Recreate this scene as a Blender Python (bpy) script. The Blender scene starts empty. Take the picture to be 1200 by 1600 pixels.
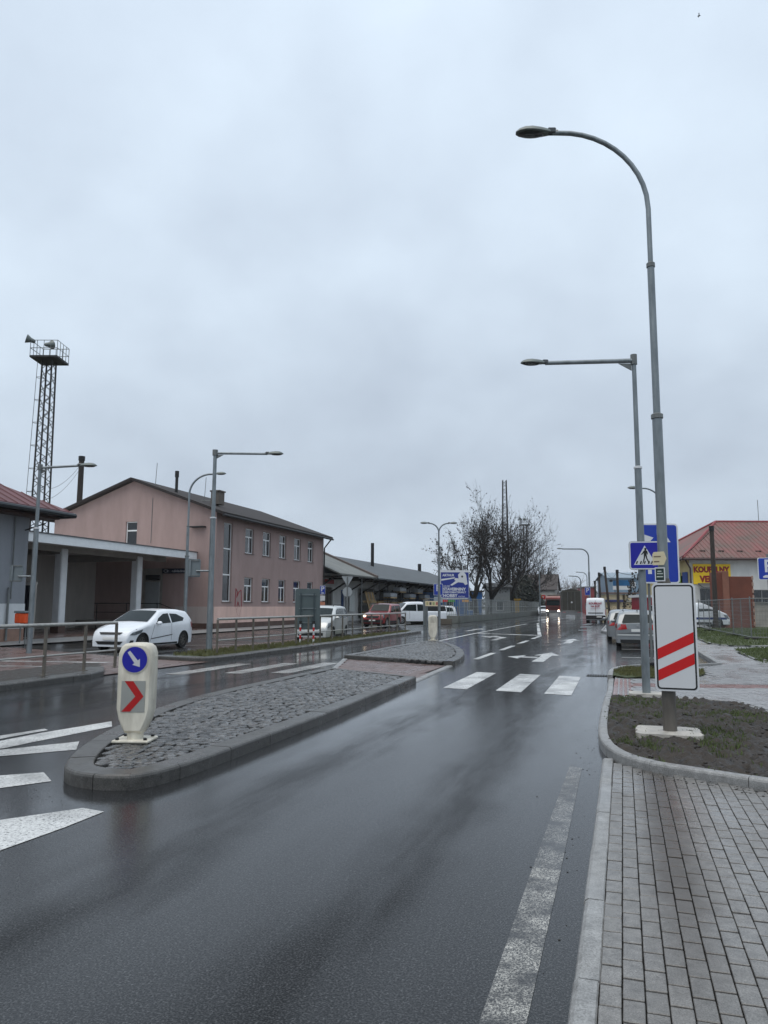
import bpy, bmesh, math, random
from mathutils import Vector, Matrix, noise
R = math.radians
rnd = random.Random(7)
SC = bpy.context.scene
C = SC.collection

# ------------------------------------------------------------------ camera
# frame of the place: +Y runs along the road, X is across it, camera stands over the pavement edge
EYE = Vector((0, 0, 1.7))
YAW, PITCH, ROLL = R(17.6), R(7.09), R(0.23)
fwd = Vector((-math.sin(YAW) * math.cos(PITCH), math.cos(YAW) * math.cos(PITCH), math.sin(PITCH)))
right0 = Vector((math.cos(YAW), math.sin(YAW), 0)); up0 = right0.cross(fwd)
right = right0 * math.cos(ROLL) + up0 * math.sin(ROLL)
up = up0 * math.cos(ROLL) - right0 * math.sin(ROLL)
cam = bpy.data.objects.new('camera', bpy.data.cameras.new('camera'))
C.objects.link(cam)
cam.matrix_world = Matrix(((right.x, up.x, -fwd.x, EYE.x), (right.y, up.y, -fwd.y, EYE.y), (right.z, up.z, -fwd.z, EYE.z), (0, 0, 0, 1)))
cam.data.sensor_fit = 'VERTICAL'; cam.data.sensor_height = 36.0
cam.data.lens = 36.0 * 1170 / 1600
cam.data.clip_start = 0.05; cam.data.clip_end = 6000
SC.camera = cam

# ------------------------------------------------------------------ sky and sun (rainy overcast)
SUN_EL, SUN_AZ = R(70), R(200)
w = bpy.data.worlds.new('World'); SC.world = w; w.use_nodes = True
nt = w.node_tree; nt.nodes.clear()
def N(t, tree=None): return (tree or nt).nodes.new(t)
L = nt.links.new
sky = N('ShaderNodeTexSky'); sky.sky_type = 'NISHITA'; sky.sun_disc = False
sky.sun_elevation = SUN_EL; sky.sun_rotation = SUN_AZ; sky.air_density = 1.5; sky.dust_density = 4
sks = N('ShaderNodeMix'); sks.data_type = 'RGBA'; sks.blend_type = 'MULTIPLY'; sks.inputs[0].default_value = 1
sks.inputs[7].default_value = (0.06, 0.06, 0.06, 1); L(sky.outputs[0], sks.inputs[6])
tc = N('ShaderNodeTexCoord')
sep = N('ShaderNodeSeparateXYZ'); L(tc.outputs['Generated'], sep.inputs[0])
# flat cloud deck: direction divided by height, so that clouds flatten towards the horizon
zc = N('ShaderNodeMath'); zc.operation = 'MAXIMUM'; zc.inputs[1].default_value = 0.0; L(sep.outputs[2], zc.inputs[0])
za = N('ShaderNodeMath'); za.operation = 'ADD'; za.inputs[1].default_value = 0.75; L(zc.outputs[0], za.inputs[0])
dv = N('ShaderNodeVectorMath'); dv.operation = 'DIVIDE'; L(tc.outputs['Generated'], dv.inputs[0])
cz = N('ShaderNodeCombineXYZ'); [L(za.outputs[0], cz.inputs[i]) for i in range(3)]; L(cz.outputs[0], dv.inputs[1])
n1 = N('ShaderNodeTexNoise'); n1.inputs['Scale'].default_value = 2.3; n1.inputs['Detail'].default_value = 4; n1.inputs['Roughness'].default_value = 0.48; n1.inputs['Distortion'].default_value = 0.3
n2 = N('ShaderNodeTexNoise'); n2.inputs['Scale'].default_value = 6.5; n2.inputs['Detail'].default_value = 6; n2.inputs['Roughness'].default_value = 0.5
mp = N('ShaderNodeMapping'); mp.inputs['Location'].default_value = (3.1, 1.4, 0.2); L(dv.outputs[0], mp.inputs[0])
L(mp.outputs[0], n1.inputs['Vector']); L(mp.outputs[0], n2.inputs['Vector'])
nm = N('ShaderNodeMix'); nm.data_type = 'FLOAT'; nm.inputs[0].default_value = 0.3
L(n1.outputs[0], nm.inputs[2]); L(n2.outputs[0], nm.inputs[3])
cr = N('ShaderNodeValToRGB'); L(nm.outputs[0], cr.inputs[0])
cr.color_ramp.elements[0].position = 0.31; cr.color_ramp.elements[0].color = (0.525, 0.61, 0.725, 1)
cr.color_ramp.elements[1].position = 0.70; cr.color_ramp.elements[1].color = (0.79, 0.915, 1.045, 1)
# an overcast sky is about three times brighter overhead than at the horizon; here the rise is gentle
el = N('ShaderNodeMapRange'); el.inputs['From Min'].default_value = 0.0; el.inputs['From Max'].default_value = 1.0
el.inputs['To Min'].default_value = 0.80; el.inputs['To Max'].default_value = 1.14; L(sep.outputs[2], el.inputs[0])
cm = N('ShaderNodeMix'); cm.data_type = 'RGBA'; cm.blend_type = 'MULTIPLY'; cm.inputs[0].default_value = 1
L(cr.outputs[0], cm.inputs[6]); L(el.outputs[0], cm.inputs[7])
mx = N('ShaderNodeMix'); mx.data_type = 'RGBA'; mx.inputs[0].default_value = 0.94
L(sks.outputs[2], mx.inputs[6]); L(cm.outputs[2], mx.inputs[7])
bg = N('ShaderNodeBackground'); bg.inputs[1].default_value = 1.0; L(mx.outputs[2], bg.inputs[0])
wo = N('ShaderNodeOutputWorld'); L(bg.outputs[0], wo.inputs[0])
sun = bpy.data.objects.new('sun', bpy.data.lights.new('sun', 'SUN')); C.objects.link(sun)
sun.data.energy = 1.5; sun.data.angle = R(60); sun.data.color = (1.0, 0.91, 0.80)
sd = Vector((math.sin(SUN_AZ) * math.cos(SUN_EL), math.cos(SUN_AZ) * math.cos(SUN_EL), math.sin(SUN_EL)))
sun.rotation_euler = (-sd).to_track_quat('-Z', 'Y').to_euler()
vs = SC.view_settings
vs.view_transform = 'Standard'; vs.look = 'None'; vs.exposure = 0.16; vs.gamma = 1.0; vs.use_curve_mapping = False
SC.render.engine = 'CYCLES'

# ------------------------------------------------------------------ helpers
def s2l(c): return tuple((x / 12.92 if x <= 0.04045 else ((x + 0.055) / 1.055) ** 2.4) for x in (v / 255 for v in c))
MATS = {}
def mat(name, rgb, rough=0.6, metal=0.0, var=0.0, vscale=3.0, bump=0.0, bscale=30.0, coat=0.0, emit=0.0, rvar=0.0, spec=0.5, stretch=None, dark=None, trans=0.0, lin=False):
    """plain procedural material: colour broken up by noise, roughness variation, fine bump"""
    if name in MATS: return MATS[name]
    m = bpy.data.materials.new(name); m.use_nodes = True
    t = m.node_tree; b = t.nodes['Principled BSDF']; lk = t.links.new
    c = rgb if lin else s2l(rgb)
    b.inputs['Base Color'].default_value = (*c, 1)
    b.inputs['Roughness'].default_value = rough; b.inputs['Metallic'].default_value = metal
    b.inputs['Specular IOR Level'].default_value = spec
    if coat: b.inputs['Coat Weight'].default_value = coat; b.inputs['Coat Roughness'].default_value = 0.06
    if trans: b.inputs['Transmission Weight'].default_value = trans
    if emit: b.inputs['Emission Color'].default_value = (*c, 1); b.inputs['Emission Strength'].default_value = emit
    if var or bump or rvar:
        co = t.nodes.new('ShaderNodeTexCoord'); mpn = t.nodes.new('ShaderNodeMapping'); lk(co.outputs['Object'], mpn.inputs[0])
        if stretch: mpn.inputs['Scale'].default_value = stretch
        nz = t.nodes.new('ShaderNodeTexNoise'); nz.inputs['Scale'].default_value = vscale; nz.inputs['Detail'].default_value = 7; nz.inputs['Roughness'].default_value = 0.62
        lk(mpn.outputs[0], nz.inputs['Vector'])
        if var:
            r = t.nodes.new('ShaderNodeValToRGB'); lk(nz.outputs[0], r.inputs[0])
            d = dark or tuple(x * (1 - var) for x in c)
            r.color_ramp.elements[0].position = 0.3; r.color_ramp.elements[0].color = (*d, 1)
            r.color_ramp.elements[1].position = 0.72; r.color_ramp.elements[1].color = (*tuple(min(1, x * (1 + var * 0.5)) for x in c), 1)
            lk(r.outputs[0], b.inputs['Base Color'])
        if rvar:
            q = t.nodes.new('ShaderNodeMapRange'); lk(nz.outputs[0], q.inputs[0]); q.inputs[1].default_value = 0.3; q.inputs[2].default_value = 0.7
            q.inputs[3].default_value = max(0.03, rough - rvar); q.inputs[4].default_value = min(1, rough + rvar); lk(q.outputs[0], b.inputs['Roughness'])
        if bump:
            n_ = t.nodes.new('ShaderNodeTexNoise'); n_.inputs['Scale'].default_value = bscale; n_.inputs['Detail'].default_value = 5
            lk(co.outputs['Object'], n_.inputs['Vector'])
            bp = t.nodes.new('ShaderNodeBump'); bp.inputs['Strength'].default_value = bump; bp.inputs['Distance'].default_value = 0.02
            lk(n_.outputs[0], bp.inputs['Height']); lk(bp.outputs[0], b.inputs['Normal'])
    MATS[name] = m
    return m

class MB:
    def __init__(s): s.v = []; s.f = []; s.m = []
    def add(s, vs_, fs_, mi=0):
        o = len(s.v); s.v += [tuple(p) for p in vs_]; s.f += [tuple(i + o for i in f) for f in fs_]; s.m += [mi] * len(fs_); return s
    def box(s, c, d, rz=0, bev=0.0, mi=0, M=None):
        hx, hy, hz = d[0] / 2, d[1] / 2, d[2] / 2
        vs_ = []; fs_ = []
        if bev <= 0:
            vs_ = [Vector((x * hx, y * hy, z * hz)) for z in (-1, 1) for y in (-1, 1) for x in (-1, 1)]
            fs_ = [(0, 2, 3, 1), (4, 5, 7, 6), (0, 1, 5, 4), (2, 6, 7, 3), (0, 4, 6, 2), (1, 3, 7, 5)]
        else:
            b = min(bev, hx * .9, hy * .9, hz * .9); idx = {}
            for x in (-1, 1):
                for y in (-1, 1):
                    for z in (-1, 1):
                        idx[x, y, z] = len(vs_)
                        vs_ += [Vector((x * hx, y * (hy - b), z * (hz - b))), Vector((x * (hx - b), y * hy, z * (hz - b))), Vector((x * (hx - b), y * (hy - b), z * hz))]
            for k in range(3):
                o1, o2 = [(1, 2), (0, 2), (0, 1)][k]
                for sg in (-1, 1):
                    q = []
                    for a, c2 in ((-1, -1), (1, -1), (1, 1), (-1, 1)):
                        t = [0, 0, 0]; t[k] = sg; t[o1] = a; t[o2] = c2; q.append(idx[tuple(t)] + k)
                    fs_.append(tuple(q if sg * (1 if k != 1 else -1) > 0 else q[::-1]))
                for a in (-1, 1):
                    for c2 in (-1, 1):
                        t0 = [0, 0, 0]; t0[o1] = a; t0[o2] = c2; t1 = t0[:]; t0[k] = -1; t1[k] = 1
                        i0, i1 = idx[tuple(t0)], idx[tuple(t1)]
                        fs_.append((i0 + o1, i1 + o1, i1 + o2, i0 + o2))
            for k_, i in idx.items(): fs_.append((i, i + 1, i + 2))
        Mx = Matrix.Translation(c) @ Matrix.Rotation(rz, 4, 'Z')
        if M is not None: Mx = M @ Mx
        return s.add([Mx @ p for p in vs_], fs_, mi)
    def tube(s, path, rad, n=8, caps=True, mi=0):
        path = [Vector(p) for p in path]
        if not isinstance(rad, (list, tuple)): rad = [rad] * len(path)
        rings = []; ref = None
        for i, p in enumerate(path):
            a = path[max(0, i - 1)]; b = path[min(len(path) - 1, i + 1)]
            t = (b - a).normalized() if (b - a).length > 1e-9 else Vector((0, 0, 1))
            if ref is None: ref = Vector((1, 0, 0)) if abs(t.x) < 0.9 else Vector((0, 1, 0))
            u = (ref - t * ref.dot(t)); u = u.normalized() if u.length > 1e-6 else t.orthogonal().normalized(); ref = u
            v = t.cross(u)
            rings.append([p + (u * math.cos(2 * math.pi * k / n) + v * math.sin(2 * math.pi * k / n)) * rad[i] for k in range(n)])
        vs_ = [q for r_ in rings for q in r_]
        fs_ = [(i * n + k, i * n + (k + 1) % n, (i + 1) * n + (k + 1) % n, (i + 1) * n + k) for i in range(len(path) - 1) for k in range(n)]
        if caps: fs_ += [tuple(range(n))[::-1], tuple((len(path) - 1) * n + k for k in range(n))]
        return s.add(vs_, fs_, mi)
    def lathe(s, prof, n=16, M=None, mi=0, cap=True):
        vs_ = [Vector((r_ * math.cos(2 * math.pi * k / n), r_ * math.sin(2 * math.pi * k / n), z)) for r_, z in prof for k in range(n)]
        fs_ = [(i * n + k, i * n + (k + 1) % n, (i + 1) * n + (k + 1) % n, (i + 1) * n + k) for i in range(len(prof) - 1) for k in range(n)]
        if cap: fs_ += [tuple(range(n))[::-1], tuple((len(prof) - 1) * n + k for k in range(n))]
        if M is not None: vs_ = [M @ p for p in vs_]
        return s.add(vs_, fs_, mi)
    def prism(s, poly, f, d0, d1, mi=0, caps=True):
        """2-D polygon (counter-clockwise) carried to 3-D by f(a, b, depth)"""
        n = len(poly)
        vs_ = [f(a, b, d0) for a, b in poly] + [f(a, b, d1) for a, b in poly]
        fs_ = [(i, (i + 1) % n, n + (i + 1) % n, n + i) for i in range(n)]
        if caps: fs_ += [tuple(range(n))[::-1], tuple(range(n, 2 * n))]
        return s.add(vs_, fs_, mi)
    def ball(s, c, r_, n=12, k=8, M=None, mi=0):
        c = Vector(c); r_ = Vector(r_)
        prof = [(math.sin(math.pi * i / k), -math.cos(math.pi * i / k)) for i in range(1, k)]
        Mx = (M or Matrix()) @ Matrix.Translation(c) @ Matrix.Diagonal((r_.x, r_.y, r_.z, 1))
        return s.lathe(prof, n, Mx, mi)
    def quad(s, a, b, c, d, mi=0): return s.add([a, b, c, d], [(0, 1, 2, 3)], mi)
    def mesh(s, name, mats, smooth=False):
        me = bpy.data.meshes.new(name); me.from_pydata(s.v, [], s.f)
        for m in (mats if isinstance(mats, (list, tuple)) else [mats]): me.materials.append(m)
        if any(s.m): me.polygons.foreach_set('material_index', s.m)
        bm = bmesh.new(); bm.from_mesh(me); bmesh.ops.recalc_face_normals(bm, faces=bm.faces); bm.to_mesh(me); bm.free()
        if smooth:
            me.polygons.foreach_set('use_smooth', [True] * len(me.polygons)); me.set_sharp_from_angle(angle=R(38))
        me.update(); return me
    def build(s, name, mats, parent=None, smooth=False, loc=None, rz=0):
        o = bpy.data.objects.new(name, s.mesh(name, mats, smooth)); C.objects.link(o)
        if parent is not None: o.parent = parent
        if loc is not None: o.location = loc
        if rz: o.rotation_euler.z = rz
        return o
def tag(o, label=None, cat=None, group=None, kind=None):
    if label: o['label'] = label
    if cat: o['category'] = cat
    if group: o['group'] = group
    if kind: o['kind'] = kind
    return o
def empty(name, loc=(0, 0, 0), rz=0, label=None, cat=None, group=None, kind=None):
    o = bpy.data.objects.new(name, None); C.objects.link(o); o.location = loc; o.rotation_euler.z = rz; o.empty_display_size = 0.1
    return tag(o, label, cat, group, kind)
def copy_tree(o, parent=None):
    c = o.copy(); C.objects.link(c); c.parent = parent
    for ch in list(o.children): copy_tree(ch, c)
    return c
def inpoly(x, y, P):
    r_ = False; n = len(P); j = n - 1
    for i in range(n):
        if (P[i][1] > y) != (P[j][1] > y) and x < (P[j][0] - P[i][0]) * (y - P[i][1]) / (P[j][1] - P[i][1]) + P[i][0]: r_ = not r_
        j = i
    return r_
def area(P): return sum(P[i][0] * P[(i + 1) % len(P)][1] - P[(i + 1) % len(P)][0] * P[i][1] for i in range(len(P))) / 2
def inset(P, d, closed=True):
    """move an outline to its left by d"""
    n = len(P); out = []
    for i in range(n):
        a = Vector(P[(i - 1) % n] if closed or i else P[i]); b = Vector(P[i]); c = Vector(P[(i + 1) % n] if closed or i < n - 1 else P[i])
        t1 = (b - a).normalized() if (b - a).length > 1e-9 else (c - b).normalized(); t2 = (c - b).normalized() if (c - b).length > 1e-9 else t1
        m = (t1 + t2).normalized(); nn = Vector((-m.y, m.x)); k = max(0.5, nn.dot(Vector((-t1.y, t1.x))))
        out.append(tuple(b + nn * (d / k)))
    return out
def smooth_path(P, closed=False, it=2):
    for _ in range(it):
        Q = []; n = len(P)
        for i in range(n if closed else n - 1):
            a = Vector(P[i]); b = Vector(P[(i + 1) % n]); Q += [tuple(a * .75 + b * .25), tuple(a * .25 + b * .75)]
        P = Q if closed else [P[0]] + Q + [P[-1]]
    return P
def resample(P, step, closed=False):
    pts = [Vector(p) for p in P] + ([Vector(P[0])] if closed else [])
    ds = [0]
    for a, b in zip(pts, pts[1:]): ds.append(ds[-1] + (b - a).length)
    n = max(1, round(ds[-1] / step)); out = []; j = 0
    for k in range(n + 1):
        d = ds[-1] * k / n
        while j < len(ds) - 2 and ds[j + 1] < d: j += 1
        seg = ds[j + 1] - ds[j]; t = (d - ds[j]) / seg if seg > 1e-9 else 0
        out.append(pts[j].lerp(pts[j + 1], t))
    return out
def sheet(name, P, z, m, parent=None, kind=None):
    mb = MB(); mb.add([(x, y, z) for x, y in P], [tuple(range(len(P)))])
    me = bpy.data.meshes.new(name); me.from_pydata(mb.v, [], mb.f if area(P) > 0 else [mb.f[0][::-1]]); me.materials.append(m)
    o = bpy.data.objects.new(name, me); C.objects.link(o)
    if parent is not None: o.parent = parent
    if kind: o['kind'] = kind
    return o
def text_mesh(body, size, m, name, parent, M, depth=0.004, align='CENTER', bold=0.0, sx=1.0, gap=1.0):
    cu = bpy.data.curves.new('t', 'FONT'); cu.body = body; cu.size = size; cu.align_x = align; cu.align_y = 'CENTER'; cu.extrude = depth; cu.offset = bold; cu.resolution_u = 2; cu.space_character = gap
    to = bpy.data.objects.new('t', cu); C.objects.link(to)
    dg = bpy.context.evaluated_depsgraph_get(); me = bpy.data.meshes.new_from_object(to.evaluated_get(dg))
    bpy.data.objects.remove(to); bpy.data.curves.remove(cu)
    me.transform(M @ Matrix.Diagonal((sx, 1, 1, 1))); me.materials.clear(); me.materials.append(m); me.name = name
    o = bpy.data.objects.new(name, me); C.objects.link(o); o.parent = parent
    return o
def face_M(loc, rz=0):
    """board frame: local x to the right, y up, z out of the board towards -Y when rz = 0"""
    return Matrix.Translation(loc) @ Matrix.Rotation(rz, 4, 'Z') @ Matrix.Rotation(R(90), 4, 'X')
def rrect(w_, h_, r_, k=4):
    P = []
    for cx, cy, a0 in ((w_ / 2 - r_, h_ / 2 - r_, 0), (-w_ / 2 + r_, h_ / 2 - r_, 90), (-w_ / 2 + r_, -h_ / 2 + r_, 180), (w_ / 2 - r_, -h_ / 2 + r_, 270)):
        for i in range(k + 1): P.append((cx + r_ * math.cos(R(a0 + 90 * i / k)), cy + r_ * math.sin(R(a0 + 90 * i / k))))
    return P
def plate(name, P, M, z0, z1, m, parent):
    mb = MB(); mb.prism(P, lambda a, b, d: M @ Vector((a, b, d)), z0, z1); return mb.build(name, m, parent)

# ------------------------------------------------------------------ materials
def wet_ground(name, c_dark, c_light, rough_lo, rough_hi, stretch=(1, 1, 1), fine=140, bump=0.25, big=0.5, paint=None, wear=0.5, ior=1.42, coarse=0, tracks=(), film_coat=False):
    """wet mineral surface: colour from grain, gloss from a film of water that comes and goes, fine grain as bump"""
    m = bpy.data.materials.new(name); m.use_nodes = True; t = m.node_tree; b = t.nodes['Principled BSDF']; lk = t.links.new
    co = t.nodes.new('ShaderNodeNewGeometry')
    mpn = t.nodes.new('ShaderNodeMapping'); mpn.inputs['Scale'].default_value = stretch; lk(co.outputs['Position'], mpn.inputs[0])
    def noi(sc, det, vec, rough=0.6):
        n_ = t.nodes.new('ShaderNodeTexNoise'); n_.inputs['Scale'].default_value = sc; n_.inputs['Detail'].default_value = det; n_.inputs['Roughness'].default_value = rough; lk(vec, n_.inputs['Vector']); return n_.outputs[0]
    def mr(a, f0, f1, t0, t1):
        q = t.nodes.new('ShaderNodeMapRange'); lk(a, q.inputs[0])
        for i, x in enumerate((f0, f1, t0, t1)): q.inputs[i + 1].default_value = x
        return q.outputs[0]
    film = noi(big, 6, mpn.outputs[0]); grain = noi(fine, 3, co.outputs['Position']); mid = noi(fine / 9 if not coarse else fine / 2.6, 5, co.outputs['Position'])
    vor = t.nodes.new('ShaderNodeTexVoronoi'); vor.inputs['Scale'].default_value = fine * 0.9; lk(co.outputs['Position'], vor.inputs['Vector'])
    rp = t.nodes.new('ShaderNodeValToRGB'); lk(mr(grain, .3 if not film_coat else .47, .7 if not film_coat else .72, 0, 1), rp.inputs[0])
    rp.color_ramp.elements[0].color = (*c_dark, 1); rp.color_ramp.elements[1].color = (*c_light, 1)
    mm = t.nodes.new('ShaderNodeMix'); mm.data_type = 'RGBA'; mm.blend_type = 'MULTIPLY'; mm.inputs[0].default_value = 1
    lk(rp.outputs[0], mm.inputs[6]); lk(mr(mid, .3, .75, .68 if not coarse else .35, 1.2 if not coarse else 1.6), mm.inputs[7]); col = mm.outputs[2]
    rgh = mr(film, .36, .64, rough_lo, rough_hi)
    hgt = t.nodes.new('ShaderNodeMath'); hgt.operation = 'ADD'; lk(grain, hgt.inputs[0]); lk(vor.outputs[0], hgt.inputs[1])
    if paint:
        pn = mr(noi(42 if wear < .5 else 120, 6, co.outputs['Position'], .8), wear - .09, wear + .05, 0, 1)
        pn2 = mr(noi(1.3 if wear < .5 else 4.5, 5, co.outputs['Position'], .65), .28 if wear < .5 else .38, .6, .35 if wear < .5 else .1, 1)
        mu = t.nodes.new('ShaderNodeMath'); mu.operation = 'MULTIPLY'; lk(pn, mu.inputs[0]); lk(pn2, mu.inputs[1])
        pm = t.nodes.new('ShaderNodeMix'); pm.data_type = 'RGBA'; lk(mu.outputs[0], pm.inputs[0]); lk(col, pm.inputs[6]); pm.inputs[7].default_value = (*paint, 1); col = pm.outputs[2]
    lk(col, b.inputs['Base Color']); lk(rgh, b.inputs['Roughness'])
    bp = t.nodes.new('ShaderNodeBump'); bp.inputs['Distance'].default_value = 0.004
    lk(mr(film, .36, .64, bump * .25, bump), bp.inputs['Strength']); lk(hgt.outputs[0], bp.inputs['Height'])
    # slow ripple of the surface, so that mirror images waver
    b2 = t.nodes.new('ShaderNodeBump'); b2.inputs['Distance'].default_value = 0.01; b2.inputs['Strength'].default_value = 0.06
    lk(noi(9, 3, co.outputs['Position']), b2.inputs['Height']); lk(bp.outputs[0], b2.inputs['Normal']); nrm = b2.outputs[0]
    if coarse:   # chippings that stand through the water film
        b3 = t.nodes.new('ShaderNodeBump'); b3.inputs['Distance'].default_value = 0.006; lk(mr(film, .36, .64, coarse * .45, coarse), b3.inputs['Strength'])
        lk(noi(48, 4, co.outputs['Position'], .65), b3.inputs['Height']); lk(nrm, b3.inputs['Normal']); nrm = b3.outputs[0]
    if tracks:   # polished, drier wheel tracks: less water, so less gloss
        sp = t.nodes.new('ShaderNodeSeparateXYZ'); lk(co.outputs['Position'], sp.inputs[0]); acc = None
        wob = mr(noi(.35, 3, co.outputs['Position']), .3, .7, -.25, .25)
        for x0 in tracks:
            a = t.nodes.new('ShaderNodeMath'); a.operation = 'ADD'; lk(sp.outputs[0], a.inputs[0]); a.inputs[1].default_value = -x0
            a2 = t.nodes.new('ShaderNodeMath'); a2.operation = 'ADD'; lk(a.outputs[0], a2.inputs[0]); lk(wob, a2.inputs[1])
            c2 = t.nodes.new('ShaderNodeMath'); c2.operation = 'ABSOLUTE'; lk(a2.outputs[0], c2.inputs[0]); v = mr(c2.outputs[0], .08, .42, 1, 0)
            if acc is None: acc = v
            else:
                mxx = t.nodes.new('ShaderNodeMath'); mxx.operation = 'MAXIMUM'; lk(acc, mxx.inputs[0]); lk(v, mxx.inputs[1]); acc = mxx.outputs[0]
        mm2 = t.nodes.new('ShaderNodeMath'); mm2.operation = 'MULTIPLY'; lk(acc, mm2.inputs[0]); lk(mr(noi(3, 5, mpn.outputs[0]), .35, .6, .25, 1), mm2.inputs[1])
        if not film_coat: lk(mr(mm2.outputs[0], 0, 1, .5, .16), b.inputs['Specular IOR Level'])
    lk(nrm, b.inputs['Normal'])
    if film_coat:   # a clear film of water over rough stone: the film mirrors, the stone below stays grainy
        b.inputs['Specular IOR Level'].default_value = .06; b.inputs['Coat IOR'].default_value = 1.36
        for l_ in list(b.inputs['Roughness'].links): t.links.remove(l_)
        b.inputs['Roughness'].default_value = .5; lk(rgh, b.inputs['Coat Roughness'])
        b4 = t.nodes.new('ShaderNodeBump'); b4.inputs['Distance'].default_value = .004; lk(mr(film, .36, .64, .1, .34), b4.inputs['Strength']); lk(noi(48, 4, co.outputs['Position'], .65), b4.inputs['Height'])
        b5 = t.nodes.new('ShaderNodeBump'); b5.inputs['Distance'].default_value = .01; b5.inputs['Strength'].default_value = .06; lk(noi(9, 3, co.outputs['Position']), b5.inputs['Height']); lk(b4.outputs[0], b5.inputs['Normal']); lk(b5.outputs[0], b.inputs['Coat Normal'])
        cw = mr(film, .36, .64, 1.0, .8)
        if tracks:
            mu = t.nodes.new('ShaderNodeMath'); mu.operation = 'MULTIPLY'; lk(cw, mu.inputs[0]); lk(mr(mm2.outputs[0], 0, 1, 1, .45), mu.inputs[1]); cw = mu.outputs[0]
        lk(cw, b.inputs['Coat Weight'])
    b.inputs['IOR'].default_value = ior
    MATS[name] = m; return m
ASPH = wet_ground('wet asphalt', (.003, .0031, .0035), (.085, .087, .09), .03, .12, (1.1, .16, 1), 95, .4, .55, ior=1.4, coarse=1.0, tracks=(-1.5, -3.05, -8.6, -10.3), film_coat=True)
ASPH2 = wet_ground('forecourt asphalt', (.012, .012, .012), (.045, .044, .042), .08, .35, (.5, .4, 1), 130, .4, .5, coarse=.3)
PAINT = wet_ground('road paint', (.012, .012, .013), (.04, .04, .042), .14, .4, (1, .4, 1), 130, .5, .6, paint=(.66, .67, .66), wear=.45)
PAINTW = wet_ground('worn road paint', (.008, .008, .009), (.034, .034, .036), .08, .3, (1, .3, 1), 130, .5, .6, paint=(.60, .59, .54), wear=.555)
PAINTX = wet_ground('faint road paint', (.008, .008, .009), (.034, .034, .036), .06, .25, (1, .3, 1), 130, .4, .6, paint=(.5, .49, .45), wear=.58)
PAINTF = wet_ground('thin wet road paint', (.012, .012, .013), (.04, .04, .042), .08, .3, (1, .4, 1), 130, .4, .6, paint=(.5, .5, .48), wear=.49)
KERB = wet_ground('wet granite kerb', (.032, .031, .029), (.12, .118, .112), .2, .45, (1, 1, 1), 110, .35, 1.2)
KERBL = wet_ground('pale concrete kerb', (.16, .16, .155), (.34, .345, .345), .28, .55, (1, 1, 1), 110, .3, 1.2)
COBB = wet_ground('wet granite sett', (.028, .028, .028), (.15, .15, .149), .1, .34, (1, 1, 1), 80, .5, 2.5)
def stone_tone(m, scale, lo, hi):
    t = m.node_tree; b = t.nodes['Principled BSDF']; lk = t.links.new; src = b.inputs['Base Color'].links[0].from_socket
    g = t.nodes.new('ShaderNodeNewGeometry'); v = t.nodes.new('ShaderNodeTexVoronoi'); v.inputs['Scale'].default_value = scale; lk(g.outputs['Position'], v.inputs['Vector'])
    sx = t.nodes.new('ShaderNodeSeparateColor'); lk(v.outputs['Color'], sx.inputs[0]); q = t.nodes.new('ShaderNodeMapRange'); lk(sx.outputs[0], q.inputs[0]); q.inputs[3].default_value = lo; q.inputs[4].default_value = hi
    mu = t.nodes.new('ShaderNodeMix'); mu.data_type = 'RGBA'; mu.blend_type = 'MULTIPLY'; mu.inputs[0].default_value = 1; lk(src, mu.inputs[6]); lk(q.outputs[0], mu.inputs[7]); lk(mu.outputs[2], b.inputs['Base Color'])
stone_tone(COBB, 7.5, .45, 1.5)
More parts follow.
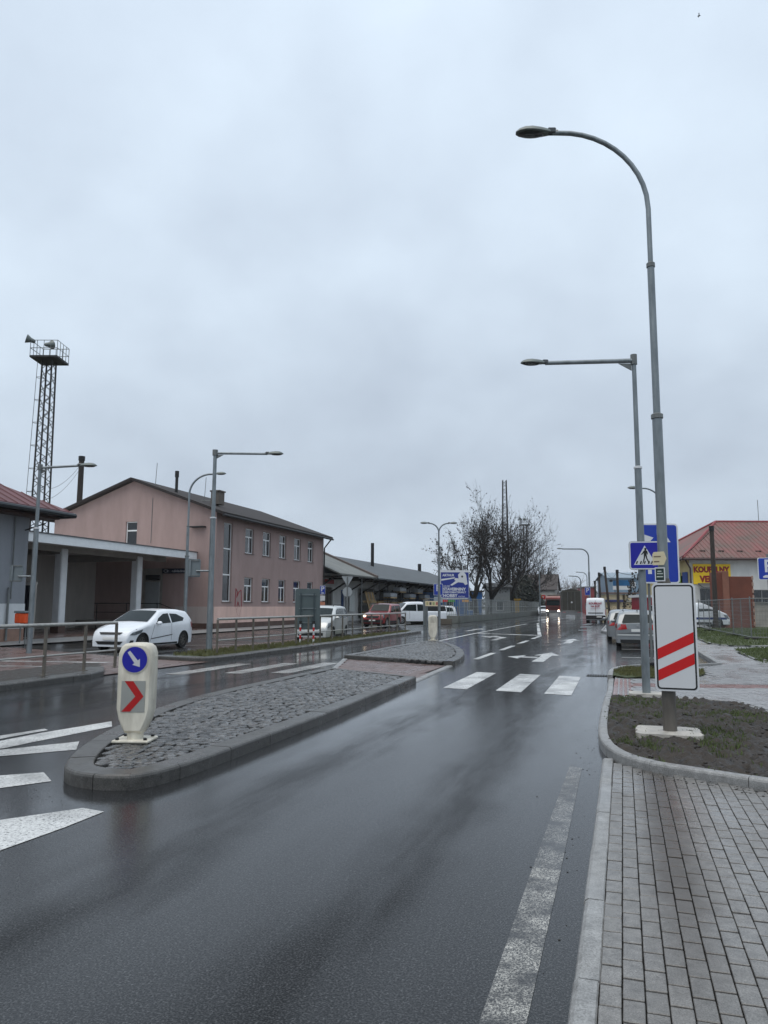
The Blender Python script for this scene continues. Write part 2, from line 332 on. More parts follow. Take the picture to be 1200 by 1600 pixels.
def paver_mat(name, base, lo, hi, stain):
    m = wet_ground(name, lo, hi, .14, .45, (1, .5, 1), 150, .3, 1.1)
    t = m.node_tree; b = t.nodes['Principled BSDF']; lk = t.links.new
    src = b.inputs['Base Color'].links[0].from_socket
    oi = t.nodes.new('ShaderNodeObjectInfo'); q = t.nodes.new('ShaderNodeMapRange'); lk(oi.outputs['Random'], q.inputs[0]); q.inputs[3].default_value = .84; q.inputs[4].default_value = 1.12
    mu = t.nodes.new('ShaderNodeMix'); mu.data_type = 'RGBA'; mu.blend_type = 'MULTIPLY'; mu.inputs[0].default_value = 1; lk(src, mu.inputs[6]); lk(q.outputs[0], mu.inputs[7])
    out = mu.outputs[2]
    if stain:   # a brown soil stain washed along two columns of pavers
        g = t.nodes.new('ShaderNodeNewGeometry'); sp = t.nodes.new('ShaderNodeSeparateXYZ'); lk(g.outputs['Position'], sp.inputs[0])
        nz = t.nodes.new('ShaderNodeTexNoise'); nz.inputs['Scale'].default_value = 2.6; nz.inputs['Detail'].default_value = 5; lk(g.outputs['Position'], nz.inputs['Vector'])
        a = t.nodes.new('ShaderNodeMath'); a.operation = 'MULTIPLY_ADD'; lk(nz.outputs[0], a.inputs[0]); a.inputs[1].default_value = .22; a.inputs[2].default_value = -.38; 
        d = t.nodes.new('ShaderNodeMath'); d.operation = 'ADD'; lk(sp.outputs[0], d.inputs[0]); lk(a.outputs[0], d.inputs[1])
        ab = t.nodes.new('ShaderNodeMath'); ab.operation = 'ABSOLUTE'; lk(d.outputs[0], ab.inputs[0])
        f = t.nodes.new('ShaderNodeMapRange'); lk(ab.outputs[0], f.inputs[0]); f.inputs[1].default_value = .06; f.inputs[2].default_value = .22; f.inputs[3].default_value = 1; f.inputs[4].default_value = 0
        fy = t.nodes.new('ShaderNodeMapRange'); lk(sp.outputs[1], fy.inputs[0]); fy.inputs[1].default_value = 2.8; fy.inputs[2].default_value = 5.2; fy.inputs[3].default_value = 0.05; fy.inputs[4].default_value = .8
        mm = t.nodes.new('ShaderNodeMath'); mm.operation = 'MULTIPLY'; lk(f.outputs[0], mm.inputs[0]); lk(fy.outputs[0], mm.inputs[1])
        sm = t.nodes.new('ShaderNodeMix'); sm.data_type = 'RGBA'; lk(mm.outputs[0], sm.inputs[0]); lk(out, sm.inputs[6]); sm.inputs[7].default_value = (.055, .047, .04, 1); out = sm.outputs[2]
    lk(out, b.inputs['Base Color']); return m
PAVER = paver_mat('wet grey paver', None, (.112, .109, .104), (.258, .252, .242), True)
PLAZA = paver_mat('pale plaza paver', None, (.17, .172, .175), (.33, .335, .34), False)
REDPV = paver_mat('red paver', None, (.15, .075, .065), (.3, .15, .13), False)
BROWNPV = paver_mat('brown island paver', None, (.09, .06, .052), (.2, .13, .115), False)
JOINT = mat('joint dirt', (38, 36, 33), .8, var=.3, vscale=8, bump=.4, bscale=90)
SOIL = mat('wet soil', (48, 41, 34), .6, var=.65, vscale=9, bump=.9, bscale=45, rvar=.2)
TURF = mat('winter turf', (66, 76, 42), .85, var=.5, vscale=5, bump=.9, bscale=60)
TERR = mat('terrain', (70, 74, 52), .9, var=.4, vscale=.2)
GALV = mat('galvanised steel', (132, 140, 144), .45, .55, var=.35, vscale=9, rvar=.12, bump=.08, bscale=60, stretch=(1, 1, .25))
GALVD = mat('dull galvanised steel', (118, 122, 122), .55, .35, var=.35, vscale=7, rvar=.12, stretch=(1, 1, .3))
LAMPG = mat('lamp housing grey', (104, 112, 110), .4, .2, var=.12)
LAMPGL = mat('lamp glass', (52, 56, 58), .12, 0, coat=.5)
STEELR = mat('railing steel', (166, 165, 160), .4, .5, var=.3, vscale=10, rvar=.1)
STEELD = mat('railing post steel', (112, 106, 97), .45, .4, var=.35, vscale=10, rvar=.12)
BLACKM = mat('black metal', (24, 25, 27), .45, .2, var=.2)
TOWERM = mat('tower steel', (44, 43, 43), .6, .3, var=.4, vscale=3)
WHITE = mat('white paint', (226, 228, 228), .45, var=.05)
SIGNW = mat('sign white', (206, 209, 212), .38, var=.03, vscale=2)
SIGNB = mat('sign blue', (10, 52, 158), .35, var=.04, vscale=2)
SIGNDB = mat('sign deep blue', (18, 20, 150), .35, var=.04, vscale=2)
SIGNR = mat('sign red', (196, 14, 18), .35, var=.04, vscale=2)
SIGNK = mat('sign black', (14, 15, 17), .4)
SIGNG = mat('sign back grey', (112, 122, 126), .55, .2, var=.15, vscale=4)
GLASS = mat('window glass', (20, 24, 28), .06, 0, coat=.6, var=.3, vscale=.8)
RUBBER = mat('tyre rubber', (20, 20, 21), .7, var=.2)
DARK = mat('dark plastic', (22, 23, 25), .55)
CARGL = mat('car glass', (24, 34, 36), .06, 0, spec=.14)
RIM = mat('alloy rim', (150, 152, 154), .35, .6, var=.2)
LIGHTC = mat('clear lamp lens', (118, 126, 132), .08, .4, coat=.6, var=.5, vscale=14)
LIGHTR = mat('red lamp lens', (165, 16, 18), .12, 0, coat=.6)
LIGHTO = mat('amber lamp lens', (205, 110, 30), .15, 0, coat=.5)
PLATEW = mat('number plate', (214, 216, 214), .4)
# ------------------------------------------------------------------ ground
sheet('terrain', [(-1500, -300), (1500, -300), (1500, 1500), (-1500, 1500)], -0.06, TERR, kind='structure')
ROAD = sheet('road', [(-15.6, -20), (3.0, -20), (3.0, 420), (-15.6, 420)], 0.0, ASPH, kind='structure')
sheet('forecourt', [(-60, -20), (-15.6, -20), (-15.6, 420), (-60, 420)], 0.0, ASPH2, kind='structure')

def kerb(name, P, width, z1, m, step=1.0, z0=-.05, side=1, label=None, gap=.006, parent=None, closed=False):
    """row of kerb stones along P; the stones lie to the left of P (side=1) or to the right"""
    root = parent or tag(empty(name), kind='structure')
    pts = resample(P, .12, closed); n = len(pts); per = max(1, round(step / .12)); i = 0; k = 0
    outs = inset([tuple(p) for p in pts], 1.0 * side, False)
    nor = [(Vector(o) - p).normalized() for o, p in zip(outs, pts)]
    prof = [(0, z0), (0, z1 - .03), (.008, z1 - .012), (.026, z1), (width - .008, z1), (width, z1 - .008), (width, z0)]
    while i < n - 1:
        j = min(n - 1, i + per)
        if n - 1 - j < per * .4: j = n - 1
        mb = MB(); ids = list(range(i, j + 1)); dz = rnd.uniform(-.003, .003); do = rnd.uniform(-.003, .003); vs_ = []
        turn = nor[i].angle(nor[j])
        if turn < .02: ids = [i, j]
        for q in ids:
            p = pts[q].copy()
            if q == i: p += (pts[i + 1] - pts[i]).normalized() * gap / 2
            if q == j: p -= (pts[j] - pts[j - 1]).normalized() * gap / 2
            vs_ += [(p.x + nor[q].x * (a + do), p.y + nor[q].y * (a + do), b + (dz if b > 0 else 0)) for a, b in prof]
        m_ = len(prof); fs_ = [(a * m_ + b, a * m_ + (b + 1) % m_, (a + 1) * m_ + (b + 1) % m_, (a + 1) * m_ + b) for a in range(len(ids) - 1) for b in range(m_)]
        fs_ += [tuple(range(m_)), tuple((len(ids) - 1) * m_ + b for b in range(m_))[::-1]]
        mb.add(vs_, fs_); mb.build('kerb_stone', m, root); i = j
    return root

def sett_mesh(r2, sx, sy, h, jig=.1, bulge=.01):
    """one rough stone: uneven outline, rounded shoulders, slightly domed top"""
    P = [(sx * a * (1 + r2.uniform(-jig, jig)), sy * b * (1 + r2.uniform(-jig, jig))) for a, b in ((-.5, -.42), (-.42, -.5), (.42, -.5), (.5, -.42), (.5, .42), (.42, .5), (-.42, .5), (-.5, .42))]
    v = [(x, y, -h) for x, y in P] + [(x, y, -bulge) for x, y in P] + [(x * .8, y * .8, 0) for x, y in P] + [(0, 0, r2.uniform(0, .006))]
    f = [(i, (i + 1) % 8, 8 + (i + 1) % 8, 8 + i) for i in range(8)] + [(8 + i, 8 + (i + 1) % 8, 16 + (i + 1) % 8, 16 + i) for i in range(8)] + [(16 + i, 16 + (i + 1) % 8, 24) for i in range(8)]
    return v, f
SETTS = []
for k in range(14):
    mb = MB(); v, f = sett_mesh(random.Random(k), .118, .112, .06); mb.add(v, f); SETTS.append((mb.mesh('cobble', COBB, True), v, f))
def cobbles(parent, P, pitch, z, nparts, eye=(0, 0)):
    spots = []; xs = [p[0] for p in P]; ys = [p[1] for p in P]; r2 = random.Random(3); row = 0; y = min(ys)
    while y < max(ys):
        x = min(xs) - rnd.random() * pitch
        while x < max(xs):
            yy = y + .10 * math.sin(x * 1.7 + y * .2) + r2.uniform(-.012, .012); xx = x + r2.uniform(-.012, .012)
            if inpoly(xx, yy, P): spots.append((xx, yy, math.hypot(xx - eye[0], yy - eye[1])))
            x += pitch * r2.uniform(.88, 1.16)
        y += pitch * .97; row += 1
    spots.sort(key=lambda s_: s_[2]); rest = MB()
    for i, (x, y, d) in enumerate(spots):
        k = r2.randrange(14); rz = r2.uniform(-.22, .22) + r2.choice((0, math.pi / 2)); zz = z + r2.uniform(-.007, .005); sc = r2.uniform(.92, 1.06) * pitch / .125
        tx, ty = r2.uniform(-.035, .035), r2.uniform(-.035, .035)
        if i < nparts:
            o = bpy.data.objects.new('cobble', SETTS[k][0]); C.objects.link(o); o.parent = parent; o.location = (x, y, zz); o.rotation_euler = (tx, ty, rz); o.scale = (sc, sc, 1)
        else:
            c_, s_ = math.cos(rz), math.sin(rz)
            rest.add([(x + (c_ * a - s_ * b) * sc, y + (s_ * a + c_ * b) * sc, zz + q + tx * b - ty * a) for a, b, q in SETTS[k][1]], SETTS[k][2])
    if rest.v: tag(rest.build('cobbles', COBB, parent, True), kind='stuff')

# near island
IN = smooth_path([(-4.62, 6.02), (-4.28, 6.12), (-4.18, 6.75), (-4.17, 7.6), (-4.17, 10.2), (-4.3, 13.7), (-4.4, 16.25)], it=2)
IL = smooth_path([(-7.15, 17.8), (-7.14, 14.6), (-7.13, 12.3), (-6.85, 10.0), (-6.15, 8.0), (-5.72, 7.0), (-5.25, 6.22), (-4.95, 6.05), (-4.62, 6.02)], it=2)
ISL1 = tag(empty('traffic_island'), kind='structure')
kerb('k', IL + IN[1:], .27, .14, KERB, 1.0, parent=ISL1)
kerb('k', [(-4.4, 16.26), (-7.15, 17.81)], .12, .14, KERB, 1.0, parent=ISL1)
outl = IL + IN[1:]
inn = inset(outl, .25, False) 
sheet('joint_bed', inn, .092, JOINT, ISL1)
cobbles(ISL1, inset(inset(outl, .25, False), .055, False), .125, .132, 300)
# far island
F1 = smooth_path([(-4.62, 21.05), (-4.72, 22.8), (-5.05, 24.9), (-5.78, 27.8), (-6.7, 30.5), (-7.5, 32.4), (-8.05, 33.2), (-8.4, 32.7), (-8.5, 31.0), (-8.5, 26.8), (-8.45, 22.55)], it=2)
ISL2 = tag(empty('traffic_island'), kind='structure')
kerb('k', F1, .27, .14, KERB, 1.0, parent=ISL2)
kerb('k', [(-8.45, 22.54), (-4.62, 21.04)], .12, .14, KERB, 1.0, parent=ISL2)
finn = inset(F1, .25, False)
sheet('joint_bed', finn, .092, JOINT, ISL2)
cobbles(ISL2, inset(finn, .055, False), .13, .132, 0)
# refuge between the islands: brown pavers flush with the road, edged by flat stones
REF = tag(empty('refuge'), kind='structure')
sheet('paver_bed', [(-4.5, 16.4), (-4.72, 20.9), (-8.4, 22.4), (-7.1, 17.95)], .012, JOINT, REF)
kerb('k', [(-4.41, 16.3), (-4.62, 21.0)], .16, .03, KERBL, 1.0, parent=REF)
kerb('k', [(-8.46, 22.4), (-7.16, 17.9)], .16, .03, KERBL, 1.0, parent=REF)
def pavers(parent, P, sx, sy, z, m, nparts=0, ang=0.0, gap=.006, bond=.5, ox=0, oy=0, h=.05, name='paver', tilt=.006, cheap=False):
    """rectangular pavers in a bond inside outline P; the nearest become parts, the rest one part"""
    r2 = random.Random(11); c_, s_ = math.cos(ang), math.sin(ang)
    loc = [(c_ * x + s_ * y, -s_ * x + c_ * y) for x, y in P]; u0 = min(a for a, b in loc); u1 = max(a for a, b in loc); v0 = min(b for a, b in loc); v1 = max(b for a, b in loc)
    meshes = []
    for k in range(5):
        mb = MB(); mb.box((0, 0, -h / 2), (sx - gap * r2.uniform(.7, 1.3), sy - gap * 2.6 * r2.uniform(.7, 1.3), h), 0, .003); meshes.append((mb.mesh(name, m), mb.v, mb.f))
    spots = []; i = math.floor((u0 - ox) / sx)
    while ox + i * sx < u1:
        v = v0 - sy + (bond * sy if i % 2 else 0) + oy
        while v < v1 + sy:
            u = ox + (i + .5) * sx; x, y = c_ * u - s_ * (v + sy / 2), s_ * u + c_ * (v + sy / 2)
            if inpoly(x, y, P): spots.append((math.hypot(x, y), x, y))
            v += sy
        i += 1
    spots.sort(); rest = MB()
    for q, (d, x, y) in enumerate(spots):
        k = r2.randrange(5); zz = z + r2.uniform(-.0025, .0025); tx, ty = r2.gauss(0, tilt), r2.gauss(0, tilt); rz = ang + r2.gauss(0, .006)
        if q < nparts:
            o = bpy.data.objects.new(name, meshes[k][0]); C.objects.link(o); o.parent = parent; o.location = (x, y, zz); o.rotation_euler = (tx, ty, rz)
        else:
            if cheap:
                a, b = (sx - gap) / 2, (sy - gap) / 2; vs_ = [(-a, -b, -.02), (a, -b, -.02), (a, b, -.02), (-a, b, -.02), (-a, -b, 0), (a, -b, 0), (a, b, 0), (-a, b, 0)]; fs_ = [(4, 5, 6, 7), (0, 1, 5, 4), (1, 2, 6, 5), (2, 3, 7, 6), (3, 0, 4, 7)]
            else: vs_, fs_ = meshes[k][1], meshes[k][2]
            cc, ss = math.cos(rz), math.sin(rz)
            rest.add([(x + cc * a - ss * b, y + ss * a + cc * b, zz + e + tx * b - ty * a) for a, b, e in vs_], fs_)
    if rest.v: tag(rest.build(name + 's', m, parent), kind='stuff')
pavers(REF, [(-4.62, 16.45), (-4.8, 20.9), (-8.2, 22.2), (-7.05, 17.9)], .2, .1, .026, BROWNPV, cheap=True)

# near right pavement: flush kerb and grey pavers
PV = tag(empty('pavement'), kind='structure')
sheet('paver_bed', [(-.17, -8), (6, -8), (6, 5.2), (1.21, 7.95), (.2, 8.42), (-.17, 8.85)], .008, JOINT, PV)
pavers(PV, [(-.155, 1.6), (5, 1.6), (5, 5.9), (1.2, 7.82), (.69, 8.08), (.12, 8.36), (-.155, 8.75)], .0955, .19, .036, PAVER, 300, ox=-.155, gap=.0058, bond=.45)
kerb('flush_kerb', [(-.272, -4), (-.272, 8.9)], .1165, .034, KERBL, 1.0, side=-1, parent=PV)

# right planting bed with raised kerb
BED_OUT = [(-.35, 14.95), (-.385, 12.9), (-.38, 10.9), (-.34, 9.75), (-.2, 8.92), (.11, 8.38), (.69, 8.1), (1.21, 7.84), (4.2, 6.4)]
BEDK = tag(empty('bed_kerb'), kind='structure')
kerb('k', smooth_path(BED_OUT, it=2), .115, .125, KERBL, 1.0, parent=BEDK, side=1)
BED_BACK = [(-.25, 14.35), (.87, 14.5), (1.6, 14.35), (1.92, 13.95), (2.1, 12.9), (4.5, 9.0)]
kerb('k', BED_BACK, .05, .10, KERBL, 1.0, parent=BEDK, side=-1)
def rough_sheet(name, P, z, cell, amp, m, parent=None, kind=None, sc=3.0):
    xs = [p[0] for p in P]; ys = [p[1] for p in P]; nx = int((max(xs) - min(xs)) / cell) + 2; ny = int((max(ys) - min(ys)) / cell) + 2
    x0, y0 = min(xs), min(ys); mb = MB(); ids = {}; vs_ = []; fs_ = []
    def vid(i, j):
        if (i, j) not in ids:
            x, y = x0 + i * cell, y0 + j * cell; ids[i, j] = len(vs_)
            h = noise.fractal(Vector((x * sc, y * sc, 1.7)), 1.0, 2.0, 5) * amp
            vs_.append((x, y, z + h))
        return ids[i, j]
    for i in range(nx):
        for j in range(ny):
            if inpoly(x0 + (i + .5) * cell, y0 + (j + .5) * cell, P): fs_.append((vid(i, j), vid(i + 1, j), vid(i + 1, j + 1), vid(i, j + 1)))
    mb.add(vs_, fs_); o = mb.build(name, m, parent, True); 
    if kind: o['kind'] = kind
    return o
def blades(name, P, n, h, m, z, clump=None, thr=-.1, w_=.006, sc=1.6, parent=None, zf=None):
    """separate grass blades, dense where a noise field is high"""
    r2 = random.Random(5); xs = [p[0] for p in P]; ys = [p[1] for p in P]; mb = MB(); k = 0; tries = 0; vs_ = []; fs_ = []
    while k < n and tries < n * 12:
        tries += 1; x = r2.uniform(min(xs), max(xs)); y = r2.uniform(min(ys), max(ys))
        if not inpoly(x, y, P): continue
        if noise.fractal(Vector((x * sc, y * sc, 4.2)), 1.0, 2.0, 3) < thr + r2.uniform(-.15, .15): continue
        a = r2.uniform(0, 6.28); hh = h * r2.uniform(.5, 1.25); ln = hh * r2.uniform(.2, .9); dx, dy = math.cos(a), math.sin(a); o = len(vs_)
        vs_ += [(x - dy * w_, y + dx * w_, z - .02), (x + dy * w_, y - dx * w_, z - .02), (x + dx * ln * .4, y + dy * ln * .4, z + hh * .7), (x + dx * ln, y + dy * ln, z + hh)]
        fs_ += [(o, o + 1, o + 2), (o + 1, o + 3, o + 2)]; k += 1
    mb.add(vs_, fs_); o = mb.build(name, m, parent); return o
bed = inset(smooth_path(BED_OUT, it=2), .08, False) + [(4.5, 9), (2.1, 12.9), (1.92, 13.95), (1.6, 14.35), (.87, 14.5), (-.25, 14.35)]
rough_sheet('soil_bed', bed, .085, .035, .075, SOIL, kind='structure', sc=8)
sheet('soil_base', inset(smooth_path(BED_OUT, it=2), .03, False) + [(4.6, 9.1), (2.16, 12.95), (1.96, 14.0), (1.62, 14.42), (.87, 14.58), (-.25, 14.45)], .056, SOIL, kind='structure')
GRASS = mat('grass blade', (80, 94, 48), .6, var=.45, vscale=2)
GRASSY = mat('dull grass blade', (92, 92, 52), .7, var=.4, vscale=2)
tag(blades('grass_tufts', bed, 5200, .05, GRASS, .085, thr=.12, sc=1.3), 'thin green grass sprouting from the dark soil bed by the striped marker', 'grass', kind='stuff')
# clods and pale grit on the soil, grit along the gutter
r2 = random.Random(21); mb = MB()
for k in range(900):
    x, y = r2.uniform(-.3, 4), r2.uniform(7, 14.4)
    if inpoly(x, y, bed): s_ = r2.choice((.008, .012, .02, .03)); mb.ball((x, y, .09 + r2.uniform(-.01, .015)), (s_ * r2.uniform(.7, 1.6), s_, s_ * .7), 5, 3)
tag(mb.build('clods', SOIL), 'dark clods of wet soil lying on the planting bed', 'soil', kind='stuff')
mb = MB()
for k in range(110):
    x = -.33 - abs(r2.gauss(0, .16)); y = 2.5 + r2.random() ** .8 * 9; s_ = r2.choice((.002, .003, .004, .006)); mb.ball((x, y, s_ * .3), (s_ * 1.3, s_, s_ * .6), 5, 3)
for k in range(60):
    x, y = r2.uniform(-5.8, -4.6), r2.uniform(4.2, 6.1); s_ = r2.choice((.002, .003, .004)); mb.ball((x, y, s_ * .3), (s_ * 1.3, s_, s_ * .6), 5, 3)
for k in range(140):
    t_ = r2.random(); x = .05 + t_ * 2.2 + r2.gauss(0, .06); y = 8.3 - t_ * .98 - abs(r2.gauss(0, .12)); s_ = r2.choice((.004, .006, .01)); mb.ball((x, y, .037), (s_ * 1.4, s_, s_ * .6), 5, 3)
tag(mb.build('grit', mat('dark grit', (40, 38, 35), .7)), 'dark grit scattered along the gutter and kerb', 'grit', kind='stuff')

# plaza behind the bed, dropped kerb at the crossing, tactile paving
PLP = [(-.23, 14.45), (-.23, 21.4), (.6, 22.1), (2.5, 23.6), (2.5, 46), (-.8, 47.8), (-1.45, 52), (-1.45, 300), (120, 300), (120, -6), (9, -6), (4.5, 9.0), (2.12, 12.92), (1.92, 14.0), (1.6, 14.4), (.87, 14.55)]
PZ = sheet('plaza', PLP, .05, PLAZA, kind='structure')
pavers(PZ, [(.12, 14.58), (.87, 14.6), (1.6, 14.45), (2.0, 14.05), (2.25, 12.9), (4.7, 9.1), (8, 9.1), (8, 18.4), (1.2, 16.68), (.12, 16.55)], .2, .1, .064, PLAZA, ang=R(15), cheap=True)
pavers(PZ, [(.12, 17.2), (1.2, 17.4), (9, 19.5), (9, 27), (2.6, 23.6), (1.95, 22), (1.95, 19.3), (.12, 18.2)], .2, .1, .064, PLAZA, ang=R(15), cheap=True)
pavers(PZ, [(.12, 16.55), (1.2, 16.68), (9, 18.6), (9, 19.4), (1.2, 17.38), (.12, 17.18)], .2, .1, .066, REDPV, ang=R(15), cheap=True)
TAC = tag(empty('tactile_paving'), kind='structure')
for i in range(7):
    x = -.2 + i * .044 + .02; mb = MB(); mb.box((x, 16.55, .055), (.03, 3.3, .02), 0, .004); mb.build('paving_rib', REDPV if i % 2 == 0 else PLAZA, TAC)
sheet('paving_slab', [(-.235, 14.9), (.11, 14.9), (.11, 18.2), (-.235, 18.2)], .053, REDPV, TAC)
kerb('dropped_kerb', [(-.38, 18.4), (-.36, 14.95)], .12, .045, KERBL, 1.0)
# little turf patch beyond the crossing
G2 = smooth_path([(-.28, 18.3), (-.28, 20.2), (.05, 21.4), (.6, 21.9), (1.3, 22.0), (1.85, 21.4), (1.9, 20.0), (1.4, 18.9), (.5, 18.5)], True, 2)
rough_sheet('turf_patch', G2, .085, .08, .015, TURF, kind='structure', sc=4)
sheet('turf_base', G2, .062, TURF, kind='structure')
tag(blades('grass_verge', G2, 3500, .07, GRASSY, .085, thr=-.3), 'short dull grass on the small verge beside the crossing', 'grass', kind='stuff')
kerb('verge_kerb', smooth_path([(-.4, 18.35), (-.4, 20.3), (-.1, 21.5), (.6, 22.15), (1.35, 22.25)], it=2), .12, .125, KERBL, 1.0, side=-1)
kerb('verge_kerb', [(1.35, 22.25), (2.5, 23.5), (2.5, 45.9), (-.8, 47.7), (-1.45, 52), (-1.45, 84), (-1.45, 130)], .12, .12, KERBL, 2.0, side=-1)
for nm, P in (('turf_corner', [(3.95, 31.4), (5.4, 33.0), (14, 36), (14, 20), (3.8, 24.4)]), ('turf_far', [(3.5, 46), (3.6, 37), (3.75, 35.3), (4.4, 34.2), (5.8, 35.2), (15, 38.5), (15, 72), (4.6, 62)])):
    P2 = smooth_path(P, True, 1); sheet(nm + '_base', P2, .06, TURF, kind='structure'); rough_sheet(nm, P2, .09, .3, .06, TURF, kind='structure', sc=1)
    kerb(nm + '_kerb', P2 + [P2[0]], .06, .10, KERBL, 1.0 if nm == 'turf_corner' else 2.0, side=1 if area(P2) > 0 else -1)
tag(blades('grass', [(3.95, 31.4), (5.4, 33.0), (8, 33.8), (8, 22), (3.8, 24.4)], 9000, .09, GRASS, .09, thr=-.3, w_=.009), 'green lawn corner behind the parking sign, cut by a low kerb', 'grass', kind='stuff')
tag(blades('grass', [(3.5, 46), (3.6, 37), (3.75, 35.3), (4.4, 34.2), (5.8, 35.2), (11, 37), (11, 60), (4.6, 60)], 9000, .11, GRASS, .09, thr=-.25, w_=.014), 'patchy green lawn under the mesh site fence', 'grass', kind='stuff')

# left side strips with railings: kerbs, soil, turf
LK = [(-11.66, -10), (-11.66, 14.6), (-11.9, 15.4), (-12.6, 16.3)]
kerb('verge_kerb', LK, .45, .13, KERB, 1.0, side=1)
rough_sheet('soil_strip', [(-12.05, 3), (-12.05, 14.9), (-12.6, 16.2), (-13.5, 17.3), (-14.2, 17.2), (-14.2, 3)], .11, .12, .03, SOIL, kind='structure')
MK = smooth_path([(-13.9, 20.3), (-12.4, 19.85), (-11.75, 19.95), (-11.64, 20.8), (-11.64, 28), (-11.75, 36), (-12.0, 45.6)], it=1)
kerb('verge_kerb', MK, .45, .13, KERB, 1.0, side=1)
rough_sheet('turf_strip', [(-12.08, 20.6), (-12.1, 28), (-12.2, 36), (-12.45, 45.2), (-12.9, 45.2), (-13.4, 36), (-13.6, 28), (-13.7, 20.7)], .11, .2, .03, TURF, kind='structure')
tag(blades('grass', [(-12.1, 20.6), (-12.1, 28), (-12.25, 36), (-12.5, 45), (-12.9, 45), (-13.4, 36), (-13.6, 28), (-13.7, 20.7)], 7000, .1, GRASSY, .11, thr=-.3, w_=.01), 'rough dull grass strip behind the long steel railing', 'grass', kind='stuff')
# walkway from the left crossing to the station and the pavement in front of the pink building
sheet('walkway', [(-11.9, 15.3), (-11.7, 19.9), (-14, 20.2), (-22, 23.5), (-24.5, 24), (-24.5, 4), (-14.3, 4), (-14.3, 17.3)], .02, BROWNPV, kind='structure')
sheet('station_pavement', [(-26.4, 5), (-24.0, 5), (-23.2, 30), (-23.6, 66), (-26.4, 66)], .06, KERBL, kind='structure')
sheet('platform_floor', [(-46, 27.6), (-26.4, 27.6), (-26.4, 45.3), (-46, 45.3)], .07, BROWNPV, kind='structure')

# ------------------------------------------------------------------ road markings (paint lies a few mm above the asphalt)
def mark(name, P, m=PAINT, z=.004): return sheet(name, P, z, m, ROAD)
for x0, s0 in ((-3.62, 15.5), (-2.5, 15.35), (-1.52, 15.15)): mark('zebra_stripe', [(x0, s0), (x0 + .52, s0 - .12), (x0 + .5, s0 + 3.8), (x0 - .02, s0 + 3.95)])
for x0, s0 in ((-10.75, 16.2), (-9.55, 16.9), (-8.5, 17.4)): mark('zebra_stripe', [(x0, s0), (x0 + .5, s0), (x0 + .5, s0 + 3.6), (x0, s0 + 3.6)], PAINTF)
# edge line along the pavement, worn
mark('edge_line', [(-.62, -4), (-.41, -4), (-.44, 5.2), (-.62, 5.2)], PAINTW)
mark('edge_line', [(-.62, 5.2), (-.44, 5.2), (-.47, 8.4), (-.6, 8.6)], PAINTX)
# hatched nose in front of the island
mark('hatch_bar', [(-9.2, 6.0), (-7.45, 7.72), (-7.4, 8.35), (-7.17, 9.5), (-6.86, 9.1), (-7.0, 7.85), (-7.03, 7.35), (-8.7, 5.4)])
mark('hatch_bar', [(-9.0, 5.1), (-7.0, 7.25), (-6.5, 8.0), (-6.17, 7.55), (-6.7, 6.97), (-8.2, 4.9)])
mark('hatch_bar', [(-7.6, 4.4), (-5.97, 6.2), (-5.66, 6.46), (-5.31, 6.17), (-5.56, 5.8), (-6.9, 4.2)])
mark('hatch_bar', [(-6.1, 3.1), (-4.75, 4.97), (-4.37, 5.47), (-4.13, 5.43), (-4.13, 4.96), (-4.17, 4.38), (-4.25, 2.9), (-4.42, 2.9), (-4.40, 4.62), (-5.3, 3.1)])
mark('lane_line', [(-9.3, 6.6), (-7.75, 8.0), (-7.6, 8.64), (-7.48, 8.57), (-7.56, 7.83), (-9.1, 6.4)])
# turning lane beyond the far island: dashes, border lines, arrows
for s0 in (24.0, 29.2, 34.2, 39.6): mark('lane_dash', [(-4.62, s0), (-4.42, s0), (-4.42, s0 + 3.4), (-4.62, s0 + 3.4)])
mark('lane_line', [(-8.55, 34.5), (-8.35, 34.5), (-8.6, 45), (-8.6, 72), (-8.8, 72), (-8.8, 45)])
mark('lane_line', [(-8.5, 46.5), (-8.5, 45.7), (-4.6, 44.0), (-4.6, 44.8)])
mark('lane_line', [(-4.62, 43.2), (-4.4, 43.2), (-7.9, 75), (-8.1, 75)])
for s0 in (80, 92, 104): mark('lane_dash', [(-8.0, s0), (-7.82, s0), (-7.82, s0 + 4), (-8.0, s0 + 4)])
def arrow(cx, s0, k, w_=.16, flip=False):
    f = -1 if flip else 1
    P1 = [(-w_ / 2, 0), (w_ / 2, 0), (w_ / 2, 2.6), (.38, 2.6), (0, 4.2), (-.38, 2.6), (-w_ / 2, 2.6)]
    return [(cx + x * k, s0 + y * k) for x, y in P1]
mark('lane_arrow', arrow(-2.55, 23.6, 1.15, .3))
mark('lane_arrow', [(-2.75, 25.2), (-2.75, 25.8), (-3.3, 26.0), (-3.25, 26.6), (-3.75, 25.6), (-3.3, 24.8), (-3.3, 25.3)])
mark('lane_arrow', arrow(-2.5, 35.5, 1.15, .3))
mark('lane_arrow', [(-6.3, 37.2), (-6.0, 37.2), (-6.0, 40.8), (-6.8, 42.2), (-6.8, 43.2), (-7.6, 41.6), (-6.8, 40.2), (-6.8, 41.2), (-6.3, 40.4)])
mark('lane_arrow', [(-10.2, 50), (-9.9, 50), (-9.9, 54), (-9.6, 54), (-10.05, 56), (-10.5, 54), (-10.2, 54)])
for s0 in (26.6, 31.6, 40.5): mark('bay_line', [(-.1, s0), (2.3, s0), (2.3, s0 + .12), (-.1, s0 + .12)])
for P in ([(-20, 15.4), (-14.6, 16.8), (-14.6, 17.0), (-20, 15.6)], [(-21, 17.2), (-14.2, 18.4), (-14.2, 18.7), (-21, 17.5)], [(-18, 26.2), (-14.4, 30), (-14.4, 30.15), (-18, 26.35)]): sheet('path_line', P, .026, PAINT, ROAD)
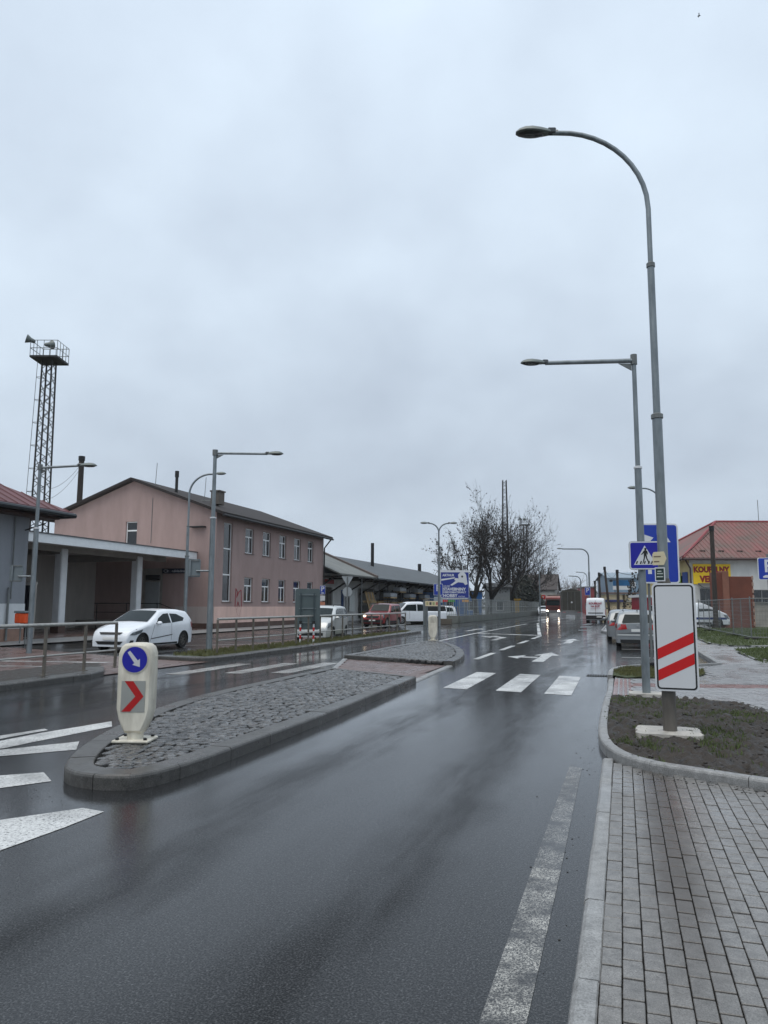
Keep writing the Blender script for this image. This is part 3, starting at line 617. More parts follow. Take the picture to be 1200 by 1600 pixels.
# drain
DR = tag(empty('drain_grate', (-.66, 19.45, 0)), kind='structure')
mb = MB(); mb.box((0, 0, .004), (.5, .42, .008)); mb.build('frame', BLACKM, DR)
for k in range(8):
    mb = MB(); mb.box((-.21 + k * .06, 0, .011), (.03, .36, .012), 0, .003); mb.build('bar', TOWERM, DR)
# water standing in the wheel tracks further on and dark asphalt patches
PATCH = mat('asphalt patch', (26, 26, 28), .3, var=.3)
for P in ([(-3.3, 62), (-2.5, 62.4), (-2.4, 65), (-3.0, 66), (-3.4, 64)], [(-3.0, 54), (-2.2, 54.4), (-2.5, 56.2), (-3.1, 55.8)], [(-3.6, 70), (-2.9, 70), (-2.8, 76), (-3.3, 77)]): sheet('asphalt_patch', P, .004, PATCH, ROAD)
# ------------------------------------------------------------------ buildings
UP = Vector((0, 0, 1))
ORD = ['first', 'second', 'third', 'fourth', 'fifth', 'sixth', 'seventh', 'eighth', 'ninth', 'tenth', 'eleventh', 'twelfth']
def facade(mb, P0, u, n, Lw, H, ops, depth=.2, z0=0.0, mi=0, cuts=()):
    """wall from P0 along u, with real openings (a0, a1, z0, z1) and their reveals"""
    P0 = Vector(P0); u = Vector(u); n = Vector(n)
    xs = sorted({0, Lw, *[o[0] for o in ops], *[o[1] for o in ops]}); zs = sorted({z0, H, *[o[2] for o in ops], *[o[3] for o in ops], *cuts})
    pt = lambda a, z, d=0: P0 + u * a + UP * z - n * d
    for a, b in zip(xs, xs[1:]):
        for c, d in zip(zs, zs[1:]):
            if any(o[0] <= a and b <= o[1] and o[2] <= c and d <= o[3] for o in ops): continue
            mb.quad(pt(a, c), pt(b, c), pt(b, d), pt(a, d), mi)
    for a, b, c, d in ops:
        for p, q in (((a, c), (b, c)), ((b, c), (b, d)), ((b, d), (a, d)), ((a, d), (a, c))): mb.quad(pt(*p), pt(*q), pt(*q, depth), pt(*p, depth), mi)
def window(parent, P0, u, n, op, m=WHITE, fr=.07, mull=(), trans=(), depth=.13, sill=True, gm=GLASS, name='window'):
    """frame with mullions set into the reveal, panes behind, sill in front"""
    P0 = Vector(P0); u = Vector(u); n = Vector(n); a, b, c, d = op
    M = Matrix(((u.x, 0, n.x, 0), (u.y, 0, n.y, 0), (0, 1, 0, 0), (0, 0, 0, 1)))
    def bx(mb, a0, a1, c0, c1, d0, d1):
        q = [P0 + u * x + UP * z + n * y for x in (a0, a1) for z in (c0, c1) for y in (d0, d1)]
        mb.add(q, [(0, 1, 3, 2), (4, 6, 7, 5), (0, 4, 5, 1), (2, 3, 7, 6), (0, 2, 6, 4), (1, 5, 7, 3)])
    f = MB(); o_ = -depth
    bx(f, a + .002, a + fr, c + .002, d - .002, o_ - .05, o_); bx(f, b - fr, b - .002, c + .002, d - .002, o_ - .05, o_)
    bx(f, a + fr, b - fr, c + .002, c + fr, o_ - .05, o_ - .003); bx(f, a + fr, b - fr, d - fr, d - .002, o_ - .05, o_ - .003)
    for x in mull: bx(f, a + (b - a) * x - fr * .6, a + (b - a) * x + fr * .6, c + fr, (c + (d - c) * trans[0]) if trans else d - fr, o_ - .045, o_ + .006)
    for z in trans: bx(f, a + fr, b - fr, c + (d - c) * z - fr * .7, c + (d - c) * z + fr * .7, o_ - .045, o_ + .009)
    w_ = f.build(name, m, parent)
    zs = [c + .02] + [c + (d - c) * z for z in trans] + [d - .02]; xs = [a + .02] + [a + (b - a) * x for x in mull] + [b - .02]
    for i in range(len(zs) - 1):
        xx = xs if i == 0 else [xs[0], xs[-1]]
        for j in range(len(xx) - 1):
            g = MB(); g.quad(*[P0 + u * x + UP * z + n * (o_ - .03) for x, z in ((xx[j], zs[i]), (xx[j + 1], zs[i]), (xx[j + 1], zs[i + 1]), (xx[j], zs[i + 1]))]); g.build('pane', gm, w_)
    if sill:
        s_ = MB(); bx(s_, a - .06, b + .06, c - .05, c - .003, o_ + .01, .07); s_.build('sill', mat('grey sill', (120, 112, 108), .5, .2), w_)
    return w_
def stucco(name, rgb, **k): return mat(name, rgb, .85, var=.17, vscale=1.1, bump=.35, bscale=55, stretch=(1.1, 1.1, .3), **k)
PINK = stucco('pink render', (160, 138, 133)); PINKL = stucco('pale pink plinth', (214, 182, 170)); BASE = mat('brown stone base', (84, 64, 56), .6, var=.35, vscale=2, bump=.4)
GREYW = stucco('grey render', (138, 142, 148)); WHW = stucco('white render', (206, 210, 212)); DKROOF = mat('dark roof sheet', (42, 36, 35), .85, var=.35, vscale=1.5, stretch=(1, .2, 1))
CONC = mat('stained concrete', (150, 146, 140), .8, var=.25, vscale=.9, bump=.3)
# pink two-storey building
FX, FS, FE, DEP, EH, RH = -26.5, 45.4, 64.9, 13.6, 8.05, 10.5
PB = tag(empty('pink_building', (FX, FS, 0)), 'two storey pink rendered building with pale plinth and dark gable roof', 'building')
ux, nx = Vector((0, 1, 0)), Vector((1, 0, 0))
cols = [(49.6, 50.95), (52.45, 53.85), (55.4, 56.75), (58.3, 59.7), (61.2, 62.5)]
ops = [(1.05, 2.3, 1.9, 7.45)] + [(a - FS, b - FS, z0, z1) for a, b in cols for z0, z1 in ((1.9, 3.7), (5.48, 7.35))]
mb = MB(); facade(mb, (0, 0, 0), ux, nx, FE - FS, EH, ops, .22, 1.55)
gops = [(6.4, 7.35, 5.87, 7.58), (4.1, 5.8, .6, 4.2)]
facade(mb, (0, 0, 0), Vector((-1, 0, 0)), Vector((0, -1, 0)), DEP, EH, gops, .22, 0.0)
mb.add([(0, 0, EH), (-DEP, 0, EH), (-DEP / 2, 0, RH)], [(0, 1, 2)]); mb.add([(0, FE - FS, EH), (-DEP, FE - FS, EH), (-DEP / 2, FE - FS, RH)], [(0, 1, 2)])
mb.quad((0, FE - FS, 0), (-DEP, FE - FS, 0), (-DEP, FE - FS, EH), (0, FE - FS, EH)); mb.quad((-DEP, 0, 0), (-DEP, FE - FS, 0), (-DEP, FE - FS, EH), (-DEP, 0, EH))
mb.build('wall', PINK, PB)
mb = MB(); mb.box((.01, (FE - FS) / 2, .985), (.06, FE - FS + .02, 1.13)); mb.build('plinth', PINKL, PB)
mb = MB(); mb.box((-1.5, -.02, .985), (3.04, .05, 1.13)); mb.build('plinth', stucco('grey pink plinth', (168, 158, 154)), PB)
mb = MB(); mb.box((.005, (FE - FS) / 2, .21), (.09, FE - FS + .06, .42)); mb.box((-1.5, -.01, .21), (3.04, .09, .42)); mb.build('base', BASE, PB)
for k, o in enumerate(ops):
    window(PB, (0, 0, 0), ux, nx, o, trans=(.34, .67) if k == 0 else (.66,), mull=() if k == 0 else (.52,))
window(PB, (0, 0, 0), Vector((-1, 0, 0)), Vector((0, -1, 0)), gops[0], trans=(.62,))
DOORG = mat('grey door', (146, 150, 152), .5, var=.1)
mb = MB(); mb.box((-4.95, .12, 2.4), (1.7, .06, 3.6)); dsur = mb.build('door_surround', CONC, PB)
mb = MB(); mb.box((-4.95, .05, 1.95), (1.15, .06, 2.6), 0, .01); dd = mb.build('door', DOORG, PB)
mb = MB(); mb.box((-4.95, .05, 3.55), (1.15, .05, .38)); mb.build('fanlight', GLASS, dd)
mb = MB(); mb.box((-4.5, -.01, 1.75), (.04, .06, .14), 0, .008); mb.build('handle', BLACKM, dd)
mb = MB()
ov, eo = .45, .75; sl = (RH - EH) / (DEP / 2); th = .2; Lr = FE - FS
for sgn in (1, -1):
    e = Vector((-DEP / 2 + sgn * (DEP / 2 + eo), 0, EH - eo * sl)); r_ = Vector((-DEP / 2, 0, RH))
    q = [e + Vector((0, -ov, 0)), e + Vector((0, Lr + ov, 0)), r_ + Vector((0, Lr + ov, 0)), r_ + Vector((0, -ov, 0))]
    mb.add([p + Vector((0, 0, .02)) for p in q] + [p + Vector((0, 0, .02 + th)) for p in q], [(0, 1, 2, 3), (4, 5, 6, 7), (0, 1, 5, 4), (1, 2, 6, 5), (2, 3, 7, 6), (3, 0, 4, 7)])
rf = mb.build('roof', DKROOF, PB)
mb = MB(); mb.tube([(eo + .02, -ov, EH - eo * sl), (eo + .02, Lr + ov, EH - eo * sl)], .09, 8); mb.build('gutter', BLACKM, rf)
mb = MB(); mb.tube([(eo, Lr - .1, EH - .35), (.14, Lr - .12, EH - 1.1), (.14, Lr - .12, .2)], .07, 8); mb.build('downpipe', BLACKM, PB)
mb = MB(); mb.box((-1.9, 3.3, 9.5), (.7, .8, .95), 0, .02); mb.box((-1.9, 3.3, 10.02), (.82, .92, .1)); mb.build('chimney', mat('old chimney', (96, 90, 84), .85, var=.3, vscale=4, bump=.5), rf)
mb = MB(); mb.tube([(-4.2, 1.4, 9.5), (-4.2, 1.4, 11.3)], .11, 8); mb.tube([(-4.2, 1.4, 10.9), (-4.2, 1.4, 11.35)], .15, 8); mb.build('vent_pipe', BLACKM, rf)
for x, y, z in ((-5.6, .8, 10.0), (-2.6, 2.6, 9.1)):
    mb = MB(); mb.tube([(x, y, z), (x + .1, y, z + 1.9)], .022, 6); mb.tube([(x - .5, y, z + .2), (x + .5, y, z + .15)], .03, 6); mb.build('antenna', GALVD, rf)
mb = MB(); mb.box((-1.35, -.2, 7.02), (1.1, .4, .1), 0, .02); mb.build('lamp_bracket', BLACKM, PB)
mb = MB(); mb.tube([(-8.6 + 3.4, -.02, 6), (-8.6 + 3.42, -.02, 9.2)], .02, 5); mb.build('lightning_wire', GALVD, PB)
GRAF = mat('graffiti red', (138, 50, 58), .7)
mb = MB()
def stroke(pts, r_=.035): mb.tube([(.012, a, z) for a, z in pts], r_, 4)
stroke([(2.95, 2.85), (3.2, 2.6), (3.1, 2.2), (3.4, 2.6), (3.75, 2.75)]); stroke([(2.95, 2.85), (2.9, 1.6), (3.2, 1.0), (3.5, .85), (3.85, 1.6), (3.75, 2.75)]); stroke([(3.1, 1.3), (3.3, 1.9), (3.55, 1.5)])
mb.build('graffiti', GRAF, PB)
# sign on the gable under the canopy
NS = tag(empty('station_sign', (-29.55, 45.3, 4.0)), 'narrow dark blue sign with white lettering under the canopy end', 'sign')
mb = MB(); mb.box((0, 0, 0), (2.1, .06, .34)); mb.build('board', mat('navy board', (18, 24, 48), .5), NS)
text_mesh('nákladna', .26, SIGNW, 'lettering', NS, face_M((.25, -.034, -.01)), .002, sx=1.15)
mb = MB(); mb.tube([(-.75 + .16 * math.cos(a), -.04, .09 * math.sin(a)) for a in [k * math.pi / 6 for k in range(12)]] + [(-.75 + .16, -.04, 0)], .012, 4); mb.tube([(-.6, -.04, .08), (-.6, -.04, -.08), (-.5, -.04, 0), (-.6, -.04, .08)], .012, 4); mb.build('emblem', SIGNW, NS)

# station canopy on columns, from the grey house to the pink gable
CN = tag(empty('station_canopy', (0, 0, 0)), 'flat white edged concrete canopy on pale columns between two station buildings', 'canopy')
mb = MB(); mb.box((-37.0, 36.6, 5.02), (18, 17.4, .14)); mb.build('roof_slab', mat('canopy soffit', (206, 206, 204), .8, var=.12, vscale=1), CN)
mb = MB(); mb.box((-27.94, 36.6, 5.02), (.12, 17.4, .5), 0, .01); mb.build('fascia', mat('fascia white', (226, 230, 232), .5, var=.08), CN)
mb = MB(); mb.box((-27.98, 36.6, 5.27), (.3, 17.5, .06)); mb.build('roof_edge', mat('roof edge tin', (84, 86, 88), .45, .4), CN)
for s_ in (35.0, 42.0):
    mb = MB(); mb.box((-30.3, s_, 2.4), (.52, .52, 4.8), 0, .05); cl = mb.build('column', mat('column white', (222, 226, 228), .7, var=.12, vscale=1.5), CN)
    mb = MB(); mb.box((-30.3, s_, .27), (.55, .55, .5)); mb.build('column_base', BASE, cl)
    mb = MB(); mb.box((-34.0, s_ - .1, 4.72), (7.6, .35, .45)); mb.build('beam', CONC, CN)
mb = MB(); mb.box((-30.3, 36.5, 4.78), (.34, 17, .34)); mb.build('beam', CONC, CN)
# back wall of the canopy hall
BW = tag(empty('station_hall', (-36.2, 28.2, 0)), 'dim grey hall wall with boarded openings behind the canopy columns', 'building')
mb = MB(); bops = [(8.9, 10.4, 1.9, 3.75), (4.0, 4.3, 1.6, 3.7), (5.0, 7.9, 1.55, 3.7), (1.2, 2.4, .1, 3.0)]
facade(mb, (0, 0, 0), ux, nx, 17.2, 4.9, bops, .25); mb.build('wall', stucco('hall wall', (176, 172, 166)), BW)
window(BW, (0, 0, 0), ux, nx, bops[0], mull=(.35, .7), m=mat('old frame', (150, 150, 146), .6))
for o in bops[1:]:
    mb = MB(); mb.box((-.12, (o[0] + o[1]) / 2, (o[2] + o[3]) / 2), (.08, o[1] - o[0] - .01, o[3] - o[2] - .01)); mb.build('boarding', mat('boarding', (140, 136, 132), .7, var=.2), BW)
for k, z in enumerate((1.5, .85, .3)):
    mb = MB(); mb.box((.05, 9.6, z), (.1, 2.0, .09 if k < 2 else .2)); mb.build('ledge', BLACKM, BW)
# ramp railing to the door
RR = tag(empty('stair_railing', (-31.0, 43.4, 0)), 'thin black handrail leading down from the station door', 'railing')
mb = MB(); mb.tube([(-3.6, 0, 1.75), (1.6, 0, 1.75), (3.9, -.1, .95)], .03, 6); mb.build('top_rail', BLACKM, RR)
mb = MB(); mb.tube([(-3.6, 0, 1.15), (1.6, 0, 1.15), (3.7, -.1, .45)], .022, 6); mb.build('middle_rail', BLACKM, RR)
for x, h in ((-3.4, 1.75), (-1, 1.75), (1.4, 1.75), (3.8, 1.0)):
    mb = MB(); mb.tube([(x, 0, 0), (x, 0, h)], .028, 6); mb.build('post', BLACKM, RR)
mb = MB(); mb.box((-2.2, .9, .3), (6.4, 1.6, .6), 0, .01); mb.build('landing', CONC, RR)

# grey house with red roof at the left edge
GH = tag(empty('grey_house', (-25.7, 27.5, 0)), 'grey rendered house with red sheet roof and white band at the left edge', 'building')
mb = MB(); mb.box((-6, -9, 3.7), (12, 18, 4.2)); mb.build('wall', GREYW, GH)
mb = MB(); mb.box((-5.995, -8.995, 1.15), (12.03, 18.03, 1.1)); mb.build('white_band', WHW, GH)
mb = MB(); mb.box((-5.995, -8.995, .3), (12.05, 18.05, .62)); mb.build('base', mat('sandstone base', (140, 112, 98), .8, var=.3, vscale=2), GH)
mb = MB(); RZ = 5.8; e = 1.3
v = [(e, e, RZ), (-12 - e, e, RZ), (-12 - e, -18 - e, RZ), (e, -18 - e, RZ), (-6, -5.5, RZ + 3.6), (-6, -12.5, RZ + 3.6)]
v = v + [(x, y, z + .14) for x, y, z in v]
mb.add(v, [(6, 7, 10), (7, 8, 11, 10), (8, 9, 11), (9, 6, 10, 11), (0, 1, 7, 6), (1, 2, 8, 7), (2, 3, 9, 8), (3, 0, 6, 9), (0, 3, 2, 1)])
REDR = mat('red roof sheet', (94, 45, 49), .5, var=.3, vscale=1.2, bump=.2, bscale=10)
r_ = mb.build('roof', REDR, GH)
for k in range(30):   # standing seams on the slope that faces the road
    y = e - .3 - k * .62
    if y < -15: break
    t_ = 1.0 if y < -5.5 else (e - y) / (e + 5.5)
    x1 = e + (-6 - e) * t_; z1 = RZ + .15 + 3.6 * t_
    mb = MB(); mb.tube([(e, y, RZ + .16), (x1, y, z1 + .01)], .02, 4); mb.build('seam', REDR, r_)
mb = MB(); mb.box((-6, -9, RZ - .16), (13.6, 20.0, .1)); mb.build('eaves_board', mat('brown eaves', (70, 50, 44), .7, var=.2), r_)
mb = MB(); mb.tube([(e + .08, e, RZ - .02), (e + .08, -18, RZ - .02)], .11, 8); mb.tube([(e + .08, e + .05, RZ - .02), (-11, e + .05, RZ - .02)], .11, 8); mb.build('gutter', mat('dark gutter', (54, 58, 62), .4, .5), r_)
mb = MB(); mb.tube([(.08, -.9, 5.6), (.08, -.9, 1.9)], .03, 6); mb.tube([(.1, -1.05, 2.4), (.1, -1.05, .1)], .05, 6); mb.build('downpipe', GALVD, GH)
mb = MB(); mb.tube([(.02, -.25, 5.0), (1.0, -.1, 5.3)], .03, 6); mb.build('bracket', BLACKM, GH)
# passage between house and canopy: dark doorway with a blue sign
PS = tag(empty('passage_sign', (-28.6, 29.5, 3.05)), 'small deep blue sign over the dark passage beside the grey house', 'sign')
mb = MB(); mb.box((0, 0, 0), (1.7, .08, .5), 0, .01); mb.build('board', mat('royal blue board', (16, 26, 104), .5), PS)
mb = MB(); mb.box((-.2, -.045, -.02), (.8, .006, .07)); mb.build('lettering', SIGNW, PS)
PD = tag(empty('passage_door', (-28.4, 29.9, 0)), 'tall nearly black door in the passage beside the grey house', 'door')
mb = MB(); mb.box((0, 0, 1.3), (2.0, .1, 2.6), 0, .01); mb.build('leaf', mat('navy door', (14, 18, 30), .35), PD)
mb = MB(); mb.box((0, .02, 2.68), (2.2, .16, .14)); mb.build('lintel', CONC, PD)
mb = MB(); mb.box((1.06, -.02, 1.3), (.1, .14, 2.6)); mb.build('jamb', CONC, PD)
# orange bins on the wall
for k, (x, y, lb) in enumerate(((-24.0, 25.45, 'orange waste bin fixed at the corner of the grey house'), (-23.4, 25.1, 'orange waste bin with a grey frame standing before the passage'))):
    B = tag(empty('waste_bin', (x, y, 0)), lb, 'bin', 'orange bins by the grey house')
    mb = MB(); mb.box((0, 0, 1.1), (.3, .26, .42), 0, .04); mb.build('bin_body', mat('orange plastic', (226, 84, 30), .45, var=.1), B)
    mb = MB(); mb.box((0, 0, 1.36), (.34, .3, .09), 0, .02); mb.build('lid', SIGNG, B)
    mb = MB(); mb.tube([(0, .1, 0), (0, .1, .86)], .03, 6); mb.build('post', GALVD, B)

# long warehouse with wide eaves
WH = tag(empty('warehouse', (-25, 62, 0)), 'long goods warehouse with wide eaves on brackets and dark open bays', 'warehouse')
WALLW = stucco('warehouse white', (190, 190, 188))
mb = MB(); wops = [(4.6, 6.0, .1, 3.1), (7.0, 10.2, .3, 3.5), (12.6, 13.6, .2, 3.3)] + [(18 + k * 7.5, 24.2 + k * 7.5, .2, 3.6) for k in range(6)]
facade(mb, (-3.4, 0, 0), ux, nx, 66, 4.9, wops, .3); mb.quad((-3.4, 0, 0), (-12, 0, 0), (-12, 0, 5), (-3.4, 0, 5)); mb.quad((-3.4, 66, 0), (-12, 66, 0), (-12, 66, 5), (-3.4, 66, 5)); mb.quad((-12, 0, 0), (-12, 66, 0), (-12, 66, 5), (-12, 0, 5))
mb.quad((-7.5, 17, 0), (-7.5, 66, 0), (-7.5, 66, 5), (-7.5, 17, 5))
mb.build('wall', WALLW, WH)
mb = MB(); mb.box((-3.37, 3.3, 2.5), (.04, .9, 4.4)); mb.build('brick_pier', mat('brick pier', (150, 70, 56), .8, var=.3, vscale=5), WH)
for k, (o, rgb) in enumerate(zip(wops[:3], ((128, 126, 130), (70, 66, 62), (20, 74, 140)))):
    mb = MB(); mb.box((-3.55, (o[0] + o[1]) / 2, (o[2] + o[3]) / 2), (.08, o[1] - o[0] - .05, o[3] - o[2] - .03)); d_ = mb.build('door', mat('warehouse door %s' % 'abc'[k], rgb, .6, var=.25), WH)
    mb = MB(); [mb.box((-3.49, o[0] + (o[1] - o[0]) * q, (o[2] + o[3]) / 2), (.04, .08, o[3] - o[2] - .2)) for q in (.3, .62)]; mb.build('door_rail', BLACKM, d_)
mb = MB(); mb.box((-3.3, 8.6, 4.05), (.06, 3.2, .45)); mb.build('red_board', mat('faded red board', (150, 44, 44), .6, var=.2), WH)
mb = MB(); mb.box((-3.2, 8.6, .8), (.3, 3.2, 1.1)); mb.build('blue_panel', mat('blue panel', (26, 60, 122), .5, var=.2), WH)
mb = MB(); mb.box((-3.25, 15.6, 2.2), (.06, 1.6, 2.4)); mb.build('notice_board', mat('pale notice', (204, 208, 206), .6, var=.1), WH)
def slab(mb, e0, e1, r0, r1, t=.15):
    q = [Vector(p) for p in (e0, e1, r1, r0)]; mb.add(q + [p + Vector((0, 0, t)) for p in q], [(0, 1, 2, 3), (4, 5, 6, 7), (0, 1, 5, 4), (1, 2, 6, 5), (2, 3, 7, 6), (3, 0, 4, 7)])
mb = MB(); slab(mb, (0, 3.4, 4.5), (0, 14.4, 4.5), (-7.2, 3.4, 7.6), (-7.2, 14.4, 7.6)); slab(mb, (-14.4, 3.4, 4.5), (-14.4, 14.4, 4.5), (-7.2, 3.4, 7.6), (-7.2, 14.4, 7.6)); mb.build('roof', mat('pale grey roof', (106, 108, 104), .6, var=.25, vscale=.8), WH)
mb = MB(); slab(mb, (.05, 14.1, 4.62), (.05, 14.75, 4.62), (-7.2, 14.1, 7.74), (-7.2, 14.75, 7.74), .22); mb.build('verge_board', mat('brown verge', (92, 82, 78), .7, var=.2), WH)
mb = MB(); slab(mb, (0, 14.8, 4.45), (0, 67, 4.45), (-7.6, 14.8, 7.35), (-7.6, 67, 7.35)); slab(mb, (-15.2, 14.8, 4.45), (-15.2, 67, 4.45), (-7.6, 14.8, 7.35), (-7.6, 67, 7.35)); r_ = mb.build('roof', mat('dark slate sheet roof', (78, 84, 88), .7, var=.2, vscale=.8), WH)
mb = MB(); mb.tube([(-5.4, 29, 6.3), (-5.4, 29, 9.6)], .22, 8); mb.build('stove_pipe', BLACKM, r_)
mb = MB(); mb.tube([(-7.4, 60, 7.2), (-7.4, 60, 8.6)], .3, 8); mb.build('stove_pipe', BLACKM, r_)
for k in range(14):
    y = 4.4 + k * 4.7; mb = MB(); mb.tube([(-3.35, y, 2.9), (-1.0, y, 4.3)], .09, 5); mb.tube([(-3.35, y, 4.35), (-.2, y, 4.4)], .09, 5); mb.build('bracket', mat('dark timber', (46, 40, 36), .8, var=.3), WH)
for y in (6.6, 11.2):
    mb = MB(); mb.tube([(-.6, y, 0), (-.6, y, 4.45)], .07, 6); mb.build('post', GALVD, WH)
# stock in front of and inside the bays
r2 = random.Random(4); WOODS = [mat('timber %s' % c, rgb, .7, var=.3, vscale=6, stretch=(1, .1, 1)) for c, rgb in (('pale', (196, 168, 124)), ('fresh', (176, 142, 96)), ('grey', (150, 146, 138)))]
for k in range(16):
    y = 62 + 19.5 + (k % 8) * 2.6 + r2.uniform(-.3, .3); z = .4 + (k // 8) * 1.15 + r2.uniform(0, .2); x = -27.6 + r2.uniform(-.3, .3)
    T_ = tag(empty('timber_stack', (x, y, z)), '%s bundle of boards on the %s warehouse shelf counted from the blue door' % (ORD[k % 8], ('floor', 'upper')[k // 8]), 'timber', 'timber racked in the warehouse')
    for q in range(4):
        mb = MB(); mb.box((r2.uniform(-.05, .05), r2.uniform(-.1, .1), .1 + q * .13), (.9, 2.2, .1), 0, .01); mb.build('board', WOODS[r2.randrange(3)], T_)
for k in range(9):
    y = 62 + 24 + k * 4.2 + r2.uniform(-.4, .4); z = 2.6 + (k % 2) * .75
    P_ = tag(empty('wrapped_pallet', (-26.6 + r2.uniform(-.4, .4), y, z)), '%s wrapped pallet high on the warehouse racking counted from the blue door' % ORD[k], 'pallet', 'wrapped pallets on the racking')
    mb = MB(); mb.box((0, 0, .3), (1.0, 2.6, .5), 0, .08); mb.build('wrapped_goods', mat('plastic wrap', (170, 174, 178), .3, var=.25, vscale=3), P_)
    mb = MB(); [mb.box((a, 0, -.02), (.12, 2.4, .12)) for a in (-.4, 0, .4)]; mb.build('pallet_base', WOODS[0], P_)
RK = tag(empty('storage_rack', (-27.2, 84, 0)), 'dark steel storage racking along the warehouse bays', 'rack')
for k in range(12):
    mb = MB(); mb.tube([(0, k * 3.3, 0), (0, k * 3.3, 4.2)], .06, 5); mb.build('upright', BLACKM, RK)
for z in (1.2, 2.4, 3.3):
    mb = MB(); mb.box((0, 18.2, z), (1.1, 36.6, .08)); mb.build('shelf', BLACKM, RK)
PLK = tag(empty('timber_planks', (-27.3, 80.2, 0)), 'upright planks leaning in the first open warehouse bay', 'timber')
for k in range(9):
    mb = MB(); mb.tube([(.5, k * .35, 0), (-.3, k * .35 + r2.uniform(-.1, .1), 3.2)], .08, 4); mb.build('plank', WOODS[k % 3], PLK)

# lattice floodlight towers
def lattice(name, loc, h, w0, w1, label, plat=False, rz=0.3):
    T_ = tag(empty(name, loc, rz), label, 'tower', 'lattice floodlight towers')
    cn = [(-1, -1), (1, -1), (1, 1), (-1, 1)]; hw = lambda z: (w0 + (w1 - w0) * z / h) / 2
    for a, b in cn:
        mb = MB(); mb.tube([(a * hw(0), b * hw(0), 0), (a * hw(h), b * hw(h), h)], .075, 5); mb.build('leg', TOWERM, T_)
    for i in range(4):
        (a, b), (c, d) = cn[i], cn[(i + 1) % 4]; mb = MB(); z = .4; st = 0
        while z < h - .5:
            z1 = z + .62; p, q = hw(z), hw(z1)
            mb.tube([(a * p, b * p, z), (c * q, d * q, z1)] if st % 2 == 0 else [(c * p, d * p, z), (a * q, b * q, z1)], .032, 4); z = z1; st += 1
        mb.build('lacing', TOWERM, T_)
    if plat:
        mb = MB(); mb.box((0, 0, h + .1), (2.25, 2.25, .16)); mb.build('platform', TOWERM, T_)
        mb = MB()
        for zz in (.8, 1.45): mb.tube([(-1.1, -1.1, h + zz), (1.1, -1.1, h + zz), (1.1, 1.1, h + zz), (-1.1, 1.1, h + zz), (-1.1, -1.1, h + zz)], .03, 5)
        g = mb.build('guard_rail', GALVD, T_)
        for k in range(5):
            for a, b in ((-1.1 + k * .55, -1.1), (-1.1 + k * .55, 1.1), (-1.1, -1.1 + k * .55), (1.1, -1.1 + k * .55)):
                mb = MB(); mb.tube([(a, b, h + .18), (a, b, h + 1.45)], .026, 4); mb.build('baluster', GALVD, g)
        for a, b, az in ((-1.3, -.9, 3.6), (-.2, .3, 1.0)):
            M = Matrix.Translation((a, b, h + 1.55)) @ Matrix.Rotation(az, 4, 'Z') @ Matrix.Rotation(R(75), 4, 'Y')
            mb = MB(); mb.lathe([(.08, -.45), (.16, -.35), (.2, -.1), (.36, .22), (.38, .26)], 14, M); mb.build('floodlight', LAMPG, T_, True)
            mb = MB(); mb.lathe([(.02, .2), (.35, .24)], 14, M); mb.build('floodlight_glass', LAMPGL, T_)
        lx = -hw(0) - .75
        lad = MB(); [lad.tube([(lx + d_, -.2, .5), (lx + d_ + .45, -.2, h)], .022, 4) for d_ in (0,)]; ld = lad.build('ladder_rail', TOWERM, T_)
        for k in range(int(h / 1.9)):
            z = 1.2 + k * 1.9; x0 = lx + .45 * z / h; mb = MB(); mb.tube([(-hw(z), -.32, z), (x0 + .1, -.32, z), (x0, -.1, z), (x0 + .1, .12, z), (-hw(z), .12, z)], .02, 4); mb.build('cage_hoop', TOWERM, T_)
    return T_
lattice('lattice_tower', (-44.6, 48.8, 0), 21.6, 1.15, .78, 'tall dark lattice tower with railed floodlight platform behind the red roof', True)
lattice('lattice_tower', (-19.0, 129.3, 0), 23.4, 1.3, .6, 'tapering lattice mast rising out of the bare trees', False)
lattice('lattice_tower', (-22.4, 186, 0), 21.4, 1.1, .8, 'distant lattice tower with floodlight basket right of the bare trees', True)

# right-hand house with hip roof
YH = tag(empty('shop_house', (6.0, 75.2, 0)), 'white and yellow shop house with weathered red hipped sheet roof', 'building')
YW = stucco('yellow render', (196, 180, 132)); SHW = stucco('shop white', (208, 208, 204))
u2 = Vector((.953, .302, 0)); n2 = Vector((.302, -.953, 0)); v2 = Vector((-.302, .953, 0))
mb = MB(); sops = [(.9, 2.6, .3, 3.35), (5.3, 9.5, 1.9, 3.25), (5.3, 9.5, .3, 1.5)]
facade(mb, (0, 0, 0), u2, n2, 18, 6.05, sops, .3); mb.build('wall', SHW, YH)
mb = MB(); lops = [(1.2, 2.6, 2.6, 4.6), (4.0, 5.4, 2.6, 4.6), (1.2, 2.6, .6, 2.0)]; facade(mb, (0, 0, 0), v2, -u2, 13, 6.05, lops, .2); mb.build('side_wall', YW, YH)
mb = MB(); a_, b_ = u2 * 18, v2 * 13; mb.quad(a_, a_ + b_, a_ + b_ + UP * 6, a_ + UP * 6); mb.quad(b_, a_ + b_, a_ + b_ + UP * 6, b_ + UP * 6); mb.build('rear_wall', YW, YH)
for o in sops: window(YH, (0, 0, 0), u2, n2, o, m=mat('grey frame', (120, 122, 122), .5), mull=(.33, .66), sill=False)
for o in lops: window(YH, (0, 0, 0), v2, -u2, o, mull=(.5,), m=mat('dark frame', (50, 54, 60), .5))
RUSTR = mat('weathered red sheet', (120, 72, 70), .65, var=.4, vscale=.55, dark=s2l((94, 86, 78)))
mb = MB(); o = .9; E = [(-o, -o), (18 + o, -o), (18 + o, 13 + o), (-o, 13 + o), (5.6, 6.5), (12.4, 6.5)]
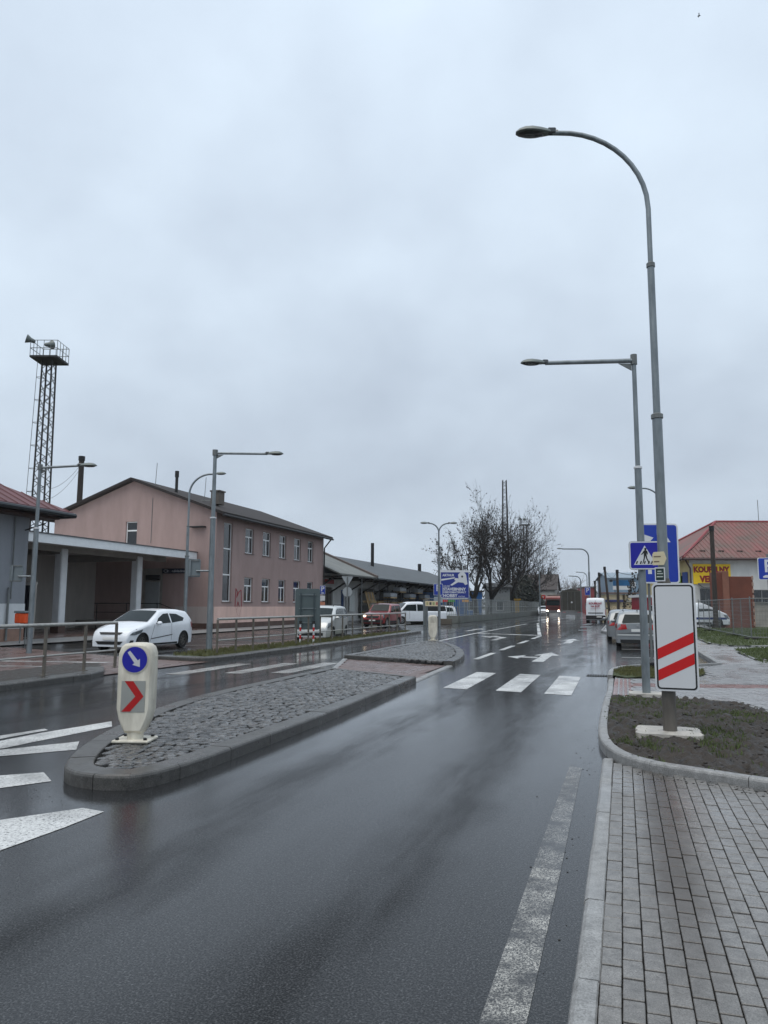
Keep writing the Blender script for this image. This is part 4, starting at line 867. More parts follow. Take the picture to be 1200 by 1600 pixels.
pp = [u2 * a + v2 * b + UP * (6.05 if i < 4 else 10.2) for i, (a, b) in enumerate(E)]
mb.add(pp + [p + UP * .12 for p in pp], [(6, 7, 11, 10), (7, 8, 11), (8, 9, 10, 11), (9, 6, 10), (0, 1, 7, 6), (1, 2, 8, 7), (2, 3, 9, 8), (3, 0, 6, 9), (0, 1, 2, 3)])
yr = mb.build('roof', RUSTR, YH)
for k in range(46):   # trapezoid ribs of the sheet roof
    a = -o + .2 + k * .43
    if a > 18 + o - .2: break
    t_ = min(1, (a + o) / (5.6 + o), (18 + o - a) / (5.6 + o)); q0 = u2 * a + v2 * (-o) + UP * 6.19; q1 = u2 * a + v2 * (-o + (6.5 + o) * t_) + UP * (6.19 + 4.15 * t_)
    mb = MB(); mb.tube([q0, q1], .05, 4, mi=0); mb.build('roof_rib', mat('faded red rib', (136, 88, 84), .65, var=.4, vscale=.6, dark=s2l((96, 86, 78))) if k % 2 else RUSTR, yr)
for i0, i1 in ((0, 4), (1, 5), (4, 5), (3, 4)):
    mb = MB(); mb.tube([pp[i0] + UP * .16, pp[i1] + UP * .16], .12, 5); mb.build('ridge_cap', mat('ridge red', (142, 62, 64), .55, var=.2), yr)
for k in range(8):
    mb = MB(); q = u2 * (1.4 + k * 1.75) + v2 * (.25) + UP * 6.85; mb.box(q, (.5, .12, .12)); mb.build('snow_guard', BLACKM, yr)
mb = MB(); mb.tube([pp[0] + UP * -.02, pp[1] + UP * -.02], .13, 6); mb.tube([pp[0] + UP * -.02, pp[3] + UP * -.02], .13, 6); mb.build('gutter', mat('brown gutter', (62, 44, 42), .5), yr)
mb = MB(); mb.tube([u2 * -.6 + v2 * -.7 + UP * 5.95, u2 * .05 - v2 * .12 + UP * 5.2, u2 * .05 - v2 * .12], .08, 6); mb.build('downpipe', mat('brown gutter', (62, 44, 42), .5), YH)
mb = MB(); mb.tube([u2 * 10 + v2 * 6.5 + UP * 10.2, u2 * 10 + v2 * 6.5 + UP * 12.6], .03, 4); mb.build('antenna', GALVD, yr)
mb = MB(); q = [u2 * .7 + n2 * .1 + UP * 3.75, u2 * 3.2 + n2 * .1 + UP * 3.75, u2 * 3.2 + n2 * 1.3 + UP * 3.35, u2 * .7 + n2 * 1.3 + UP * 3.35]; mb.add(q + [p + UP * .1 for p in q], [(0, 1, 2, 3), (4, 5, 6, 7), (0, 1, 5, 4), (1, 2, 6, 5), (2, 3, 7, 6), (3, 0, 4, 7)]); mb.build('awning', mat('grey awning', (92, 94, 94), .7), YH)
BN = tag(empty('shop_banner', (6.0, 75.2, 0)), 'yellow banner with dark red capital lettering on the white shop wall', 'banner')
mb = MB(); q0 = u2 * .3 + n2 * .06; q = [q0 + UP * 3.75, q0 + u2 * 3.5 + UP * 3.75, q0 + u2 * 3.5 + UP * 5.62, q0 + UP * 5.62]; mb.add(q + [p + n2 * .03 for p in q], [(0, 1, 2, 3), (4, 5, 6, 7), (0, 1, 5, 4), (1, 2, 6, 5), (2, 3, 7, 6), (3, 0, 4, 7)]); mb.build('panel', mat('banner yellow', (240, 200, 20), .5, var=.06), BN)
az = math.atan2(u2.y, u2.x); LTR = mat('letter red', (140, 10, 20), .5)
text_mesh('KOUPELNY', .72, LTR, 'lettering', BN, face_M(q0 + u2 * 1.7 + n2 * .04 + UP * 5.08, az), .006, bold=.045, sx=.9)
text_mesh('VER', .78, LTR, 'lettering', BN, face_M(q0 + u2 * 1.25 + n2 * .04 + UP * 4.2, az), .006, bold=.05, sx=.93)
PO = tag(empty('wall_posters', (6.0, 75.2, 0)), 'blue and green advertising panels on the yellow side wall of the shop', 'poster')
for k, (b0, rgb) in enumerate(((.3, (24, 60, 130)), (1.9, (120, 150, 60)), (3.6, (60, 90, 140)))):
    mb = MB(); q0 = v2 * b0 - u2 * .05; q = [q0 + UP * 3.3, q0 + v2 * 1.2 + UP * 3.3, q0 + v2 * 1.2 + UP * 4.9, q0 + UP * 4.9]; mb.add(q + [p - u2 * .04 for p in q], [(0, 1, 2, 3), (4, 5, 6, 7), (0, 1, 5, 4), (1, 2, 6, 5), (2, 3, 7, 6), (3, 0, 4, 7)]); mb.build('panel', mat('poster %s' % 'abc'[k], rgb, .5, var=.3, vscale=2), PO)
RC = tag(empty('brick_gatepost', (6.75, 62.9, 0), R(17.6)), 'tall rust red rendered wall pier with stepped top behind the site fence', 'pier')
RUST = mat('rust red render', (112, 64, 50), .85, var=.3, vscale=.9, bump=.4, bscale=20)
mb = MB(); mb.box((.15, 0, 2.15), (.7, .7, 4.3), 0, .04); mb.build('pier', RUST, RC)
mb = MB(); mb.box((.72, -.06, 2.2), (.5, .7, 4.4), 0, .03); mb.build('pier', mat('pale rust render', (140, 94, 78), .85, var=.25, vscale=1), RC)
mb = MB(); mb.box((1.95, .1, 2.0), (1.96, .5, 4.0), 0, .02); mb.build('panel', RUST, RC)
mb = MB(); [mb.box((2.88, -.17, .4 + k * .5), (.13, .06, .3), 0, .01) for k in range(8)]; mb.build('chipped_edge', mat('chipped plaster', (168, 140, 126), .9, var=.4, vscale=6), RC)
CW = tag(empty('concrete_wall', (9.75, 66, 0), R(17.6)), 'low stained concrete wall with a dark sill right of the rust red pier', 'wall')
mb = MB(); mb.box((3, .2, .95), (6, .4, 1.9), 0, .02); mb.build('wall', mat('stained pale concrete', (164, 160, 152), .85, var=.35, vscale=1.2, bump=.3), CW)
mb = MB(); mb.box((3, .15, 2.0), (6.1, .55, .12), 0, .01); mb.build('coping', mat('grey coping', (110, 110, 106), .8, var=.2), CW)
# far buildings on the right and left
def simple_house(name, loc, rz, w_, d_, h, rh, wm, rm, label, nwin=3, floors=1, cat='building', wpx=1.1, wz=1.0, wh=1.3):
    H_ = tag(empty(name, loc, rz), label, cat)
    mb = MB(); ops_ = [(w_ * (i + .5) / nwin - wpx / 2, w_ * (i + .5) / nwin + wpx / 2, wz + f * 2.9, wz + wh + f * 2.9) for i in range(nwin) for f in range(floors)]
    facade(mb, (0, 0, 0), Vector((1, 0, 0)), Vector((0, -1, 0)), w_, h, ops_, .2)
    mb.quad((0, 0, 0), (0, d_, 0), (0, d_, h), (0, 0, h)); mb.quad((w_, 0, 0), (w_, d_, 0), (w_, d_, h), (w_, 0, h)); mb.quad((0, d_, 0), (w_, d_, 0), (w_, d_, h), (0, d_, h))
    if rh: mb.add([(0, 0, h), (0, d_, h), (0, d_ / 2, h + rh)], [(0, 1, 2)]); mb.add([(w_, 0, h), (w_, d_, h), (w_, d_ / 2, h + rh)], [(0, 1, 2)])
    mb.build('wall', wm, H_)
    mb = MB(); o_ = .4
    if rh:
        s_ = rh / (d_ / 2)
        slab(mb, (-o_, -o_, h - o_ * s_), (w_ + o_, -o_, h - o_ * s_), (-o_, d_ / 2, h + rh), (w_ + o_, d_ / 2, h + rh)); slab(mb, (-o_, d_ + o_, h - o_ * s_), (w_ + o_, d_ + o_, h - o_ * s_), (-o_, d_ / 2, h + rh), (w_ + o_, d_ / 2, h + rh))
    else: mb.box((w_ / 2, d_ / 2, h + .1), (w_ + .4, d_ + .4, .22))
    mb.build('roof', rm, H_)
    for q in ops_: window(H_, (0, 0, 0), Vector((1, 0, 0)), Vector((0, -1, 0)), q, sill=False)
    return H_
BLUEM = mat('blue sheet metal', (118, 140, 158), .5, var=.15, vscale=.4, stretch=(3, 3, .1))
simple_house('blue_hall', (-2.5, 150, 0), R(10), 16, 14, 7.0, 1.2, BLUEM, mat('blue grey roof', (128, 144, 156), .5, var=.15), 'pale blue sheet metal hall behind the market stalls', 4, wz=1.2)
simple_house('far_house', (-21.5, 162, 0), R(0), 8, 10, 5.2, 3.2, stucco('far grey render', (168, 166, 160)), mat('dark brown roof', (58, 50, 48), .6, var=.2), 'grey gabled house with a red shop board at the far end of the fence', 3)
SB = tag(empty('shop_board', (-15.5, 152.3, 3.4)), 'small red shop board with white marks at the far end of the fence', 'sign')
mb = MB(); mb.box((0, 0, 0), (1.8, .1, .85), 0, .02); mb.build('panel', SIGNR, SB)
mb = MB(); [mb.prism([(x - .25, .25), (x, -.22), (x + .25, .25), (x, .08)], lambda a, b, d: Vector((a, d, b)), -.07, -.055) for x in (-.45, .45)]; mb.build('emblem', SIGNW, SB)
mb = MB(); [mb.tube([(x, .02, -3.4), (x, .02, -.4)], .06, 5) for x in (-.7, .7)]; mb.build('post', GALVD, SB)
simple_house('blue_shed', (-28, 104, 0), R(17), 9.3, 6, 3.6, 0, mat('bright blue sheet', (34, 92, 152), .5, var=.15), mat('dark flat roof', (50, 52, 54), .6), 'blue shed with dark flat roof behind the bare tree trunks', 3)
simple_house('grey_shed', (-18.9, 112, 0), R(17), 3.0, 6, 4.4, .6, mat('grey sheet', (120, 124, 124), .6, var=.2), mat('dark flat roof', (50, 52, 54), .6), 'grey metal shed half hidden behind the tree trunks', 1)
simple_house('yellow_container', (-18.4, 122, 0), R(17), 2.6, 4, 2.6, 0, mat('yellow sheet', (214, 168, 40), .5, var=.15), mat('yellow roof', (180, 140, 40), .5), 'yellow site container behind the grey fence', 1, wz=.9)
simple_house('red_kiosk', (1.5, 72, 0), R(17.6), 2.6, 2.4, 2.5, 0, mat('dark red sheet', (132, 26, 40), .5, var=.12), mat('white roof', (200, 200, 200), .5), 'dark red kiosk seen between the sign posts', 1, wz=.9, wh=.9)
simple_house('red_hall', (-7.6, 165, 0), R(14), 2.2, 8, 5.6, 0, mat('faded red panel', (160, 78, 80), .6, var=.2, vscale=.6), mat('grey flat roof', (120, 120, 120), .6), 'faded red panel hall beyond the white delivery van', 2)
# market stalls
for k, (x, y, w_, rgb, rgb2, lb) in enumerate(((-2.2, 100, 2.3, (196, 182, 148), (44, 50, 100), 'cream market stall with a navy awning behind the parked cars'), (.3, 101, 1.5, (206, 192, 160), (150, 150, 140), 'narrow cream stall with poster panels beside the navy awning'))):
    K_ = tag(empty('market_stall', (x, y, 0), R(17.6)), lb, 'stall', 'market stalls')
    mb = MB(); mb.box((w_ / 2, .8, 1.6), (w_, 1.6, 3.2), 0, .02); mb.build('body', mat('stall body %d' % k, rgb, .6, var=.2, vscale=2), K_)
    mb = MB(); mb.box((w_ / 2, .7, 3.35), (w_ + .5, 2.0, .14)); mb.build('roof', mat('stall roof', (120, 84, 60), .7), K_)
    mb = MB(); mb.box((w_ / 2, -.25, 2.35), (w_ * .95, .5, .3), 0, .03); mb.build('awning', mat('awning %d' % k, rgb2, .6), K_)
    mb = MB(); [mb.box((w_ * q, -.02, 1.3), (w_ * .25, .05, .8)) for q in (.2, .5, .8)]; mb.build('poster', mat('stall posters', (226, 206, 170), .5, var=.6, vscale=5), K_)
HB = tag(empty('hoarding', (-1.1, 104.5, 0), R(17.6)), 'white and blue advertising hoarding above the market stalls', 'billboard')
mb = MB(); mb.box((1.1, 0, 4.75), (2.3, .15, .75)); mb.build('panel', mat('hoarding blue', (24, 92, 140), .5, var=.3, vscale=1.5), HB)
mb = MB(); mb.box((1.1, -.02, 4.1), (2.4, .16, .5)); mb.build('panel', SIGNW, HB)
mb = MB(); mb.box((2.65, -.02, 4.5), (.5, .14, .75)); pnl = mb.build('panel', SIGNW, HB)
mb = MB(); mb.prism([(2.5, 4.3), (2.8, 4.3), (2.65, 4.75)], lambda a, b, d: Vector((a, d, b)), -.1, -.095); mb.build('emblem', SIGNK, pnl)
mb = MB(); [mb.tube([(x, .1, 0), (x, .1, 4.6)], .06, 5) for x in (.2, 2.2)]; mb.build('post', BLACKM, HB)
# ------------------------------------------------------------------ street furniture
def lamp_head(parent, loc, az, k=1.0, tilt=0.0, name='lamp_head'):
    """flat drop shaped lantern: shell, lower glass, neck; points along local +x"""
    M = Matrix.Translation(loc) @ Matrix.Rotation(az, 4, 'Z') @ Matrix.Rotation(-tilt, 4, 'Y') @ Matrix.Scale(k, 4)
    st = [(0.0, .06, .07, .02), (.1, .09, .09, .03), (.22, .13, .11, .03), (.38, .16, .125, .03), (.52, .155, .115, .028), (.63, .115, .08, .02), (.70, .05, .03, .01)]
    n = 14; vs_ = []
    for x, w_, h, lo in st:
        for q in range(n):
            a = 2 * math.pi * q / n; z = math.sin(a); vs_.append(M @ Vector((x, math.cos(a) * w_, (z * h) if z > 0 else z * lo)))
    fs_ = [(i * n + q, i * n + (q + 1) % n, (i + 1) * n + (q + 1) % n, (i + 1) * n + q) for i in range(len(st) - 1) for q in range(n)] + [tuple(range(n)), tuple((len(st) - 1) * n + q for q in range(n))]
    mb = MB(); mb.add(vs_, fs_); h_ = mb.build(name, LAMPG, parent, True)
    vs_ = [M @ Vector((.40 + .25 * math.cos(2 * math.pi * q / 16), .125 * math.sin(2 * math.pi * q / 16), -.032)) for q in range(16)] + [M @ Vector((.40 + .18 * math.cos(2 * math.pi * q / 16), .085 * math.sin(2 * math.pi * q / 16), -.055)) for q in range(16)]
    mb = MB(); mb.add(vs_, [(q, (q + 1) % 16, 16 + (q + 1) % 16, 16 + q) for q in range(16)] + [tuple(range(16, 32))]); mb.build('lamp_glass', LAMPGL, h_, True)
    mb = MB(); mb.box((.0, 0, .035), (.16, .13, .12), 0, .02, M=M); mb.tube([M @ Vector((-.12, 0, .02)), M @ Vector((-.02, 0, .02))], .045 * k, 8); mb.build('lamp_neck', LAMPGL, h_)
    return h_
def collar(mb, p, r_, h=.06): mb.tube([(p[0], p[1], p[2] - h), (p[0], p[1], p[2] - h * .9), (p[0], p[1], p[2]), (p[0], p[1], p[2] + h * .3)], [r_ * 1.0, r_ * 1.22, r_ * 1.22, r_ * .8], 14)
def curved_lamp(loc, az, label, h=8.36, arm=1.6, rr=1.0, radii=(.064, .047, .034), steps=(4.15, 6.28), group='curved street lamps', k=1.0, second=False):
    T_ = tag(empty('street_lamp', loc), label, 'street lamp', group)
    z1, z2 = steps; d = Vector((math.cos(az), math.sin(az), 0))
    mb = MB(); mb.tube([(0, 0, -.1), (0, 0, z1)], radii[0], 16); po = mb.build('pole', GALV, T_, True)
    mb = MB(); mb.tube([(0, 0, z1), (0, 0, z2)], radii[1], 14); mb.build('pole', GALV, T_, True)
    for z, r_ in ((z1, radii[0]), (z2, radii[1])):
        mb = MB(); collar(mb, (0, 0, z), r_); mb.build('collar', GALVD, po, True)
    for sg in ((1, -1) if second else (1,)):
        path = [Vector((0, 0, z2)), Vector((0, 0, h - rr))] + [d * sg * (rr - rr * math.cos(R(a))) + UP * (h - rr + rr * math.sin(R(a)) * .98) for a in range(10, 95, 8)]
        path += [d * sg * arm + UP * (h - .02)]
        mb = MB(); mb.tube(path, [radii[2]] * len(path), 12); mb.build('arm', GALV, T_, True)
        lamp_head(T_, d * sg * arm + UP * (h - .02), az if sg > 0 else az + math.pi, k, .03)
    return T_
WESTISH = math.pi + R(17.6)
T1 = curved_lamp((.52, 10.45, .1), math.pi + R(14), 'tall galvanised street lamp with curved arm over the striped marker', 8.28, 1.3, 1.2, k=.72)
mb = MB(); mb.tube([(0, 0, -.1), (0, 0, 1.9), (0, 0, 1.96)], [.085, .085, .066], 16); mb.build('pole_base', mat('weathered pole base', (96, 92, 86), .6, .2, var=.4, vscale=7, stretch=(1, 1, .3)), T1, True)
def straight_lamp(loc, az, label, h, arm, rise=.06, group='straight arm street lamps', k=1.0, r0=.07, r1=.05):
    T_ = tag(empty('street_lamp', loc), label, 'street lamp', group); d = Vector((math.cos(az), math.sin(az), 0))
    zj = h * .66
    mb = MB(); mb.tube([(0, 0, -.1), (0, 0, zj)], [r0 * 1.05, r0 * .92], 14); po = mb.build('pole', GALV, T_, True)
    mb = MB(); mb.tube([(0, 0, zj), (0, 0, h)], [r1, r1 * .9], 12); mb.build('pole', GALV, T_, True)
    mb = MB(); collar(mb, (0, 0, zj), r0 * .92, .04); mb.build('collar', SIGNW, po, True)
    mb = MB(); mb.tube([(0, 0, h - .18), (0, 0, h + .02)], r1 * 1.35, 12); mb.build('clamp', GALVD, po, True)
    mb = MB(); mb.tube([UP * (h - .1), d * arm + UP * (h - .1 - rise)], [.045, .04], 10); mb.build('arm', GALV, T_, True)
    mb = MB(); mb.prism([(.05, -.16), (.3, -.16), (.05, -.3)], lambda a, b, e: d * a + UP * (h + b) + Vector((-d.y, d.x, 0)) * e, -.01, .01); mb.build('gusset', GALVD, T_)
    lamp_head(T_, d * arm + UP * (h - .1 - rise), az, k, .0)
    return T_
straight_lamp((.36, 14.9, .08), math.pi + R(17), 'galvanised crossing lamp with straight arm carrying the pedestrian sign', 6.46, 1.72, .05, r0=.07, r1=.046, k=.68)
L2 = straight_lamp((-13.55, 22.97, .1), R(17), 'straight arm lamp at the start of the long railing', 7.0, 1.85, .02, r0=.1, r1=.07, k=.8)
L3 = straight_lamp((-19.4, 21.1, 0), R(17), 'straight arm lamp in front of the grey house at the left', 6.55, 1.4, -.08, r0=.09, r1=.065, k=.85)
curved_lamp((-24.87, 39.3, 0), R(17), 'curved street lamp standing in front of the pink gable', 9.6, 1.5, 1.3, (.11, .085, .06), (4.6, 6.4))
curved_lamp((-14.4, 60.5, 0), R(17), 'double armed curved lamp left of the blue advertising board', 8.5, .85, .8, (.11, .1, .06), (3.2, 5.4), second=True)
curved_lamp((2.3, 45.4, .05), math.pi + R(17), 'curved street lamp half hidden behind the tall lamp post', 8.4, 1.2, 1.0, (.09, .07, .045), (3.6, 5.6))
curved_lamp((-5.0, 124.3, 0), math.pi + R(17), 'tall far street lamp with a long arm above the white van', 10.8, 4.2, 1.3, (.17, .15, .11), (4, 7), k=1.2)
curved_lamp((-7.9, 155, 0), math.pi + R(17), 'far street lamp beyond the dark lorry, lower of the two', 7.6, 1.6, 1.0, (.16, .14, .1), (3, 5), k=1.2)
curved_lamp((-8.0, 186, 0), math.pi + R(17), 'farthest street lamp beside the tall far lamp post', 9.7, 1.8, 1.2, (.17, .15, .1), (3, 6), k=1.2)
curved_lamp((-12.6, 122, 0), math.pi + R(17), 'thin far lamp post in front of the last bare tree', 8.8, .9, .8, (.12, .1, .07), (3, 6), k=.8)

# ---- signs
def post(parent, p, h, r_=.035, m=GALVD, name='post'):
    mb = MB(); mb.tube([p, (p[0], p[1], p[2] + h)], r_, 10); return mb.build(name, m, parent, True)
# striped countdown marker on the tall lamp post
az = R(-4)
BS = tag(empty('marker_sign', (.5, 10.33, 0), az), 'white rectangular marker with two red diagonal bars on the lamp post', 'sign')
M = face_M((.12, 0, 1.315))
plate('frame', rrect(.52, 1.36, .06), M, -.02, .008, SIGNW, BS)
plate('border', rrect(.475, 1.315, .045), M, .0085, .0105, SIGNK, BS)
plate('face', rrect(.435, 1.275, .03), M, .011, .0125, SIGNW, BS)
for z in (-.17, -.435): plate('red_bar', [(-.2165, z - .12), (.2165, z + .1), (.2165, z + .235), (-.2165, z + .015)], M, .013, .0142, SIGNR, BS)
for z in (.9, 1.7): mb = MB(); mb.box((.02, .13, z), (.22, .2, .05), 0, .008); mb.build('clamp', GALVD, BS)
FT = tag(empty('post_footing', (.5, 10.45, .1)), 'ragged pale concrete footing under the tall lamp post', 'footing')
def footing(parent, w_, d_, h, seed):
    r3 = random.Random(seed); P = [(w_ / 2 * math.copysign(min(1, abs(math.cos(a)) * 1.35), math.cos(a)) * r3.uniform(.93, 1.03), d_ / 2 * math.copysign(min(1, abs(math.sin(a)) * 1.35), math.sin(a)) * r3.uniform(.93, 1.03)) for a in [2 * math.pi * k / 40 for k in range(40)]]
    mb = MB(); mb.prism(P, lambda a, b, e: Vector((a, b, e)), -.05, h); return mb.build('slab', mat('pale footing concrete', (176, 172, 164), .5, var=.3, vscale=7, bump=.4, bscale=30, rvar=.2), parent)
footing(FT, .78, .72, .03, 1)
FT2 = tag(empty('post_footing', (.36, 14.9, .06)), 'pale concrete slab under the crossing lamp post', 'footing'); footing(FT2, .62, .5, .06, 2)
# small fingerposts on the lamp post
AR = tag(empty('direction_sign', (.47, 10.34, 2.31), R(-20)), 'small cream arrow shaped direction plate on the tall lamp post', 'sign')
M = face_M((0, 0, 0)); mb = MB(); CREAM = mat('cream plate', (206, 196, 164), .5, var=.12, vscale=8)
plate('plate', [(-.085, -.08), (.055, -.08), (.09, .0), (.06, .095), (-.07, .09), (-.088, .06)], M, -.006, .004, CREAM, AR)
for z, w_ in ((.03, .09), (-.035, .07)): plate('lettering', [(-.07, z - .008), (-.07 + w_, z - .008), (-.07 + w_, z + .008), (-.07, z + .008)], M, .0045, .0055, mat('brown print', (116, 100, 84), .6, var=.6, vscale=90), AR)
GS = tag(empty('notice_plate', (.47, 10.34, 2.11), R(-14)), 'small dark green notice plate with white border on the tall lamp post', 'sign')
plate('frame', rrect(.125, .18, .006), M, -.006, .003, SIGNW, GS); plate('panel', rrect(.1, .15, .003), M, .0035, .005, mat('bottle green', (20, 44, 40), .4), GS)
for z, x0, x1 in ((.04, -.03, .02), (.01, -.035, .04), (-.03, -.04, .04)): plate('lettering', [(x0, z - .008), (x1, z - .008), (x1, z + .006), (x0, z + .006)], M, .0055, .0062, mat('pale print', (190, 200, 194), .5, var=.6, vscale=120), GS)
# pedestrian crossing sign on the crossing lamp
PX = tag(empty('crossing_sign', (.42, 14.77, 2.64), R(4)), 'square blue pedestrian crossing sign with walking figure on the crossing lamp', 'sign')
plate('back_plate', rrect(.56, .53, .05), M, -.015, .004, SIGNG, PX); plate('border', rrect(.55, .52, .045), M, .0045, .007, SIGNW, PX); plate('face', rrect(.505, .475, .03), M, .0075, .009, SIGNDB, PX)
tri = plate('triangle', [(-.2, -.175), (.2, -.175), (0, .185)], M, .0095, .0105, SIGNW, PX)
ped = MB(); fM = lambda a, b, e: M @ Vector((a, b, e))
for P in ([(.012 + .022 * math.cos(k * math.pi / 5), .118 + .024 * math.sin(k * math.pi / 5)) for k in range(10)],
          [(-.018, .02), (.03, .02), (.04, .085), (.022, .096), (-.006, .096), (-.024, .08)],
          [(-.024, .08), (-.012, .05), (-.04, .02), (-.066, .01), (-.072, .022), (-.05, .036)],
          [(.04, .085), (.052, .05), (.05, .014), (.036, .014), (.034, .05), (.026, .07)],
          [(-.018, .024), (.012, .02), (.0, -.05), (-.025, -.135), (-.05, -.155), (-.06, -.15), (-.04, -.13), (-.024, -.05)],
          [(.0, .024), (.03, .02), (.04, -.05), (.075, -.13), (.098, -.15), (.07, -.152), (.055, -.14), (.018, -.055)]): ped.prism(P, fM, .011, .0115)
for x in (-.14, -.07, .0, .07, .125): ped.prism([(x - .028, -.16), (x - .002, -.16), (x + .016, -.105), (x - .008, -.105)], fM, .011, .0113)
ped.build('walking_figure', SIGNK, PX)
# big blue lane sign behind
LS = tag(empty('lane_sign', (.95, 21.25, 0), R(17)), 'large blue lane direction sign with white arrows behind the lamp posts', 'sign')
M2 = face_M((0, 0, 3.1))
plate('back_plate', rrect(1.08, 1.6, .1), M2, -.03, .0, SIGNG, LS); plate('border', rrect(1.08, 1.6, .1), M2, .001, .006, SIGNW, LS); plate('face', rrect(1.0, 1.52, .07), M2, .0065, .01, SIGNB, LS)
aw = .0125
plate('arrow', [(-.36, .5), (-.12, .42), (-.2, .34), (-.05, .12), (-.14, .05), (-.3, .27), (-.36, .2)], M2, .0105, aw, SIGNW, LS)
plate('arrow', [(.12, -.5), (.22, -.5), (.22, .3), (.33, .3), (.17, .55), (.01, .3), (.12, .3)], M2, .0105, aw, SIGNW, LS)
for z in (.58, -.48, -.2): plate('lane_dash', [(-.03, z - .08), (.03, z - .08), (.03, z + .08), (-.03, z + .08)] if z > 0 else [(-.3, z - .07), (-.2, z - .07), (-.2, z + .07), (-.3, z + .07)], M2, .0105, aw, SIGNW, LS)
post(LS, (-.26, .08, 0), 3.8); post(LS, (.3, .08, 0), 3.8)
mb = MB(); mb.box((-.26, .06, .12), (.14, .14, .24), 0, .02); mb.build('post_sleeve', BLACKM, LS)
# parking signs
def p_sign(loc, rz, w_, h, z, label, hgt, k=.36, extra=False, letter='P', group='parking signs', two=None):
    S_ = tag(empty('parking_sign', loc, rz), label, 'sign', group); Mx = face_M((0, 0, z))
    plate('border', rrect(w_, h, .05), Mx, -.012, .004, SIGNW, S_); plate('face', rrect(w_ * .93, h * .94, .04), Mx, .0045, .007, SIGNB, S_)
    text_mesh('P', h * .78, SIGNW, 'lettering', S_, face_M((0, -.0085, z + h * .1)), .001, bold=.012)
    if extra: plate('pictogram', [(-w_ * .28, -h * .4), (w_ * .28, -h * .4), (w_ * .28, -h * .34), (w_ * .15, -h * .28), (-w_ * .15, -h * .28), (-w_ * .28, -h * .34)], Mx, .0075, .009, SIGNW, S_)
    post(S_, (0, .05, 0), hgt)
    return S_
p_sign((4.28, 25.4, 0), R(10), .62, .68, 2.85, 'blue parking sign cut by the right edge of the picture', 3.3, extra=True)
S_ = p_sign((-23.55, 57.6, 0), R(12), .44, .72, 2.92, 'small blue parking sign beside the grey sign back', 3.4, extra=True)
plate('info_plate', rrect(.42, .42, .02), face_M((0, 0, 2.25)), -.005, .005, SIGNW, S_); plate('info_plate', rrect(.42, .4, .02), face_M((0, 0, 1.75)), -.005, .005, mat('orange white plate', (196, 130, 104), .5, var=.4, vscale=6), S_)
S_ = p_sign((-15.4, 64.35, 0), R(15), .8, 1.0, 3.08, 'blue parking sign beside the advertising board', 3.7)
plate('info_plate', rrect(.75, .5, .02), face_M((0, 0, 2.2)), -.005, .005, mat('grey info plate', (150, 162, 170), .5, var=.3, vscale=6), S_)
p_sign((-4.7, 110, 0), R(17), .75, 1.1, 3.75, 'far blue parking sign above the white delivery van', 4.4)
# signs seen from behind: yield triangle with round plate, big grey board on striped legs
YS = tag(empty('yield_sign', (-21.6, 58.2, 0), R(20)), 'grey backs of a triangular and a round sign on one post', 'sign')
PALE = mat('pale sign back', (158, 164, 166), .5, .3, var=.12)
plate('triangle_plate', [(-.48, .42), (0, -.42), (.48, .42)], face_M((0, 0, 3.62)), -.012, .012, PALE, YS)
plate('round_plate', [(.4 * math.cos(2 * math.pi * k / 24), .4 * math.sin(2 * math.pi * k / 24)) for k in range(24)], face_M((0, 0, 2.78)), -.012, .012, PALE, YS); post(YS, (0, -.05, 0), 4.0, .045)
GB = tag(empty('road_works_board', (-12.75, 29.53, 0), R(17)), 'large grey back of a portable road sign on red and white legs', 'sign')
M3 = face_M((0, 0, 1.52)); plate('board', rrect(1.06, 1.72, .1), M3, -.03, .0, mat('slate sign back', (84, 96, 98), .5, .2, var=.12, vscale=3), GB)
for z in (2.12, 1.55, .95): mb = MB(); mb.box((0, -.03, z), (.72, .03, .04)); mb.build('rail', SIGNG, GB)
for x in (-.28, .28):
    mb = MB(); mb.box((x, -.055, 1.45), (.05, .03, 1.5)); mb.build('upright', mat('slate upright', (60, 72, 76), .5, .2), GB)
    for k in range(5):
        mb = MB(); mb.tube([(x, -.09, .12 + k * .16), (x, -.09, .28 + k * .16)], .04, 8); mb.build('leg_band', SIGNR if k % 2 else SIGNW, GB)
    mb = MB(); mb.tube([(x, -.09, .9), (x, -.09, 1.02)], .06, 8); mb.build('leg_clamp', TOWERM, GB)
    mb = MB(); mb.tube([(x - .3, -.3, .03), (x + .05, -.1, .1), (x + .05, .2, .03), (x - .3, .3, .03)], .025, 6); mb.build('foot', SIGNW, GB)
# backs of small signs carried by the two left lamps
for (L_, x, z, w_, h, nm, lb) in ((L2, -.62, 2.85, .46, .62, 'pole_sign', 'grey square sign back on a bracket of the straight lamp by the railing'), (L3, -.62, 2.74, .46, .58, 'pole_sign', 'grey framed sign back on a bracket beside the lamp at the left edge')):
    p = L_.location; S_ = tag(empty(nm, (p.x, p.y, p.z), R(17)), lb, 'sign', 'sign backs on lamp brackets')
    mb = MB(); mb.tube([(0, -.0, z - .1), (x + .1, -.02, z - .1)], .032, 8); mb.build('bracket', GALV, S_)
    plate('plate', rrect(w_, h, .05), face_M((x, .03, z)), -.01, .01, SIGNG, S_)
    for q in (-.26, .26): mb = MB(); mb.box((x, -.0, z + q), (w_ * .8, .02, .04)); mb.build('rail', GALVD, S_)
    mb = MB(); mb.box((x - .12, -.01, z), (.05, .03, h * .9)); mb.build('upright', GALV, S_)

